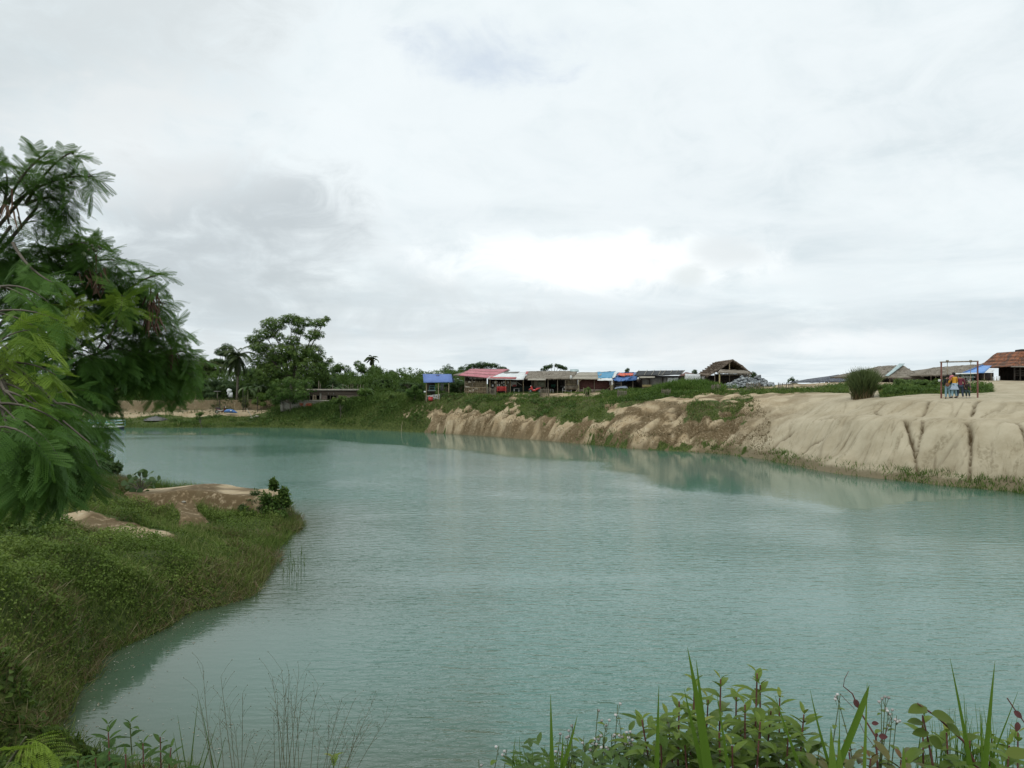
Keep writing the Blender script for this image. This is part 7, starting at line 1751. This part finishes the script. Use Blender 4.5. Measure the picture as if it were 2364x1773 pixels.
# thin reed blades, many, right corner
T = thing('thin_grass', 'thicket of thin upright grass blades at the bottom right corner', 'grass', G3(2220, 2.5)); mb = MB()
for _ in range(70):
    px = random.gauss(2235, 60); sword(mb, P(px + random.uniform(-25, 25), random.uniform(1620, 1730), 2.5), P(px, 1750, 2.5), P(px + random.uniform(-12, 12), 1900, 2.5), random.uniform(.002, .005), random.uniform(.2, .7))
mb.build('blades', mt_fgblade, T)
T = thing('thin_grass', 'thin grass blades at the bottom edge among the white flowers', 'grass', G3(1400, 2.5)); mb = MB()
for _ in range(60):
    px = random.uniform(1170, 1900); sword(mb, P(px + random.uniform(-25, 25), random.uniform(1690, 1750), 2.5), P(px, 1760, 2.5), P(px + random.uniform(-12, 12), 1900, 2.5), random.uniform(.002, .006), random.uniform(.2, .8))
mb.build('blades', mt_fgblade, T)
# flowering stalks
m_floret = leaf_mat("white_floret", (.32, .29, .27), (.55, .52, .50), (.72, .70, .68), .2, .7)
def flower(label, stems, name='flowering_weed'):
    b_ = G3(stems[0][0], 2.5); T = thing(name, label, 'flower', b_); S1 = MB(); S2 = MB(); S3 = MB(); lst = []
    for px, py in stems:
        t_ = P(px, py, 2.45); f = Vector((t_.x + random.uniform(-.06, .06), t_.y, t_.z - .30)); m_ = t_.lerp(f, .5) + Vector((random.uniform(-.012, .012), 0, 0)); S1.tube([f, m_, t_], [.0022, .0018, .001], 5)
        for k in range(random.randint(1, 3)): q = t_ + Vector((random.uniform(-.014, .014), random.uniform(-.01, .01), random.uniform(-.022, .006))); S1.bar(t_ - Vector((0, 0, .03)), q, .0008, 4); one(m_floret, 'flower_head', T, lambda mb: mb.ball(q, (.0052, .0052, .0042), 7, 5, random.random(), .3))
        for k in range(4): q = t_.lerp(m_, .3 + .35 * k); a = random.uniform(0, 6.28); lst.append((q, Vector((math.cos(a), math.sin(a), .1)), Vector((0, 0, 1)), random.uniform(.02, .034), random.uniform(.3, .7)))
    put(S3, RD[1], lst); S1.build('stems', mt_greenstem, T); S3.build('leaves', mt_fg, T)
flower('tallest tiny white flowers on thin stalks left of the large leafy bush', [(1426, 1625), (1428, 1650), (1380, 1635), (1400, 1668)])
flower('cluster of tiny white flowers between the pair of blades and the large bush', [(1322, 1670), (1318, 1690), (1308, 1700), (1375, 1702), (1383, 1695), (1372, 1712), (1395, 1710), (1412, 1694), (1438, 1698), (1457, 1692), (1452, 1706), (1398, 1722), (1448, 1710), (1498, 1726), (1294, 1690), (1348, 1698)])
flower('small pale flowers low among the leaves at the left end of the right hand undergrowth', [(1170, 1728), (1152, 1720), (1105, 1752), (1290, 1725), (1275, 1745), (1300, 1735)])
flower('faint pale flower sprays on bare stems above the reddish leaves', [(2044, 1610), (2052, 1640), (1940, 1600), (1932, 1605), (2060, 1645), (2070, 1650), (2035, 1612)])
# dark-leaved bare twig
T = thing('dry_twig', 'bare curling twig with a few dark red leaves right of the large leafy bush', 'twig', G3(2030, 2.4)); S1 = MB(); S2 = MB()
S1.tube([P(2030, 1850, 2.4), P(2022, 1700, 2.4), P(1985, 1640, 2.4), P(1968, 1600, 2.4), P(1947, 1583, 2.4), P(1950, 1565, 2.4), P(1959, 1548, 2.4)], [.004, .003, .0025, .002, .0015, .001, .0008], 5)
S1.tube([P(2026, 1720, 2.4), P(2045, 1690, 2.4), P(2058, 1655, 2.4)], .001, 4); S1.tube([P(1972, 1634, 2.4), P(1950, 1612, 2.4), P(1940, 1600, 2.4)], .0008, 4); S1.tube([P(2024, 1730, 2.4), P(1995, 1690, 2.4), P(1985, 1668, 2.4)], .0009, 4)
put(S2, RD[0], [(P(2012, 1668, 2.4), Vector((1, -.2, .05)), Vector((0, -.9, .4)), .022, .9), (P(2028, 1698, 2.4), Vector((1, -.2, 0)), Vector((0, -.9, .4)), .028, .95), (P(2025, 1728, 2.4), Vector((1, -.2, .1)), Vector((0, -.9, .4)), .022, .9), (P(1972, 1612, 2.4), Vector((.4, -.2, -1)), Vector((0, -1, .2)), .03, .8), (P(2024, 1690, 2.4), Vector((-.2, -.1, -1)), Vector((0, -1, .2)), .016, .85), (P(2340, 1640, 2.3), Vector((.7, -.2, -.6)), Vector((0, -1, .4)), .03, .95), (P(2350, 1665, 2.3), Vector((-.3, -.2, -1)), Vector((0, -1, .4)), .03, .9)])
S1.tube([P(2325, 1610, 2.3), P(2345, 1640, 2.3), P(2375, 1680, 2.3)], .0018, 5); S1.build('stem', mt_redstem, T); S2.build('leaves', leaf_mat("dark_red_leaf", (.05, .03, .03), (.09, .04, .04), (.12, .04, .045), .2), T)
# wispy panicle grasses left of centre
mt_wisp = rough_mat("wispy_grass", (.11, .12, .07), (.19, .185, .12), 20, .8, bump=0)
def wisps(label, L, foot, d):
    T = thing('wispy_grass', label, 'grass', G3(foot, d)); mb = MB(); pn = MB()
    for tip, bend in L:
        f = (foot + (tip[0] - foot) * random.uniform(.15, .4) + random.uniform(-25, 25), 1900); m_ = ((tip[0] + f[0]) / 2 + bend, (tip[1] + f[1]) / 2); dd = d + random.uniform(-.15, .15)
        A, B, Cc = P(*f, dd), P(*m_, dd), P(*tip, dd); pts = [(A * (1 - u) + B * u) * (1 - u) + (B * (1 - u) + Cc * u) * u for u in np.linspace(0, 1, 12)]
        mb.tube(pts, [.0019 * (1 - .065 * i) for i in range(12)], 4)
        for i in range(9):
            q = pts[7 + i // 2 if i < 9 else 11]; tg = (pts[-1] - pts[-3]).normalized(); e = q + tg * random.uniform(.01, .05) + Vector((random.uniform(-.045, .045), random.uniform(-.02, .02), random.uniform(-.005, .035))); pn.tube([q, q.lerp(e, .6) + Vector((0, 0, .004)), e], .00042, 3, cap=False); pn.ball(e, (.0012, .0012, .0028), 5, 3)
    mb.build('stalks', mt_wisp, T); pn.build('seed_heads', mt_wisp, T)
wisps('wispy seed grass fan with tall thin stalks, left part at the bottom edge', [((468, 1535), -6), ((510, 1560), -4), ((455, 1590), 0), ((530, 1630), -10), ((560, 1600), 5), ((580, 1690), -8), ((505, 1650), 4), ((480, 1680), -5), ((600, 1720), -4), ((540, 1670), 10), ((620, 1740), -12)], 545, 2.9)
wisps('wispy seed grass standing nearly upright at the bottom edge, left of centre', [((628, 1560), 0), ((650, 1545), 4), ((668, 1560), -3), ((672, 1600), 2), ((690, 1545), 8), ((640, 1600), -4), ((700, 1590), -5), ((655, 1640), 3), ((632, 1650), 0), ((685, 1640), 4), ((660, 1580), -2), ((735, 1580), -8), ((728, 1640), -4)], 665, 2.9)
wisps('wispy seed grass leaning far to the right at the bottom edge, left of centre', [((815, 1620), -12), ((790, 1610), -10), ((870, 1600), -15), ((830, 1650), -10), ((860, 1660), -14), ((905, 1640), -20), ((760, 1640), 5), ((840, 1700), -8), ((800, 1690), -6), ((775, 1700), -5), ((740, 1700), 0)], 715, 2.9)
T = thing('wild_grass', 'loose tuft of thin dark blades at the bottom edge right of the tangled low bush', 'grass', G3(430, 3.0)); mb = MB()
for tip, foot in [((457, 1615), (425, 1900)), ((462, 1620), (520, 1900)), ((500, 1670), (430, 1900)), ((400, 1690), (440, 1900)), ((410, 1650), (450, 1900)), ((480, 1700), (420, 1900)), ((390, 1720), (400, 1900)), ((520, 1700), (470, 1900))]: sword(mb, P(*tip, 3.0), P((tip[0] + foot[0]) / 2, (tip[1] + foot[1]) / 2, 3.0), P(*foot, 3.0), .005, .25)
mb.build('blades', mt_tall, T)
T = thing('dead_leaf', 'large curled pale brown dead leaf lying at the lower left water edge', 'dead leaf', P(100, 1665, 12.5)); mb = MB(); put(mb, broad(8, .3, .8, .3), [(G3(85, 13.0) + Vector((0, -.1, .12)), Vector((1, -.3, .1)), Vector((0, -.6, 1)), .30, .6), (G3(85, 13.0) + Vector((.02, -.15, .06)), Vector((.9, .3, -.1)), Vector((0, -.5, 1)), .22, .5)]); mb.build('blade', leaf_mat("dead_leaf_brown", (.25, .13, .08), (.36, .21, .14), None, .2), T)
